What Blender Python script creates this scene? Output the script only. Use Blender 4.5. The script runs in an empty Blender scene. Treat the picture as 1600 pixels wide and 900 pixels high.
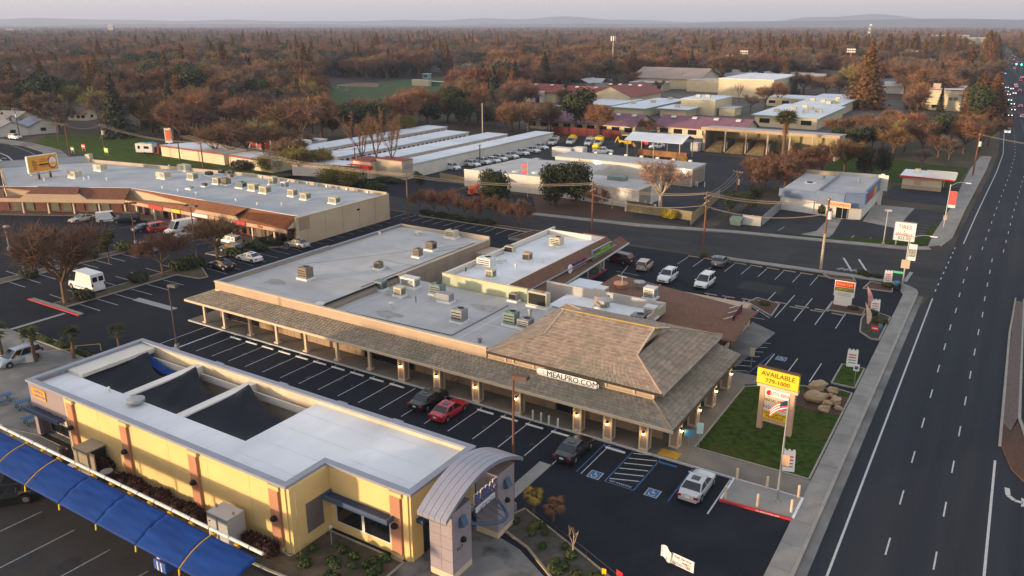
import bpy, math, random
from mathutils import Vector, Matrix
from math import sin, cos, pi, radians, sqrt, atan2
R = random.Random(11)
SC = bpy.context.scene
COL = SC.collection

# ------------------------------------------------------------------ camera, sky, sun, exposure
cam = bpy.data.cameras.new('camera'); co = bpy.data.objects.new('camera', cam); COL.objects.link(co)
co.location = (0,0,35.5); co.rotation_euler = (radians(90-18.31),0, radians(32.017))
cam.sensor_width = 36; cam.lens = 28.01; cam.clip_start = 0.5; cam.clip_end = 80000
SC.camera = co
SUN_DIR = Vector((-0.60,-0.80,0.0)).normalized()
SUN_EL = radians(4.2)
W = bpy.data.worlds.new('World'); SC.world = W; W.use_nodes = True
nt = W.node_tree; nt.nodes.clear()
sky = nt.nodes.new('ShaderNodeTexSky'); sky.sky_type = 'NISHITA'; sky.sun_disc = False
sky.sun_elevation = SUN_EL; sky.sun_rotation = atan2(SUN_DIR.x, SUN_DIR.y) % (2*pi)
sky.altitude = 30; sky.air_density = 1.0; sky.dust_density = 1.6; sky.ozone_density = 1.0
bg = nt.nodes.new('ShaderNodeBackground'); bg.inputs[1].default_value = 0.10
# a thin even veil of high haze over the whole sky: pale pink-grey, the same all round
veil = nt.nodes.new('ShaderNodeBackground'); veil.inputs[0].default_value = (0.62,0.59,0.645,1); veil.inputs[1].default_value = 0.325
add = nt.nodes.new('ShaderNodeAddShader'); out = nt.nodes.new('ShaderNodeOutputWorld')
nt.links.new(sky.outputs[0], bg.inputs[0]); nt.links.new(bg.outputs[0], add.inputs[0]); nt.links.new(veil.outputs[0], add.inputs[1])
nt.links.new(add.outputs[0], out.inputs[0])
sl = bpy.data.lights.new('sun', 'SUN'); sl.energy = 3.5; sl.angle = radians(2.5); sl.color = (1.0,0.73,0.48)
so = bpy.data.objects.new('sun', sl); COL.objects.link(so)
sd = SUN_DIR*cos(SUN_EL) + Vector((0,0, sin(SUN_EL)))
so.rotation_euler = sd.to_track_quat('Z', 'Y').to_euler(); so.location = (-60,-60,90)
SC.view_settings.view_transform = 'Standard'; SC.view_settings.look = 'None'
SC.view_settings.exposure = 1.39; SC.view_settings.gamma = 1.0
SC.render.engine = 'CYCLES'
SC.cycles.use_denoising = True
SC.cycles.max_bounces = 6; SC.cycles.diffuse_bounces = 3; SC.cycles.glossy_bounces = 2; SC.cycles.transmission_bounces = 3
SC.cycles.volume_bounces = 0; SC.cycles.transparent_max_bounces = 6
SC.cycles.caustics_reflective = False; SC.cycles.caustics_refractive = False

# ------------------------------------------------------------------ materials
MATS = {}
def mat(name, c, rough=.85, var=.12, scale=1.0, stretch=None, c2=None, c2amt=.5, c2scale=.15, bump=0, bscale=20, metal=0,
  spec=.3, coat=0, emit=None, es=0, rnd=0, brick=None, wave=None, isl=0):
 if name in MATS: return MATS[name]
 m = bpy.data.materials.new(name); m.use_nodes = True; MATS[name] = m
 n = m.node_tree.nodes; l = m.node_tree.links
 b = n['Principled BSDF']
 b.inputs['Roughness'].default_value = rough; b.inputs['Metallic'].default_value = metal
 b.inputs['Specular IOR Level'].default_value = spec
 if coat: b.inputs['Coat Weight'].default_value = coat; b.inputs['Coat Roughness'].default_value = .08
 m.diffuse_color = (*c, 1)
 tc = n.new('ShaderNodeTexCoord'); mp = n.new('ShaderNodeMapping'); l.new(tc.outputs['Object'], mp.inputs[0])
 if stretch: mp.inputs['Scale'].default_value = stretch
 cur = None
 def rgb(col):
  r = n.new('ShaderNodeRGB'); r.outputs[0].default_value = (*col, 1); return r.outputs[0]
 def mix(f, a, bb, mode='MIX'):
  x = n.new('ShaderNodeMix'); x.data_type = 'RGBA'; x.blend_type = mode
  if isinstance(f, float): x.inputs[0].default_value = f
  else: l.new(f, x.inputs[0])
  l.new(a, x.inputs[6]); l.new(bb, x.inputs[7]); return x.outputs[2]
 def noise(sc, det=4):
  x = n.new('ShaderNodeTexNoise'); x.inputs['Scale'].default_value = sc; x.inputs['Detail'].default_value = det
  l.new(mp.outputs[0], x.inputs['Vector']); return x.outputs['Fac']
 def ramp(f, a, bb):
  x = n.new('ShaderNodeMapRange'); x.inputs[1].default_value = a; x.inputs[2].default_value = bb; l.new(f, x.inputs[0]); return x.outputs[0]
 cur = rgb(c)
 if brick:
  # brick: (row width, row height, mortar colour, axis swizzle)
  br = n.new('ShaderNodeTexBrick'); br.inputs['Scale'].default_value = 1
  br.inputs['Brick Width'].default_value = brick[0]; br.inputs['Row Height'].default_value = brick[1]
  br.inputs['Mortar Size'].default_value = brick[3] if len(brick) > 3 else .015
  br.inputs['Color1'].default_value = (*[x*.82 for x in c], 1); br.inputs['Color2'].default_value = (*[min(1, x*1.2) for x in c], 1)
  br.inputs['Mortar'].default_value = (*brick[2], 1); br.inputs['Bias'].default_value = 0
  uv = n.new('ShaderNodeUVMap'); l.new(uv.outputs[0], br.inputs['Vector']); cur = br.outputs['Color']
 if var:
  f = ramp(noise(scale, 5),.3,.7)
  d = mix(1.0, cur, rgb((1-var,)*3), 'MULTIPLY'); u = mix(1.0, cur, rgb((1+var,)*3), 'MULTIPLY')
  cur = mix(f, d, u)
 if c2:
  f2 = ramp(noise(c2scale, 6),.5-.02,.5+c2amt*.3)
  cur = mix(f2, cur, rgb(c2))
 if wave:
  wv = n.new('ShaderNodeTexWave'); wv.bands_direction = wave[0]; wv.inputs['Scale'].default_value = wave[1]
  wv.inputs['Distortion'].default_value = wave[3] if len(wave) > 3 else 0
  l.new(tc.outputs['Object'], wv.inputs['Vector'])
  dk = mix(1.0, cur, rgb((1-wave[2],)*3), 'MULTIPLY'); cur = mix(wv.outputs['Fac'], dk, cur)
 if isl:
  ge = n.new('ShaderNodeNewGeometry'); mi = n.new('ShaderNodeMapRange'); mi.inputs[3].default_value = 1-isl; mi.inputs[4].default_value = 1+isl; l.new(ge.outputs['Random Per Island'], mi.inputs[0])
  hi = n.new('ShaderNodeHueSaturation'); l.new(mi.outputs[0], hi.inputs['Value']); l.new(cur, hi.inputs['Color']); cur = hi.outputs[0]
 if rnd:
  oi = n.new('ShaderNodeObjectInfo'); hs = n.new('ShaderNodeHueSaturation')
  mr = n.new('ShaderNodeMapRange'); mr.inputs[3].default_value = 1-rnd; mr.inputs[4].default_value = 1+rnd; l.new(oi.outputs['Random'], mr.inputs[0])
  mh = n.new('ShaderNodeMath'); mh.operation = 'MULTIPLY_ADD'; mh.inputs[1].default_value = 7.31; mh.inputs[2].default_value = .13; l.new(oi.outputs['Random'], mh.inputs[0])
  fr = n.new('ShaderNodeMath'); fr.operation = 'FRACT'; l.new(mh.outputs[0], fr.inputs[0])
  mm = n.new('ShaderNodeMapRange'); mm.inputs[3].default_value = .5-.014*rnd/.3; mm.inputs[4].default_value = .5+.026*rnd/.3; l.new(fr.outputs[0], mm.inputs[0])
  l.new(mr.outputs[0], hs.inputs['Value']); l.new(mm.outputs[0], hs.inputs['Hue']); l.new(cur, hs.inputs['Color']); cur = hs.outputs[0]
 l.new(cur, b.inputs['Base Color'])
 if bump:
  bp = n.new('ShaderNodeBump'); bp.inputs['Strength'].default_value = bump; bp.inputs['Distance'].default_value = .05
  l.new(noise(bscale, 6), bp.inputs['Height']); l.new(bp.outputs[0], b.inputs['Normal'])
 if emit:
  b.inputs['Emission Color'].default_value = (*emit, 1); b.inputs['Emission Strength'].default_value = es
 return m

asphalt_new = mat('asphalt_sealed', (.016,.019,.026),.9,.16,.35, c2=(.019,.021,.026), c2amt=.8, c2scale=.09, bump=.25, bscale=14, spec=.12)
asphalt_old = mat('asphalt_worn', (.046,.045,.045),.9,.18,.5, stretch=(.35,1,1), c2=(.032,.033,.037), c2amt=.7, c2scale=.12, bump=.25, bscale=14, spec=.12)
asphalt_yard = mat('asphalt_yard', (.034,.036,.042),.88,.18,.3, c2=(.052,.052,.055), c2amt=.9, c2scale=.06, bump=.2, bscale=12, spec=.12)
road_mat = mat('asphalt_road', (.029,.033,.041),.9,.14,.5, stretch=(1.1,.05,1), c2=(.047,.046,.046), c2amt=.8, c2scale=.32, bump=.25, bscale=16, spec=.12)
concrete = mat('concrete', (.27,.255,.23),.9,.14,.6, c2=(.17,.165,.155), c2amt=.9, c2scale=.22, bump=.15)
concrete_d = mat('concrete_dirty', (.20,.195,.18),.9,.2,.5, c2=(.085,.085,.083), c2amt=.8, c2scale=.16, bump=.15)
walk_brown = mat('walk_concrete_brown', (.20,.175,.14),.9,.14,.5, c2=(.13,.115,.09), c2amt=.9, c2scale=.3)
kerb_mat = mat('kerb_concrete', (.30,.28,.24),.9,.12,1)
kerb_tan = mat('kerb_tan', (.33,.26,.17),.9,.12,1)
red_paint = mat('red_paint', (.45,.03,.035),.6,.15,3)
white_paint = mat('white_paint', (.68,.68,.67),.7,.08,2)
line_paint = mat('line_paint', (.47,.48,.48),.8,.22,6)
line_worn = mat('line_paint_worn', (.27,.28,.29),.8,.3,5)
blue_paint = mat('blue_paint', (.04,.12,.27),.7,.2,5)
yellow_paint = mat('yellow_paint', (.55,.30,.03),.75,.15,4)
grass_m = mat('grass', (.036,.062,.010),.95,.45,1.7, spec=.05, c2=(.080,.068,.02), c2amt=1.1, c2scale=.22, bump=.6, bscale=9)
field_m = mat('field_grass', (.045,.085,.018),.95,.2,.25, c2=(.07,.085,.03), c2amt=.9, c2scale=.03)
bark_mulch = mat('bark_mulch', (.085,.045,.030),.95,.3,5, bump=.6, bscale=12)
litter = mat('leaf_litter', (.070,.052,.035),.95,.35,.12, c2=(.040,.050,.020), c2amt=.8, c2scale=.025)
dirt = mat('dirt', (.10,.075,.05),.95,.3,1.0, c2=(.04,.05,.018), c2amt=.9, c2scale=.35, bump=.4)
roof_white = mat('roof_white', (.74,.76,.77),.7,.07,.4, stretch=(1,.5,1), c2=(.50,.525,.54), c2amt=.9, c2scale=.2, bump=.06, bscale=3)
roof_stain = mat('roof_white_stained', (.72,.74,.76),.7,.08,.4, c2=(.42,.42,.41), c2amt=1.4, c2scale=.21, bump=.06, bscale=3)
roof_grey = mat('roof_grey', (.45,.445,.435),.9,.10,.35, c2=(.37,.36,.34), c2amt=1.0, c2scale=.12, bump=.1, bscale=6)
roof_blue = mat('roof_bluegrey', (.42,.44,.455),.9,.10,.3, c2=(.31,.325,.335), c2amt=1.0, c2scale=.11, bump=.08, bscale=5)
roof_metal = mat('roof_metal_white', (.66,.71,.75),.55,.06,.3, c2=(.5,.55,.6), c2amt=1.2, c2scale=.1)
stucco_tan = mat('stucco_tan', (.46,.34,.235),.9,.06,.7, c2=(.40,.29,.20), c2amt=1.2, c2scale=.25)
panel_tan = mat('panel_tan', (.36,.255,.165),.85,.08,1.2)
trim_cream = mat('trim_cream', (.60,.48,.34),.75,.06,2)
shingle = mat('shingle_taupe', (.35,.26,.19),.9,.22,1.6, c2=(.20,.20,.135), c2amt=1.0, c2scale=.35, isl=.13)
shingle2 = mat('shingle_canopy', (.275,.225,.165),.9,.22,1.6, c2=(.19,.175,.115), c2amt=.8, c2scale=.3, isl=.11)
hip_cap = mat('hip_cap', (.36,.26,.18),.9,.12,2)
yellow_wall = mat('stucco_yellow', (.74,.525,.22),.88,.07,.6, c2=(.62,.45,.19), c2amt=1.2, c2scale=.3)
orange_pil = mat('stucco_orange', (.44,.215,.125),.88,.08,.8)
cap_blue = mat('coping_bluegrey', (.26,.28,.33),.6,.06,1)
lav_wall = mat('stucco_lavender', (.29,.235,.24),.88,.06,.8)
lav_tile = mat('tile_lavender', (.30,.255,.27),.75,.08,.8)
arch_metal = mat('arch_metal', (.33,.33,.38),.45,.08,.6, metal=.35)
steel_blue = mat('steel_blue', (.065,.10,.17),.5,.1,2)
navy = mat('navy', (.03,.045,.10),.6,.1,2)
black_cloth = mat('shade_cloth_black', (.011,.013,.022),.85,.15,.5, stretch=(1,3,1))
blue_cloth = mat('canvas_blue', (.007,.042,.19),.75,.2,.8, stretch=(.5,1.6,1), bump=.55, bscale=1.6, spec=.15)
glass_dark = mat('glass_dark', (.012,.014,.018),.06,.1,1, spec=.6)
glass_car = mat('car_glass', (.012,.016,.022),.05,.05,1, spec=.7)
glass_pale = mat('glass_pale', (.16,.17,.13),.2,.2,.7, spec=.5)
brown_tile = mat('roof_tile_brown', (.165,.068,.040),.9,.2,1.5, c2=(.12,.052,.035), c2amt=1.2, c2scale=.5)
orange_tile = mat('roof_tile_rust', (.235,.092,.038),.9,.2,1.5, c2=(.17,.065,.035), c2amt=1.2, c2scale=.4)
brown_shingle = mat('roof_shingle_brown', (.17,.088,.055),.95,.25,4, c2=(.13,.066,.042), c2amt=1.2, c2scale=.6)
green_wall = mat('stucco_pale_green', (.50,.52,.34),.9,.06,.6, c2=(.45,.44,.28), c2amt=1.2, c2scale=.3)
white_wall = mat('wall_white', (.66,.62,.55),.9,.06,.6, c2=(.58,.54,.47), c2amt=1.2, c2scale=.25)
cream_wall = mat('wall_cream', (.62,.53,.36),.9,.06,.5, c2=(.56,.47,.31), c2amt=1.2, c2scale=.2)
beige_wall = mat('wall_beige', (.46,.38,.28),.9,.08,.5, c2=(.40,.33,.24), c2amt=1.2, c2scale=.2)
tan_wall = mat('wall_tan', (.33,.27,.215),.9,.08,.5, c2=(.29,.235,.185), c2amt=1.2, c2scale=.2)
brick_red = mat('wall_brick_red', (.16,.072,.055),.9,.2,2.0)
door_red = mat('door_red', (.42,.045,.05),.6,.1,1)
wood_brown = mat('wood_brown', (.13,.065,.035),.9,.2,3)
wood_red = mat('wood_red', (.17,.035,.028),.9,.15,2)
pole_wood = mat('pole_wood', (.17,.075,.045),.9,.25,2, stretch=(1,1,.2))
galv = mat('galvanised', (.38,.38,.38),.5,.1,2, metal=.6)
pole_dark = mat('pole_dark', (.07,.055,.05),.6,.1,2)
pole_grey = mat('pole_grey', (.36,.33,.30),.7,.1,2)
hvac_beige = mat('hvac_beige', (.50,.46,.33),.7,.1,2)
hvac_grey = mat('hvac_grey', (.26,.26,.27),.6,.1,2)
hvac_brown = mat('hvac_brown', (.20,.165,.12),.7,.12,2)
hvac_green = mat('hvac_green', (.17,.23,.20),.65,.1,2)
hvac_white = mat('hvac_white', (.60,.60,.57),.7,.08,2)
dark_grille = mat('dark_grille', (.03,.03,.03),.7,.2,4)
black = mat('black_matte', (.012,.012,.013),.7,.1,2)
rubber = mat('rubber', (.016,.016,.017),.85,.1,4)
chrome = mat('rim_metal', (.42,.42,.43),.35,.05,2, metal=.8)
purple_roof = mat('roof_purple', (.195,.095,.125),.8,.12,.5, stretch=(2.5,.3,1))
red_roof = mat('roof_red', (.26,.075,.065),.85,.15,.7)
teal_trim = mat('teal_trim', (.24,.36,.36),.7,.08,1)
blue_siding = mat('siding_blue', (.155,.215,.33),.75,.1,.6, wave=('X', 1.6,.18))
orange_pl = mat('orange_plastic', (.75,.16,.06),.6,.1,2)
sign_white = mat('sign_white', (.75,.74,.70),.6,.04,1)
sign_yellow = mat('sign_yellow', (.86,.55,.02),.6,.04,1)
sign_red = mat('sign_red', (.62,.03,.035),.6,.05,1)
sign_blue = mat('sign_blue', (.03,.09,.33),.6,.05,1)
sign_cyan = mat('sign_cyan', (.06,.25,.42),.6,.05,1)
sign_green = mat('sign_green', (.09,.15,.03),.6,.05,1)
sign_lime = mat('sign_lime', (.42,.60,.03),.6,.05,1)
sign_orange = mat('sign_orange', (.80,.36,.03),.6,.05,1)
letter_black = mat('letter_black', (.015,.015,.02),.6,0)
letter_brown = mat('letter_brown', (.14,.05,.02),.6,0)
letter_purple = mat('letter_purple', (.15,.02,.09),.6,0)
lamp_warm = mat('lamp_warm', (.9,.7,.4),.5,0, emit=(1,.62,.22), es=9)
head_on = mat('headlight_lit', (.9,.9,.85),.3,0, emit=(1,.93,.82), es=2.6)
tail_on = mat('taillight_lit', (.5,.02,.02),.3,0, emit=(1,.05,.06), es=2.5)
green_on = mat('signal_green_lit', (.05,.5,.3),.3,0, emit=(.05,1,.55), es=20)
lens_clear = mat('lens_clear', (.45,.46,.47),.15,0, spec=.6)
lens_red = mat('lens_red', (.25,.012,.015),.2,0, spec=.6)
rock_m = mat('rock', (.40,.275,.165),.9,.22,.9, c2=(.27,.20,.14), c2amt=1, c2scale=.8, bump=.7, bscale=3)
bark = mat('bark', (.12,.072,.048),.95,.2,2, rnd=.15)
bark_pale = mat('bark_pale', (.42,.33,.25),.95,.2,2)
twig_brown = mat('twigs_brown', (.19,.105,.062),.95,0, rnd=.22)
twig_rust = mat('twigs_rust', (.245,.118,.060),.95,0, rnd=.22)
twig_grey = mat('twigs_grey', (.155,.115,.090),.95,0, rnd=.22)
twig_redbrown = mat('twigs_redbrown', (.17,.088,.056),.95,0, rnd=.15)
twig_olive = mat('twigs_olive', (.25,.20,.055),.95,0, rnd=.22)
leaf_dark = mat('leaves_dark', (.040,.050,.018),.9,0, rnd=.28)
leaf_bush = mat('leaves_bush', (.042,.038,.022),.9,0, rnd=.25)
leaf_olive = mat('leaves_olive', (.165,.13,.022),.9,0, rnd=.22)
leaf_redwood = mat('leaves_redwood', (.14,.070,.022),.9,0, rnd=.24)
leaf_conifer = mat('leaves_conifer', (.040,.042,.022),.9,0, rnd=.25)
leaf_palm = mat('leaves_palm', (.075,.085,.030),.8,0, rnd=.2)
leaf_dead = mat('leaves_dead', (.27,.13,.05),.9,0, rnd=.2)
blossom = mat('blossom', (.42,.40,.34),.9,0, rnd=.12)
leaf_maroon = mat('leaves_maroon', (.042,.019,.015),.9,0, rnd=.25)
grass_tuft = mat('grass_tufts', (.060,.082,.024),.9,0, rnd=.2)
skin = mat('skin', (.40,.22,.15),.7,0)
denim = mat('denim', (.03,.05,.11),.9,.1,5)
hill_m = mat('hill', (.11,.10,.08),.95,.25,.0012)
haze_m = None

# ------------------------------------------------------------------ mesh builder and naming
ORI = {}
ORD = ('first', 'second', 'third', 'fourth', 'fifth', 'sixth', 'seventh', 'eighth', 'ninth', 'tenth', 'eleventh', 'twelfth')
class MB:
 def __init__(s): s.v = []; s.f = []; s.uv = {}
 def quad(s, a, b, c, d):
  i = len(s.v); s.v += [a, b, c, d]; s.f.append((i, i+1, i+2, i+3)); return s
 def tri(s, a, b, c):
  i = len(s.v); s.v += [a, b, c]; s.f.append((i, i+1, i+2)); return s
 def poly(s, pts, z=None):
  i = len(s.v); s.v += [(p[0], p[1], p[2] if z is None else z) for p in pts]; s.f.append(tuple(range(i, i+len(pts)))); return s
 def box(s, x0, x1, y0, y1, z0, z1):
  i = len(s.v)
  s.v += [(x0, y0, z0),(x1, y0, z0),(x1, y1, z0),(x0, y1, z0),(x0, y0, z1),(x1, y0, z1),(x1, y1, z1),(x0, y1, z1)]
  s.f += [(i, i+3, i+2, i+1),(i+4, i+5, i+6, i+7),(i, i+1, i+5, i+4),(i+1, i+2, i+6, i+5),(i+2, i+3, i+7, i+6),(i+3, i, i+4, i+7)]
  return s
 def cbox(s, cx, cy, z0, lx, ly, lz, rz=0):
  i = len(s.v); c, q = cos(rz), sin(rz)
  for z in (z0, z0+lz):
   for x, y in ((-lx/2,-ly/2),(lx/2,-ly/2),(lx/2, ly/2),(-lx/2, ly/2)):
    s.v.append((cx+x*c-y*q, cy+x*q+y*c, z))
  s.f += [(i, i+3, i+2, i+1),(i+4, i+5, i+6, i+7),(i, i+1, i+5, i+4),(i+1, i+2, i+6, i+5),(i+2, i+3, i+7, i+6),(i+3, i, i+4, i+7)]
  return s
 def prism(s, poly, z0, z1, bottom=True):
  a = sum(poly[k][0]*poly[(k+1) % len(poly)][1]-poly[(k+1) % len(poly)][0]*poly[k][1] for k in range(len(poly)))
  if a < 0: poly = list(reversed(poly))
  n = len(poly); i = len(s.v)
  s.v += [(p[0], p[1], z0) for p in poly]+[(p[0], p[1], z1) for p in poly]
  s.f.append(tuple(range(i+n, i+2*n)))
  if bottom: s.f.append(tuple(range(i+n-1, i-1,-1)))
  for k in range(n):
   j = (k+1) % n; s.f.append((i+k, i+j, i+n+j, i+n+k))
  return s
 def hexa(s, p):  # 8 points: bottom 4 then top 4
  i = len(s.v); s.v += list(p)
  s.f += [(i, i+3, i+2, i+1),(i+4, i+5, i+6, i+7),(i, i+1, i+5, i+4),(i+1, i+2, i+6, i+5),(i+2, i+3, i+7, i+6),(i+3, i, i+4, i+7)]
  return s
 def slab(s, a, b, c, d, t):  # thick sheet: quad pushed down by t
  return s.hexa([(p[0], p[1], p[2]-t) for p in (a, b, c, d)]+[tuple(p) for p in (a, b, c, d)])
 def tube(s, p, q, r0, r1=None, n=6, cap=True):
  r1 = r0 if r1 is None else r1
  p = Vector(p); q = Vector(q); d = q-p
  if d.length < 1e-6: return s
  d.normalize(); a = d.cross(Vector((0,0,1)))
  if a.length < .01: a = Vector((1,0,0))
  a.normalize(); b = d.cross(a); i = len(s.v)
  for c, r in ((p, r0),(q, r1)):
   for k in range(n):
    t = 2*pi*k/n; s.v.append(tuple(c+a*(r*cos(t))+b*(r*sin(t))))
  for k in range(n):
   j = (k+1) % n; s.f.append((i+k, i+j, i+n+j, i+n+k))
  if cap: s.f.append(tuple(range(i+n-1, i-1,-1))); s.f.append(tuple(range(i+n, i+2*n)))
  return s
 def cyl(s, x, y, z0, z1, r, n=12, r1=None): return s.tube((x, y, z0),(x, y, z1), r, r1, n)
 def path(s, pts, r, n=6):
  for a, b in zip(pts[:-1], pts[1:]): s.tube(a, b, r, r, n)
  return s
 def lathe(s, cx, cy, prof, n=12):
  i = len(s.v)
  for r, z in prof:
   for k in range(n): s.v.append((cx+r*cos(2*pi*k/n), cy+r*sin(2*pi*k/n), z))
  for j in range(len(prof)-1):
   for k in range(n):
    m = (k+1) % n; s.f.append((i+j*n+k, i+j*n+m, i+(j+1)*n+m, i+(j+1)*n+k))
  s.f.append(tuple(range(i+(len(prof)-1)*n, i+len(prof)*n))); return s
 def blob(s, c, rx, ry, rz, rnd=.15, nu=10, nv=6, seed=0):
  rr = random.Random(seed); i = len(s.v)
  for a in range(nv+1):
   for b in range(nu):
    th = pi*a/nv; ph = 2*pi*b/nu; k = 1+rr.uniform(-rnd, rnd)
    if a in (0, nv): k = 1
    s.v.append((c[0]+rx*k*sin(th)*cos(ph), c[1]+ry*k*sin(th)*sin(ph), c[2]+rz*k*cos(th)))
  for a in range(nv):
   for b in range(nu):
    d = (b+1) % nu; s.f.append((i+a*nu+b, i+(a+1)*nu+b, i+(a+1)*nu+d, i+a*nu+d))
  return s
 def mesh(s, name, off=(0,0,0)):
  me = bpy.data.meshes.new(name)
  if any(off): s.v = [(x-off[0], y-off[1], z-off[2]) for x, y, z in s.v]
  me.from_pydata(s.v, [], s.f); me.update(); return me
 def build(s, name, m, par=None, local=False, bevel=0, smooth=False, label=None, kind=None, seg=1):
  off = ORI.get(par.name, (0,0,0)) if par is not None and not local else (0,0,0)
  if smooth:
   ix = {}; mp = []; nv = []
   for q in s.v:
    k = tuple(round(c, 4) for c in q)
    if k not in ix: ix[k] = len(nv); nv.append(q)
    mp.append(ix[k])
   s.f = [t for t in (tuple(dict.fromkeys(mp[i] for i in f)) for f in s.f) if len(t) > 2]; s.v = nv
  me = s.mesh(name, off); me.materials.append(m)
  if smooth: me.polygons.foreach_set('use_smooth', [True]*len(me.polygons))
  return link(name, me, par, off, bevel, label, kind, seg)
def link(name, me, par=None, off=(0,0,0), bevel=0, label=None, kind=None, seg=1):
 o = bpy.data.objects.new(name, me); COL.objects.link(o)
 if par is not None: o.parent = par; ORI[o.name] = off
 if bevel:
  b = o.modifiers.new('bevel', 'BEVEL'); b.width = bevel; b.segments = seg; b.limit_method = 'ANGLE'; b.angle_limit = radians(40)
 if label: o['label'] = label
 if kind: o['kind'] = kind
 return o
def thing(name, label, cat, loc=(0,0,0), group=None, rz=0):
 o = bpy.data.objects.new(name, None); COL.objects.link(o); o.empty_display_size = .2
 if len(loc) == 2: loc = (loc[0], loc[1], 0)
 o.location = loc; o.rotation_euler = (0,0, rz); o['label'] = label; o['category'] = cat
 if group: o['group'] = group
 ORI[o.name] = tuple(loc); return o
def tag(o, label, cat, group=None):
 o['label'] = label; o['category'] = cat
 if group: o['group'] = group
 return o
def struct(name, mb, m):
 o = mb.build(name, m); o['kind'] = 'structure'; ORI[o.name] = (0,0,0); return o
def kids(o): return [c for c in o.children]
def copy_tree(o, par=None, loc=None, rz=None, sc=None, label=None, group=None, swap=None, lk=True):
 c = o.copy(); COL.objects.link(c)
 if par is not None: c.parent = par
 if loc is not None: c.location = loc if len(loc) == 3 else (loc[0], loc[1], 0)
 if rz is not None: c.rotation_euler = (0,0, rz)
 if sc is not None: c.scale = sc if not isinstance(sc, (int, float)) else (sc, sc, sc)
 if label: c['label'] = label
 if group: c['group'] = group
 if swap and o.type == 'MESH' and o.data.materials and o.data.materials[0] and o.data.materials[0].name in swap:
  c.material_slots[0].link = 'OBJECT'; c.material_slots[0].material = swap[o.data.materials[0].name]
 for ch in KID.get(o.name, ()): copy_tree(ch, c, swap=swap)
 return c
KID = {}
def proto(o):  # remember the tree, take it out of the scene: only copies are placed
 def walk(x):
  KID[x.name] = list(x.children)
  for c in x.children: walk(c)
  COL.objects.unlink(x)
 walk(o); return o
def text(body, m, par, loc, rot, size, ext=.02, align='CENTER', name='lettering', sx=1.0, bold=0.0):
 cu = bpy.data.curves.new(name, 'FONT'); cu.body = body; cu.size = size; cu.extrude = ext; cu.align_x = align; cu.align_y = 'CENTER'
 cu.resolution_u = 2
 tmp = bpy.data.objects.new(name, cu); me = bpy.data.meshes.new_from_object(tmp); bpy.data.objects.remove(tmp); me.materials.clear(); me.materials.append(m)
 o = bpy.data.objects.new(name, me); COL.objects.link(o)
 off = ORI.get(par.name, (0,0,0)) if par is not None else (0,0,0)
 o.location = (loc[0]-off[0], loc[1]-off[1], loc[2]-off[2]); o.rotation_euler = rot; o.scale = (sx, 1,1)
 if par is not None: o.parent = par
 return o
FACE_S = (pi/2,0,0)          # lettering that faces -Y
FACE_E = (pi/2,0, pi/2)       # lettering that faces +X
FLAT = (0,0,0)


# ------------------------------------------------------------------ ground, roads, pavements, painted markings
struct('ground', MB().quad((-14500,-3000,-.03),(14500,-3000,-.03),(14500,14500,-.03),(-14500,14500,-.03)), litter)
def sheet(name, pts, z, m): return struct(name, MB().poly(pts, z), m)
def strip(mb, a, b, w, z):
 a = Vector((a[0], a[1], 0)); b = Vector((b[0], b[1], 0)); d = (b-a).normalized(); n = Vector((-d.y, d.x, 0))*w/2
 return mb.quad((a.x-n.x, a.y-n.y, z),(b.x-n.x, b.y-n.y, z),(b.x+n.x, b.y+n.y, z),(a.x+n.x, a.y+n.y, z))
def mark(par, a, b, w=.1, z=.008, m=line_paint, name='painted_line'):
 return strip(MB(), a, b, w, z).build(name, m, par)

# main road: left edge bends gently far out
LE = [(-7.0,-40),(-7.0,112),(-5.9,121),(-5.9,142),(-5.6,150),(-5.0,180),(-3.6,235),(-3.2,270),(-4.6,330),(-8,420),(-15,560),(-26,760),(-45,1050),(-78,1500),(-140,2300)]
def edge(y, off=0):
 for (x0, y0),(x1, y1) in zip(LE[:-1], LE[1:]):
  if y0 <= y <= y1: return x0+(x1-x0)*(y-y0)/(y1-y0)+off
 return LE[-1][0]+off
road = sheet('main_road', LE+[(x+29, y) for x, y in reversed(LE)], 0.0, road_mat)
for y0 in [54.15+7.32*k-7.32*3 for k in range(52)]:
 for x in (-2.82,.22):
  sh = edge(y0,7.0)
  if 118 < y0 < 146: sh = 0
  mark(road, (x+sh, y0),(x+sh, y0+2.3),.11)
mark(road, (-5.83,20),(-5.83,117.5),.16, name='edge_line')
ys = [152,180,235,270,330,420,560,760]
for a, b in zip(ys[:-1], ys[1:]): mark(road, (edge(a, 1.2), a),(edge(b, 1.2), b),.16, name='edge_line')
for k in range(9): mark(road, (-5.85+.1*k*.6,121+k*3.3),(-5.85+.1*(k+.3)*.6,122.2+k*3.3),.14)
mark(road, (3.2,22),(3.2,73),.18, name='lane_line')
am = MB()
for a, b in (((4.2,68.6),(4.3,67.4)),((4.3,67.4),(4.75,66.85)),((4.75,66.85),(5.3,66.8))): strip(am, a, b, .36,.009)
am.tri((5.2,66.1,.009),(6.0,66.85,.009),(5.2,67.6,.009)); am.build('turn_arrow', line_paint, road)
MED = [(3.35,80),(3.35,108),(3.8,124),(4.5,124),(4.55,108),(4.6,84),(5.6,76),(8.2,70),(8.2,66)]
md = struct('median', MB().prism([(3.5,81),(3.7,122),(4.7,122),(4.7,83),(4.2,79.4)], 0,.14), mat('pavers_brown', (.12,.09,.08),.9,.2,4))
MB().prism([(3.32,76),(3.32,108),(3.7,123.4),(3.85,123.4),(3.55,108),(3.55,76)], 0,.16).build('kerb', kerb_mat, md)
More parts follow.
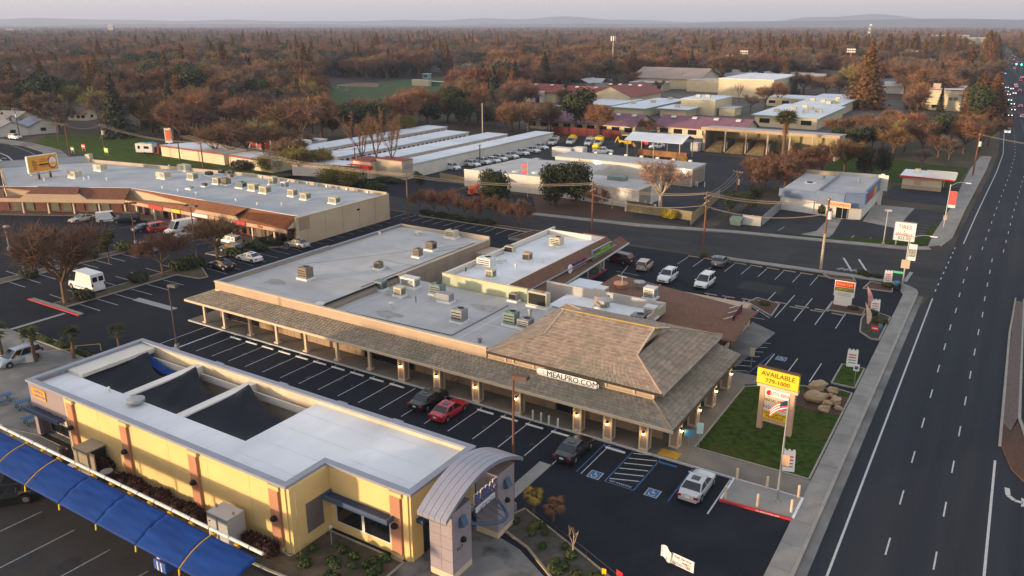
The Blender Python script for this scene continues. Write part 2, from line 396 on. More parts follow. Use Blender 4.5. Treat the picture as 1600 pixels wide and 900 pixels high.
MB().prism([(4.65,123.4),(4.8,123.4),(4.95,83),(6.2,74),(9.2,66),(8.9,66),(6,73.6),(4.7,82.8)], 0,.16).build('kerb', kerb_mat, md)
MB().prism([(3.56,76),(3.56,80.8),(4.2,79.2),(4.72,82),(6,73.4),(8.8,66),(6,69),(4.4,72)], 0,.13).build('planting_strip', bark_mulch, md)
m2 = struct('median_far', MB().prism([(edge(y, 16.2), y) for y in (300,420,560,760,1000)]+[(edge(y, 17.8), y) for y in (1000,760,560,420,300)], 0,.2), bark_mulch)

# pavement beside the main road, slab by slab
sw = struct('pavement', MB().box(-9.45,-7.78,10,118,-.02,.05), concrete)
sl_me = {}
for k in range(33):
 y = 14+k*3.14
 c = MB().box(-9.45,-8.0, y, y+3.10,.05,.13+R.uniform(-.006,.006)).build('paving_slab', concrete, sw)
MB().box(-7.99,-7.70,10,117.5,-.02,.135).build('kerb', kerb_mat, sw)
MB().box(-7.69,-6.98,10,117.5,-.02,.012).build('gutter', concrete_d, sw)
# corner round into the side street
cz = [(-9.45,117),(-7.7,117),(-7.7,118.6),(-8.1,120.3),(-9.3,121.7),(-11,122.6),(-16,123.2),(-38,122.4),(-38,120.9),(-13,121.9),(-10.6,120.6)]
struct('pavement_corner', MB().prism(cz, -.02,.13), concrete)
sw2 = struct('pavement_far', MB().prism([(-9.3,146.5),(-7.6,148.5),(-6.6,155),(-6.2,180),(-5.0,235),(-4.8,262),(-7.2,262),(-8.4,235),(-8.7,180),(-9.4,156)], -.02,.13), concrete)
MB().prism([(-6.55,155),(-6.2,180),(-5.0,235),(-4.8,262),(-4.6,262),(-4.8,235),(-6.0,180),(-6.3,155),(-7.4,148.2),(-7.6,148.5)], -.02,.14).build('kerb', kerb_mat, sw2)

# side street
ST_N = [(-7,147),(-8.5,144.9),(-12,142.6),(-24,140.8),(-40,138.4),(-54,134.2),(-78,131.5),(-100,130.5),(-112,130.5),(-170,128),(-205,126),(-232,130)]
ST_S = [(-232,121),(-205,118),(-170,120.5),(-112,121),(-86,121.2),(-54,121.6),(-38,122.5),(-16,123.3),(-11,122.7),(-9.3,121.8),(-8.1,120.4),(-7.4,118.5)]
street = sheet('side_street', [(-5.9,118)]+[(-5.9,147)]+ST_N+ST_S, .004, asphalt_old)
struct('street_pavement', MB().prism([(-9.3,146.5),(-8.6,145),(-12,142.7),(-24,140.9),(-40,138.5),(-54,134.3),(-78,131.6),(-78,133.4),(-56,136),(-40,140.2),(-24,142.7),(-13,144.6)], -.02,.12), concrete)
mark(street, (-20,132.1),(-17.6,125.3),.3,.012); mark(street, (-17.8,132.6),(-15.4,125.6),.3,.012)
mark(street, (-10,123.8),(-9.8,129.4),.5,.012, line_worn)
for k in range(5): mark(street, (-19.6+k*.9,125.0),(-18.9+k*.9,126.2),.5,.012, line_worn, 'road_lettering')

# the whole block of parking between the buildings
lot = sheet('parking_lot', [(-205,44),(-9.45,44),(-9.45,117),(-10.6,120.6),(-13,121.8),(-38,120.9),(-86,120.2),(-112,120),(-170,119),(-205,117)], .004, asphalt_new)
lotf = sheet('parking_lot_front', [(-66,10),(-9.45,10),(-9.45,44),(-66,44)], .004, asphalt_new)
washlot = sheet('car_wash_lot', [(-130,5),(-34,5),(-34,29.5),(-75,29.5),(-130,33)], .008, mat('asphalt_wash', (.032,.030,.030),.85,.25,.3, c2=(.018,.017,.017), c2amt=.8, c2scale=.3))
# MealPro walkway along the shopfront
wk = struct('shop_walkway', MB().prism([(-84.5,58.25),(-9.45,58.25),(-9.45,61.1),(-19.4,61.1),(-19.4,76.6),(-16,79.2),(-84.5,79)], -.02,.14), walk_brown)
for k in range(15): MB().box(-84.4+k*5.0,-84.4+k*5.0+4.96,58.42,61.0,.14,.15+R.uniform(0,.004)).build('paving_slab', walk_brown, wk)
MB().box(-84.5,-9.5,58.1,58.24,0,.16).build('kerb', line_paint, wk)
MB().box(-21.7,-19.9,58.42,59.6,.15,.165).build('tactile_plate', yellow_paint, wk)
def stall_row(par, x0, n, p, y0, y1, stop=None, m=line_paint, sm=white_paint, skip=()):
 for k in range(n):
  x = x0+k*p
  mark(par, (x, y0),(x, y1),.085,.010, m, 'stall_line')
  if stop and k not in skip: MB().box(x-.1, x+1.75, stop-.09, stop+.09,.004,.13).build('wheel_stop', sm, par, bevel=.02)
stall_row(lot, -75.35,19,2.745,52.3,57.9,57.25, skip=(10,12,17))
mark(lot, (-80.8,50.6),(-80.8,58),.1,.01); mark(lot, (-78,52),(-78,58),.25,.01)
mark(lot, (-80.8,50.6),(-78,50.6),.1,.01)
text('FIRE LANE', line_worn, lot, (-79.4,51.3,.012), FLAT, .5,.001)
for a, b in ((-26.4,-26.4),(-21.2,-21.2),(-18.3,-18.3),(-23.75,-23.75)):
 mark(lot, (a, 52.3),(b, 57.9),.1,.011, blue_paint, 'accessible_line')
mark(lot, (-23.75,52.3),(-21.2,52.3),.1,.012, blue_paint, 'accessible_line')
for k in range(6):
 y = 52.9+k*.95; mark(lot, (-23.6, y),(-21.35, y+.85),.12,.012, line_paint, 'hatch_line')
text('NO PARKING', line_paint, lot, (-22.5,52.6,.013), FLAT, .32,.001)
MB().box(-26.3,-24.6,57.3,57.5,.004,.13).build('wheel_stop', blue_paint, lot, bevel=.02)
MB().box(-21.1,-19.5,57.3,57.5,.004,.13).build('wheel_stop', blue_paint, lot, bevel=.02)
def wheelchair(par, cx, cy, z=.012, s=1.0):
 MB().quad((cx-.55*s, cy-.58*s, z),(cx+.55*s, cy-.58*s, z),(cx+.55*s, cy+.58*s, z),(cx-.55*s, cy+.58*s, z)).build('symbol_border', line_paint, par)
 MB().quad((cx-.49*s, cy-.52*s, z+.002),(cx+.49*s, cy-.52*s, z+.002),(cx+.49*s, cy+.52*s, z+.002),(cx-.49*s, cy+.52*s, z+.002)).build('symbol_field', blue_paint, par)
 b = MB()
 for k in range(10):
  a0 = radians(-200+k*26); a1 = radians(-200+(k+1)*26)
  strip(b, (cx-.03+.25*s*cos(a0), cy-.14*s+.25*s*sin(a0)),(cx-.03+.25*s*cos(a1), cy-.14*s+.25*s*sin(a1)),.07*s, z+.004)
 for a, c in (((-.08,.28),(-.05,.0)),((-.05,.0),(.17,.0)),((.17,.0),(.25,-.3)),((-.07,.15),(.12,.15)),((-.13,.36),(-.02,.36))):
  strip(b, (cx+a[0]*s, cy+a[1]*s),(cx+c[0]*s, cy+c[1]*s),.08*s, z+.004)
 b.build('wheelchair_symbol', line_paint, par)
wheelchair(lot, -24.85,52.75); wheelchair(lot, -19.75,52.75)
mark(lot, (-15.1,52.3),(-15.1,58),.13,.011)
mark(lot, (-29.25,46.0),(-29.25,52.2),1.15,.012, concrete, 'speed_strip')
mark(lot, (-100.4,44.7),(-100.4,51.4),.62,.012, line_worn, 'speed_strip'); mark(lot, (-97.8,59.8),(-89.7,59.9),1.1,.012, line_worn, 'speed_strip')
# corner pad with the flagpole
pad = struct('corner_pad', MB().prism([(-14.75,54.6),(-9.5,54.95),(-9.5,58.09),(-14.75,58.09)], -.02,.14), concrete)
MB().prism([(-14.9,54.4),(-9.45,54.75),(-9.45,54.95),(-14.9,54.6)], 0,.17).build('kerb', red_paint, pad)
MB().box(-14.93,-14.77,54.62,58.1,0,.165).build('kerb', white_paint, pad); MB().prism([(-9.5,54.97),(-9.3,54.97),(-9.3,58.2),(-9.5,58.2)], 0,.165).build('kerb', white_paint, pad)
text('NO PARKING FIRE LANE', white_paint, pad, (-11.2,54.62,.10),(pi/2,0, radians(3.5)),.16,.004)
# right lot
for k in range(3): mark(lot, (-19.05+k*2.55,80.9),(-19.0+k*2.55,86.6),.1,.010, line_paint, 'stall_line')
for x in (-24.7,-22.1,-19.75,-17.2,-14.75): mark(lot, (x, 98.6),(x, 108.9),.1,.010, line_paint, 'stall_line')
for x in (-32.3,-29.8,-27.3): mark(lot, (x, 98.4),(x, 103),.1,.010, line_paint, 'stall_line')
for x, y in ((-22.8,104.5),(-20.6,103.6),(-20.1,104.4),(-18,103.7),(-17.6,104.5),(-15.4,103.9),(-27,103.5),(-25,103.9),(-32,103),(-29.6,103.2)): MB().cbox(x, y, .004,1.75,.16,.13).build('wheel_stop', kerb_mat, lot, bevel=.02)
stall_row(lot, -41.3,9,2.5,114.7,119.6,119.9, sm=kerb_tan, m=line_paint)
mark(lot, (-16.4,117),(-16.5,121.3),.1,.01); mark(lot, (-46,103),(-47.5,110),.1,.01); mark(lot, (-44,106),(-47.8,106.2),.1,.01)
for k in range(7): mark(lot, (-22.6,79.2+k*1.55),(-20.2,80.2+k*1.55),.1,.011, line_paint, 'hatch_line')
for k in range(6): mark(lot, (-38.4+k*1.6,96.2),(-36.2+k*1.6,98.9),.1,.011, line_paint, 'hatch_line')
mark(lot, (-20.1,79),(-19.2,86.5),.1,.012, blue_paint, 'accessible_line'); wheelchair(lot, -18.0,85.6)
mark(lot, (-39,96),(-23,97.2),.1,.011); mark(lot, (-27.5,103),(-22.6,98),.1,.011)
MB().quad(*[(p[0], p[1], .014) for p in ((-40.4,102.6),(-39.6,103.8),(-39.21,102.35),(-39.68,101.37))]).build('tactile_plate', yellow_paint, lot)
# lawns, planters
def bed(name, pts, m, z=.11, kw=.16, km=kerb_mat):
 o = struct(name, MB().prism(pts, 0, z), m)
 n = len(pts); cx = sum(p[0] for p in pts)/n; cy = sum(p[1] for p in pts)/n
 for k in range(n):
  a, b = pts[k], pts[(k+1) % n]
  dx, dy = b[0]-a[0], b[1]-a[1]; L = sqrt(dx*dx+dy*dy)
  if L < .3: continue
  MB().cbox((a[0]+b[0])/2,(a[1]+b[1])/2,0, L+.02, kw, z+.04, atan2(dy, dx)).build('kerb', km, o)
 return o
lawn = bed('lawn', [(-19.35,61.3),(-9.62,61.3),(-9.62,80.2),(-10.6,80.4),(-15.5,79),(-19.3,76)], grass_m)
lawn2 = bed('lawn_strip', [(-11.9,81.7),(-9.62,81.7),(-9.62,87.4),(-11.9,87.4)], grass_m)
plt = bed('planter', [(-12.6,103.4),(-12.5,108),(-9.62,106.3),(-9.62,97.2),(-10.5,97.1),(-12,98.9)], mat('dark_soil', (.045,.042,.028),.95,.3,1.5))
ple = bed('planter_red', [(-17,104.9),(-17,109.3),(-12.75,107.8),(-12.8,105.2)], bark_mulch)
pld = bed('planter_diamond', [(-26.7,102.4),(-26.1,104.9),(-22.9,103.9),(-22.6,98.7)], bark_mulch)
plc = bed('planter_corner', [(-20.8,121.1),(-17,121.9),(-16.2,120.2),(-19.6,119.4)], bark_mulch); plc2 = bed('planter_end', [(-14.6,117),(-10.9,117.4),(-11.2,120.3),(-14.2,120.9)], bark_mulch)
# left car park: islands and stalls
isl = bed('tree_island', [(-105.2,52.6),(-102.4,52.6),(-102.5,69.6),(-98.0,70.2),(-97.7,71.4),(-102.4,74),(-105.2,73.5)], dirt, .1)
MB().box(-109.7,-98.0,52.0,52.55,0,.15).build('island_nose', concrete, isl)
MB().box(-109.9,-97.9,51.78,52.0,0,.14).build('kerb', red_paint, isl)
isl2 = bed('tree_island', [(-122.4,50),(-120.3,50),(-120.3,74.6),(-118,75.2),(-118.6,77),(-122.4,77)], dirt, .1)
isl3 = bed('hedge_island', [(-108.6,79.5),(-104.9,79.7),(-104.6,84),(-101.2,89),(-101.6,91),(-104.6,90),(-107.6,86)], dirt, .1)
for k in range(6): mark(lot, (-102.2,54.45+k*2.53),(-97.5,54.45+k*2.53),.1,.010, line_paint, 'stall_line')
for k in range(9): mark(lot, (-109.6,54.6+k*2.46),(-105.4,54.5+k*2.46),.1,.010, line_paint, 'stall_line')
for k in range(9): mark(lot, (-120.2,54.6+k*2.2),(-115.8,54.55+k*2.2),.1,.010, line_paint, 'stall_line')
for k in range(6): mark(lot, (-126.2,57.2+k*2.4),(-122.6,57.2+k*2.4),.1,.010, line_paint, 'stall_line')
for k in range(16): mark(lot, (-101.6,74.3+k*2.52),(-96.7,74.0+k*2.52),.1,.010, line_worn, 'stall_line')
for k in range(9): mark(lot, (-99.6+k*2.5,115.3),(-99.4+k*2.5,119.6),.1,.010, line_paint, 'stall_line')
for k in range(7): mark(lot, (-78+k*2.5,115.3),(-78+k*2.5,119.4),.1,.010, line_paint, 'stall_line')
for k in range(14): mark(lot, (-152+k*3.1,82.4),(-150.4+k*3.1,87.0),.1,.010, line_worn, 'stall_line')
bk = bed('street_tree_bed', [(-96,119.2),(-70,119.5),(-70,121),(-96,120.6)], bark_mulch, .1)
bk2 = bed('end_planter', [(-71.5,113.2),(-68.3,113.6),(-67.6,120.4),(-70.6,120.4)], bark_mulch, .35, km=concrete)
# Bubba's surroundings
ter = struct('terrace', MB().prism([(-120,28),(-72,28),(-71,32),(-71.3,43.4),(-76,43.8),(-95,44.5),(-120,45)], -.02,.06), concrete_d)
bed('terrace_planting', [(-98,44.4),(-73,44.0),(-73,45.0),(-98,45.6)], grass_m, .12)
bed('foundation_bed', [(-58,29.7),(-44.6,29.7),(-38.3,29.9),(-34.6,30.2),(-31,33.2),(-31,35.4),(-38.2,35.4),(-38.2,31.8),(-60,31.8)], dirt, .08)
gd = struct('gate_drive', MB().prism([(-31,20),(-17.5,20),(-18.2,33),(-21.0,38.8),(-25,41.0),(-31,42.3)], -.02,.012), mat('drive_concrete', (.19,.185,.175),.85,.2,.5, c2=(.03,.03,.033), c2amt=.5, c2scale=.33))
vb = bed('verge_planting', [(-28.2,42.6),(-24.6,41.4),(-20.6,38.9),(-17.6,34),(-15.2,28),(-14.2,28),(-15.8,40.4),(-20.5,42.6),(-27.2,45.4)], mat('verge_soil', (.075,.068,.058),.95,.35,1.4, c2=(.05,.06,.018), c2amt=.9, c2scale=.4, bump=.5),.1, km=kerb_tan)
bed('pad_left_lower', [(-82,29.2),(-74,29.2),(-66,29.5),(-66,31.9),(-71,31.9)], concrete_d, .05,.01)
for k in range(9): mark(washlot, (-72+k*4.4,15),(-72+k*4.4+.3,25.5),.1,.014, line_worn, 'stall_line')

# left road, grass corner, school field, yards
lr = sheet('left_road', [(-330,100),(-290,118),(-272,128),(-257,128.5),(-240,125),(-226,118.5),(-212,113),(-203,104),(-193,92),(-186,72),(-184,40),(-230,40),(-300,60)], .008, asphalt_new)
struct('left_pavement', MB().prism([(-285,133.5),(-262,134),(-240,130.5),(-224,124),(-214,121),(-205,118),(-207,114.5),(-214,113.6),(-227,119),(-241,125.6),(-257,129.2),(-275,129)], -.02,.11), concrete_d)
def curve_mark(par, pts, w, z=.014, m=line_paint):
 for a, b in zip(pts[:-1], pts[1:]): mark(par, a, b, w, z, m)
curve_mark(lr, [(-249.3,118),(-241.3,116),(-231.9,112.6),(-222.7,108.6),(-218.8,106.4)], .35); curve_mark(lr, [(-237.2,111.9),(-232.1,110),(-224.3,106.4),(-218.3,103.3)], .35)
curve_mark(lr, [(-264.4,128.4),(-244.7,123.8),(-225.6,117.9),(-216,114)], .2, m=line_worn)
curve_mark(lr, [(-239.2,113.3),(-237.4,113.8)], .5); curve_mark(lr, [(-223,106.1),(-220.9,106.8)], .5)
struct('grass_corner', MB().poly([(-262,134.5),(-240,131),(-222,126.5),(-205,128.5),(-172,130.4),(-148,131.5),(-146,137),(-168,136.3),(-204,140),(-214,141),(-236,160),(-262,158),(-275,146)], .0), mat('grass_bright', (.055,.088,.013),.95,.35,.5, spec=.05, c2=(.05,.062,.016), c2amt=.9, c2scale=.08))
struct('storage_yard', MB().poly([(-150,131.6),(-112,131),(-100.5,131),(-77,132),(-77,133.8),(-104,134.2),(-106,149),(-122,152),(-122,222),(-168,222),(-168,140),(-150,139)], .0), asphalt_new)
yard = struct('works_yard', MB().poly([(-122,150),(-106.3,149.5),(-62,147),(-60,140),(-47.5,139.8),(-44.5,200),(-43,222),(-76,224),(-74,246),(-123,246),(-121,221)], .001), asphalt_yard)
struct('alignment_yard', MB().poly([(-44.2,140.6),(-24,143),(-13,145.2),(-8.9,150),(-8.7,178),(-23,178),(-23,162),(-44.2,163)], .001), asphalt_yard)
struct('corner_lawn', MB().prism([(-13.6,144.8),(-10.6,146.2),(-9.4,149),(-8.8,165),(-10.2,165),(-11,152.5),(-15.2,149),(-25,144.2),(-34,143.4),(-34,142.9),(-24,143.2)], 0,.06), grass_m)
struct('lawn_beyond', MB().poly([(-40,204),(-22,206),(-9.5,210),(-8.8,238),(-42,246)], .001), grass_m)
struct('drive_beyond', MB().poly([(-22,185),(-8.8,184),(-8.6,207),(-22,202)], .004), asphalt_yard)
struct('alignment_apron', MB().poly([(-21.8,160.5),(-15.6,157.8),(-14.8,178),(-22.5,178)], .006), concrete)
struct('alignment_path', MB().poly([(-29.8,143.3),(-24.8,143.3),(-24.6,147.5),(-25.5,160),(-27.8,160),(-27.6,148)], .006), concrete)
for k in range(7): mark(yard, (-52,155+k*2.4),(-46.8,155.4+k*2.4),.1,.010, line_worn, 'stall_line')
for k in range(6): mark(yard, (-12.4,151+k*2.4),(-9.9,151.2+k*2.4),.1,.010, line_worn, 'stall_line')
for x in (-33.5,-21.4,-18.6): mark(yard, (x, 144.6),(x+.2,148.2),.1,.010, line_paint, 'stall_line')
for k in range(4): mark(yard, (-102+k*4,134.6),(-102+k*4+.4,141),.1,.010, line_paint, 'stall_line')
struct('office_lot', MB().poly([(-104,134.2),(-78,133.9),(-86,147),(-104,147)], .002), asphalt_new)
struct('office_bed', MB().poly([(-78,133.9),(-62,138),(-62,147.5),(-88,149)], .003), bark_mulch)
struct('sports_field', MB().poly([(-348.9,346.4),(-269,266.2),(-248.4,304.9),(-273.5,382.1),(-282.6,452),(-303.3,485),(-345.2,467.1),(-359.1,390.3)], .002), field_m)
struct('infield', MB().poly([(-362.4,374.8),(-350.2,366.5),(-327,371.8),(-348,397.2),(-363.1,394.7)], .006), mat('infield_dirt', (.22,.13,.085),.95,.15,.2))
struct('school_grounds', MB().poly([(-215,262),(-150,246),(-74,246),(-42,248),(-42,440),(-210,470)], .0), mat('school_ground', (.105,.095,.085),.95,.3,.06, c2=(.05,.055,.028), c2amt=.8, c2scale=.04))
struct('school_car_park', MB().poly([(-273,472.7),(-231.6,498.6),(-265.5,571.2),(-302.8,528.9)], .004), asphalt_yard)

# crack sealant and patches in the paving
rk = random.Random(77)
def crack(par, x, y, a, L, z=.0095, w=.035):
 m_ = MB(); p = (x, y)
 for k in range(int(L/.7)):
  a += rk.uniform(-.35,.35); q = (p[0]+.7*cos(a), p[1]+.7*sin(a)); strip(m_, p, q, w*rk.uniform(.6,1.3), z); p = q
 m_.build('crack_seal', mat('crack_tar', (.012,.012,.013),.6,0), par)
for k in range(26): crack(road, rk.uniform(-6.5,12), rk.uniform(45,130), rk.choice((0,0,1.57))+rk.uniform(-.2,.2), rk.uniform(3,9))
for k in range(22): crack(lot, rk.uniform(-36,-12), rk.uniform(45,56) if k % 2 else rk.uniform(84,116), rk.uniform(0,3.1), rk.uniform(2,6),.0135,.03)
for k in range(14): crack(street, rk.uniform(-75,-12), rk.uniform(124,131), rk.choice((0,1.57))+rk.uniform(-.2,.2), rk.uniform(3,8),.0135,.06)
def blotch(par, x, y, r_, m, z):
 n_ = 11; MB().poly([(x+r_*rk.uniform(.6,1.15)*cos(2*pi*j/n_), y+r_*1.5*rk.uniform(.6,1.1)*sin(2*pi*j/n_)) for j in range(n_)], z).build('oil_stain', m, par)
oil = mat('oil_stain', (.010,.010,.011),.5,.3,3)
for k in range(16): blotch(lot, -74+2.745*k+rk.uniform(.9,1.7), rk.uniform(53.5,55.5), rk.uniform(.15,.38), oil, .0085)
for k in range(10): blotch(washlot, rk.uniform(-68,-40), rk.uniform(16,23), rk.uniform(.4,1.1), oil, .013)
def patch(par, x0, x1, y0, y1, z, c): MB().box(x0, x1, y0, y1, z-.002, z).build('asphalt_patch', mat('patch_%d' % int(c*1000),(c, c, c*1.08),.9,.2,1), par)
patch(street, -52,-44,126,128.6,.0085,.034); patch(street, -30,-27.5,124.5,133,.0085,.036); patch(lot, -30,-24,108,112,.0085,.021)

# ------------------------------------------------------------------ trees and plants
def rvec(r):
 while True:
  v = Vector((r.uniform(-1,1), r.uniform(-1,1), r.uniform(-1,1)))
  if .05 < v.length < 1: return v.normalized()
def twig(mb, p, d, L, w, r):
 s = d.cross(rvec(r)); s = s.normalized()*w if s.length > .01 else Vector((w, 0,0))
 q = p+d*L; mb.tri(tuple(p-s), tuple(p+s), tuple(q))
def bare(seed, H=10, spread=.75, n0=5, twn=45, tww=.035, twl=1.1, trunk=.22, lean=0, upk=.25, depth=3, kidn=(5,4,3), rr=.022):
 r = random.Random(seed); T = MB(); C = MB(); tips = []
 def rec(p, d, L, rad, k):
  q = p+d*L
  mid = (p+q)/2+rvec(r)*L*.06
  T.tube(p, mid, rad, rad*.85,6 if k < 2 else 3, k == 0); T.tube(mid, q, rad*.85, rad*.68,6 if k < 2 else 3, False)
  if k >= depth: tips.append((p, q)); return
  if k >= depth-1 and k > 0: tips.append((mid, q))
  for j in range(kidn[min(k, len(kidn)-1)]):
   if k == 0:
    a = 2*pi*j/kidn[0]+r.uniform(-.4,.4); t = spread*r.uniform(.55,1.1)
    nd = Vector((sin(t)*cos(a), sin(t)*sin(a), cos(t)))
   else:
    nd = (d+rvec(r)*spread*.95+Vector((0,0, upk*r.random()))).normalized()
   st = q if j else q-d*L*.02
   if k > 0 and j > 1: st = p.lerp(q, r.uniform(.5,.95))
   rec(st, nd, L*(1.0 if k == 0 else .74)*r.uniform(.8,1.15), rad*(.52 if k == 0 else .58), k+1)
 rec(Vector((0,0,-.1)), Vector((lean, 0,1)).normalized(), H*trunk, H*rr, 0)
 for p, q in tips:
  d0 = (q-p).normalized()
  for _ in range(twn):
   s = p.lerp(q, r.random()*1.1); d = (d0*.55+rvec(r)*.95+Vector((0,0,.15))).normalized()
   twig(C, s, d, twl*r.uniform(.5,1.2), tww*r.uniform(.6,1.2), r)
 return T, C
def leafq(C, c, n, s, r):
 a = n.cross(rvec(r)); a = a.normalized()*s if a.length > .01 else Vector((s, 0,0)); b = n.cross(a).normalized()*s*.7
 C.quad(tuple(c-a), tuple(c-b*.9), tuple(c+a), tuple(c+b))
def leafy(seed, H=8, Rr=3.5, n=1500, s=.22, lobes=9, base=.2, flat=1.0):
 r = random.Random(seed); T = MB(); C = MB()
 T.tube((0,0,-.1),(0,0, H*.5), H*.03, H*.018,6)
 L = []
 for k in range(lobes):
  a = r.uniform(0,2*pi); d = Rr*.55*sqrt(r.random()); z = H*(base+(1-base)*r.uniform(.25,.85));
  L.append((Vector((d*cos(a), d*sin(a), z)), Rr*r.uniform(.38,.62)))
  T.tube((0,0, H*.35), L[-1][0], H*.012, H*.004,4, False)
 for k in range(n):
  c, R_ = r.choice(L); v = rvec(r); p = c+Vector((v.x, v.y, v.z*flat))*R_*(r.random()**.35)
  if p.z < H*base*.6: continue
  leafq(C, p, (v+rvec(r)*.8).normalized(), s*r.uniform(.6,1.3), r)
 return T, C
def conifer(seed, H=20, Rr=3.5, n=1500, s=.38, base=.1, pw=.85, droop=.25):
 r = random.Random(seed); T = MB(); C = MB()
 T.tube((0,0,-.1),(0,0, H*.97), H*.018,.03,6)
 for k in range(n):
  t = 1-r.random()**.62; z = H*(base+(1-base)*t); lay = (1+.22*sin(z*5.1+seed)); R0 = Rr*((1-t)**pw)*lay*r.uniform(.75,1.12)
  a = r.uniform(0,2*pi); f = r.random()**.5; d = R0*f
  p = Vector((d*cos(a), d*sin(a), z-droop*d)); n_ = (Vector((cos(a)*.6, sin(a)*.6,.9))+rvec(r)*.7).normalized()
  leafq(C, p, n_, s*r.uniform(.6,1.35)*(1-.35*t), r)
 return T, C
def fan_palm(seed, H=6, nf=26, Rl=1.0, skirt=0.0):
 r = random.Random(seed); T = MB(); C = MB(); D = MB()
 T.tube((0,0,-.1),(.1,0, H*.5), H*.02+.12,.14+H*.012,8); T.tube((.1,0, H*.5),(.05,.05, H),.14+H*.012,.16+H*.008,8)
 top = Vector((.05,.05, H))
 def frond(mb, d, Lp, Rf):
  q = top+d*Lp; mb.tube(top, q, .025,.015,3, False)
  side = d.cross(Vector((0,0,1))); side = side.normalized() if side.length > .01 else Vector((1,0,0)); up = side.cross(d)
  for j in range(9):
   a = radians(-80+20*j); e = q+(d*cos(a)+side*sin(a))*Rf+up*(-.18*abs(sin(a)))*Rf-Vector((0,0,.25*Rf))
   w = (side*cos(a)-d*sin(a))*.10*Rf; mb.tri(tuple(q-w*.4), tuple(q+w*.9), tuple(e))
   mb.tri(tuple(q+(e-q)*.2-w), tuple(q+(e-q)*.2+w), tuple(e))
 for k in range(nf):
  a = r.uniform(0,2*pi); el = radians(r.uniform(-25,80)); d = Vector((cos(a)*cos(el), sin(a)*cos(el), sin(el))); frond(C, d, Rl*r.uniform(.5,.8), Rl*r.uniform(.7,1))
 if skirt:
  for k in range(220):
   a = r.uniform(0,2*pi); z = H-skirt*r.random(); p = Vector((0,0, z))
   D.tri(tuple(p+Vector((cos(a-.2)*.2, sin(a-.2)*.2,.2))), tuple(p+Vector((cos(a+.2)*.2, sin(a+.2)*.2,.2))),(cos(a)*.95, sin(a)*.95, z-1.0))
 return T, C, D
def tree_proto(name, T, C, tm, cm, D=None):
 o = thing(name, 'x', 'tree'); o['h'] = max(max(v[2] for v in C.v), max(v[2] for v in T.v))
 T.build('trunk', tm, o, True)
 C.build('crown', cm, o, True)
 if D and D.f: D.build('dead_skirt', leaf_dead, o, True)
 return proto(o)
TP = {}
TP['bare_big'] = tree_proto('bare_tree', *bare(3,10,.72, twn=42, tww=.026, twl=1.3, trunk=.20, kidn=(7,4,3), upk=.45), bark, twig_redbrown)
TP['bare_a'] = tree_proto('bare_tree', *bare(5,10,.62, twn=44, tww=.045, twl=1.3), bark, twig_brown)
TP['bare_b'] = tree_proto('bare_tree', *bare(8,10,.75, twn=44, tww=.045, twl=1.3, trunk=.2), bark, twig_rust)
TP['bare_c'] = tree_proto('bare_tree', *bare(13,10,.70, twn=44, tww=.045, twl=1.2, trunk=.24), bark, twig_grey)
TP['bare_d'] = tree_proto('bare_tree', *bare(21,10,.9, twn=40, tww=.045, twl=1.3, trunk=.17), bark, twig_brown)
TP['bare_tall'] = tree_proto('bare_tree', *bare(34,10,.30, twn=24, tww=.022, twl=.8, trunk=.30, kidn=(4,3,3), upk=.5, rr=.014), bark, twig_rust)
TP['bare_small'] = tree_proto('bare_tree', *bare(55,10,.72, twn=58, tww=.045, twl=1.6, trunk=.30, kidn=(5,4,3)), bark, twig_redbrown)
TP['bare_willow'] = tree_proto('bare_tree', *bare(89,10,.65, twn=44, tww=.045, twl=1.3), bark, twig_olive)
TP['sycamore'] = tree_proto('sycamore_tree', *bare(144,10,.62, twn=26, tww=.028, twl=1.1, trunk=.24, rr=.026), bark_pale, mat('twigs_pink', (.33,.20,.145),.95,0, rnd=.1))
TP['sapling'] = tree_proto('bare_sapling', *bare(17,10,.5, twn=3, tww=.05, twl=1.2, trunk=.3, kidn=(3,3,2), depth=2, rr=.02), bark_pale, twig_rust)
TP['ever_a'] = tree_proto('evergreen_tree', *leafy(2,10,4.6,3000,.34), bark, leaf_dark)
TP['ever_b'] = tree_proto('evergreen_tree', *leafy(4,10,4.0,2800,.34, lobes=12), bark, leaf_dark)
TP['magnolia'] = tree_proto('magnolia_tree', *leafy(6,10,5.0,7000,.30, lobes=18, base=.06), bark, leaf_dark)
TP['olive'] = tree_proto('leafy_tree', *leafy(7,10,5.2,3000,.24, lobes=12, base=.05), bark, leaf_olive)
TP['street_leafy'] = tree_proto('leafy_tree', *leafy(9,10,3.6,1300,.30, lobes=8, base=.35), bark, leaf_dark)
TP['blossom'] = tree_proto('blossom_tree', *leafy(12,10,5.0,2200,.24, lobes=12, base=.15), bark, blossom)
TP['maroon'] = tree_proto('dark_tree', *leafy(14,10,4.8,4200,.30, lobes=14, base=.05), bark, leaf_bush)
TP['redwood'] = tree_proto('redwood_tree', *conifer(1,20,5.0,6500,.46,.05,.75), bark, leaf_redwood)
TP['redwood_b'] = tree_proto('redwood_tree', *conifer(2,20,3.8,2600,.52,.08,.75), bark, leaf_redwood)
TP['conifer'] = tree_proto('conifer_tree', *conifer(3,16,3.6,2200,.48,.06,.85), bark, leaf_conifer)
TP['cypress'] = tree_proto('cypress_tree', *conifer(4,16,1.3,900,.30,.04,.5,.1), bark, leaf_conifer)
TP['rust_cone'] = tree_proto('rust_conifer', *conifer(5,16,3.0,1600,.36,.05,.9), bark, mat('leaves_rust_red', (.27,.075,.03),.9,0, rnd=.1))
TP['orange_oak'] = tree_proto('autumn_tree', *leafy(15,10,4.8,2400,.24, lobes=13, base=.2), bark, mat('leaves_orange', (.23,.105,.03),.9,0, rnd=.15))
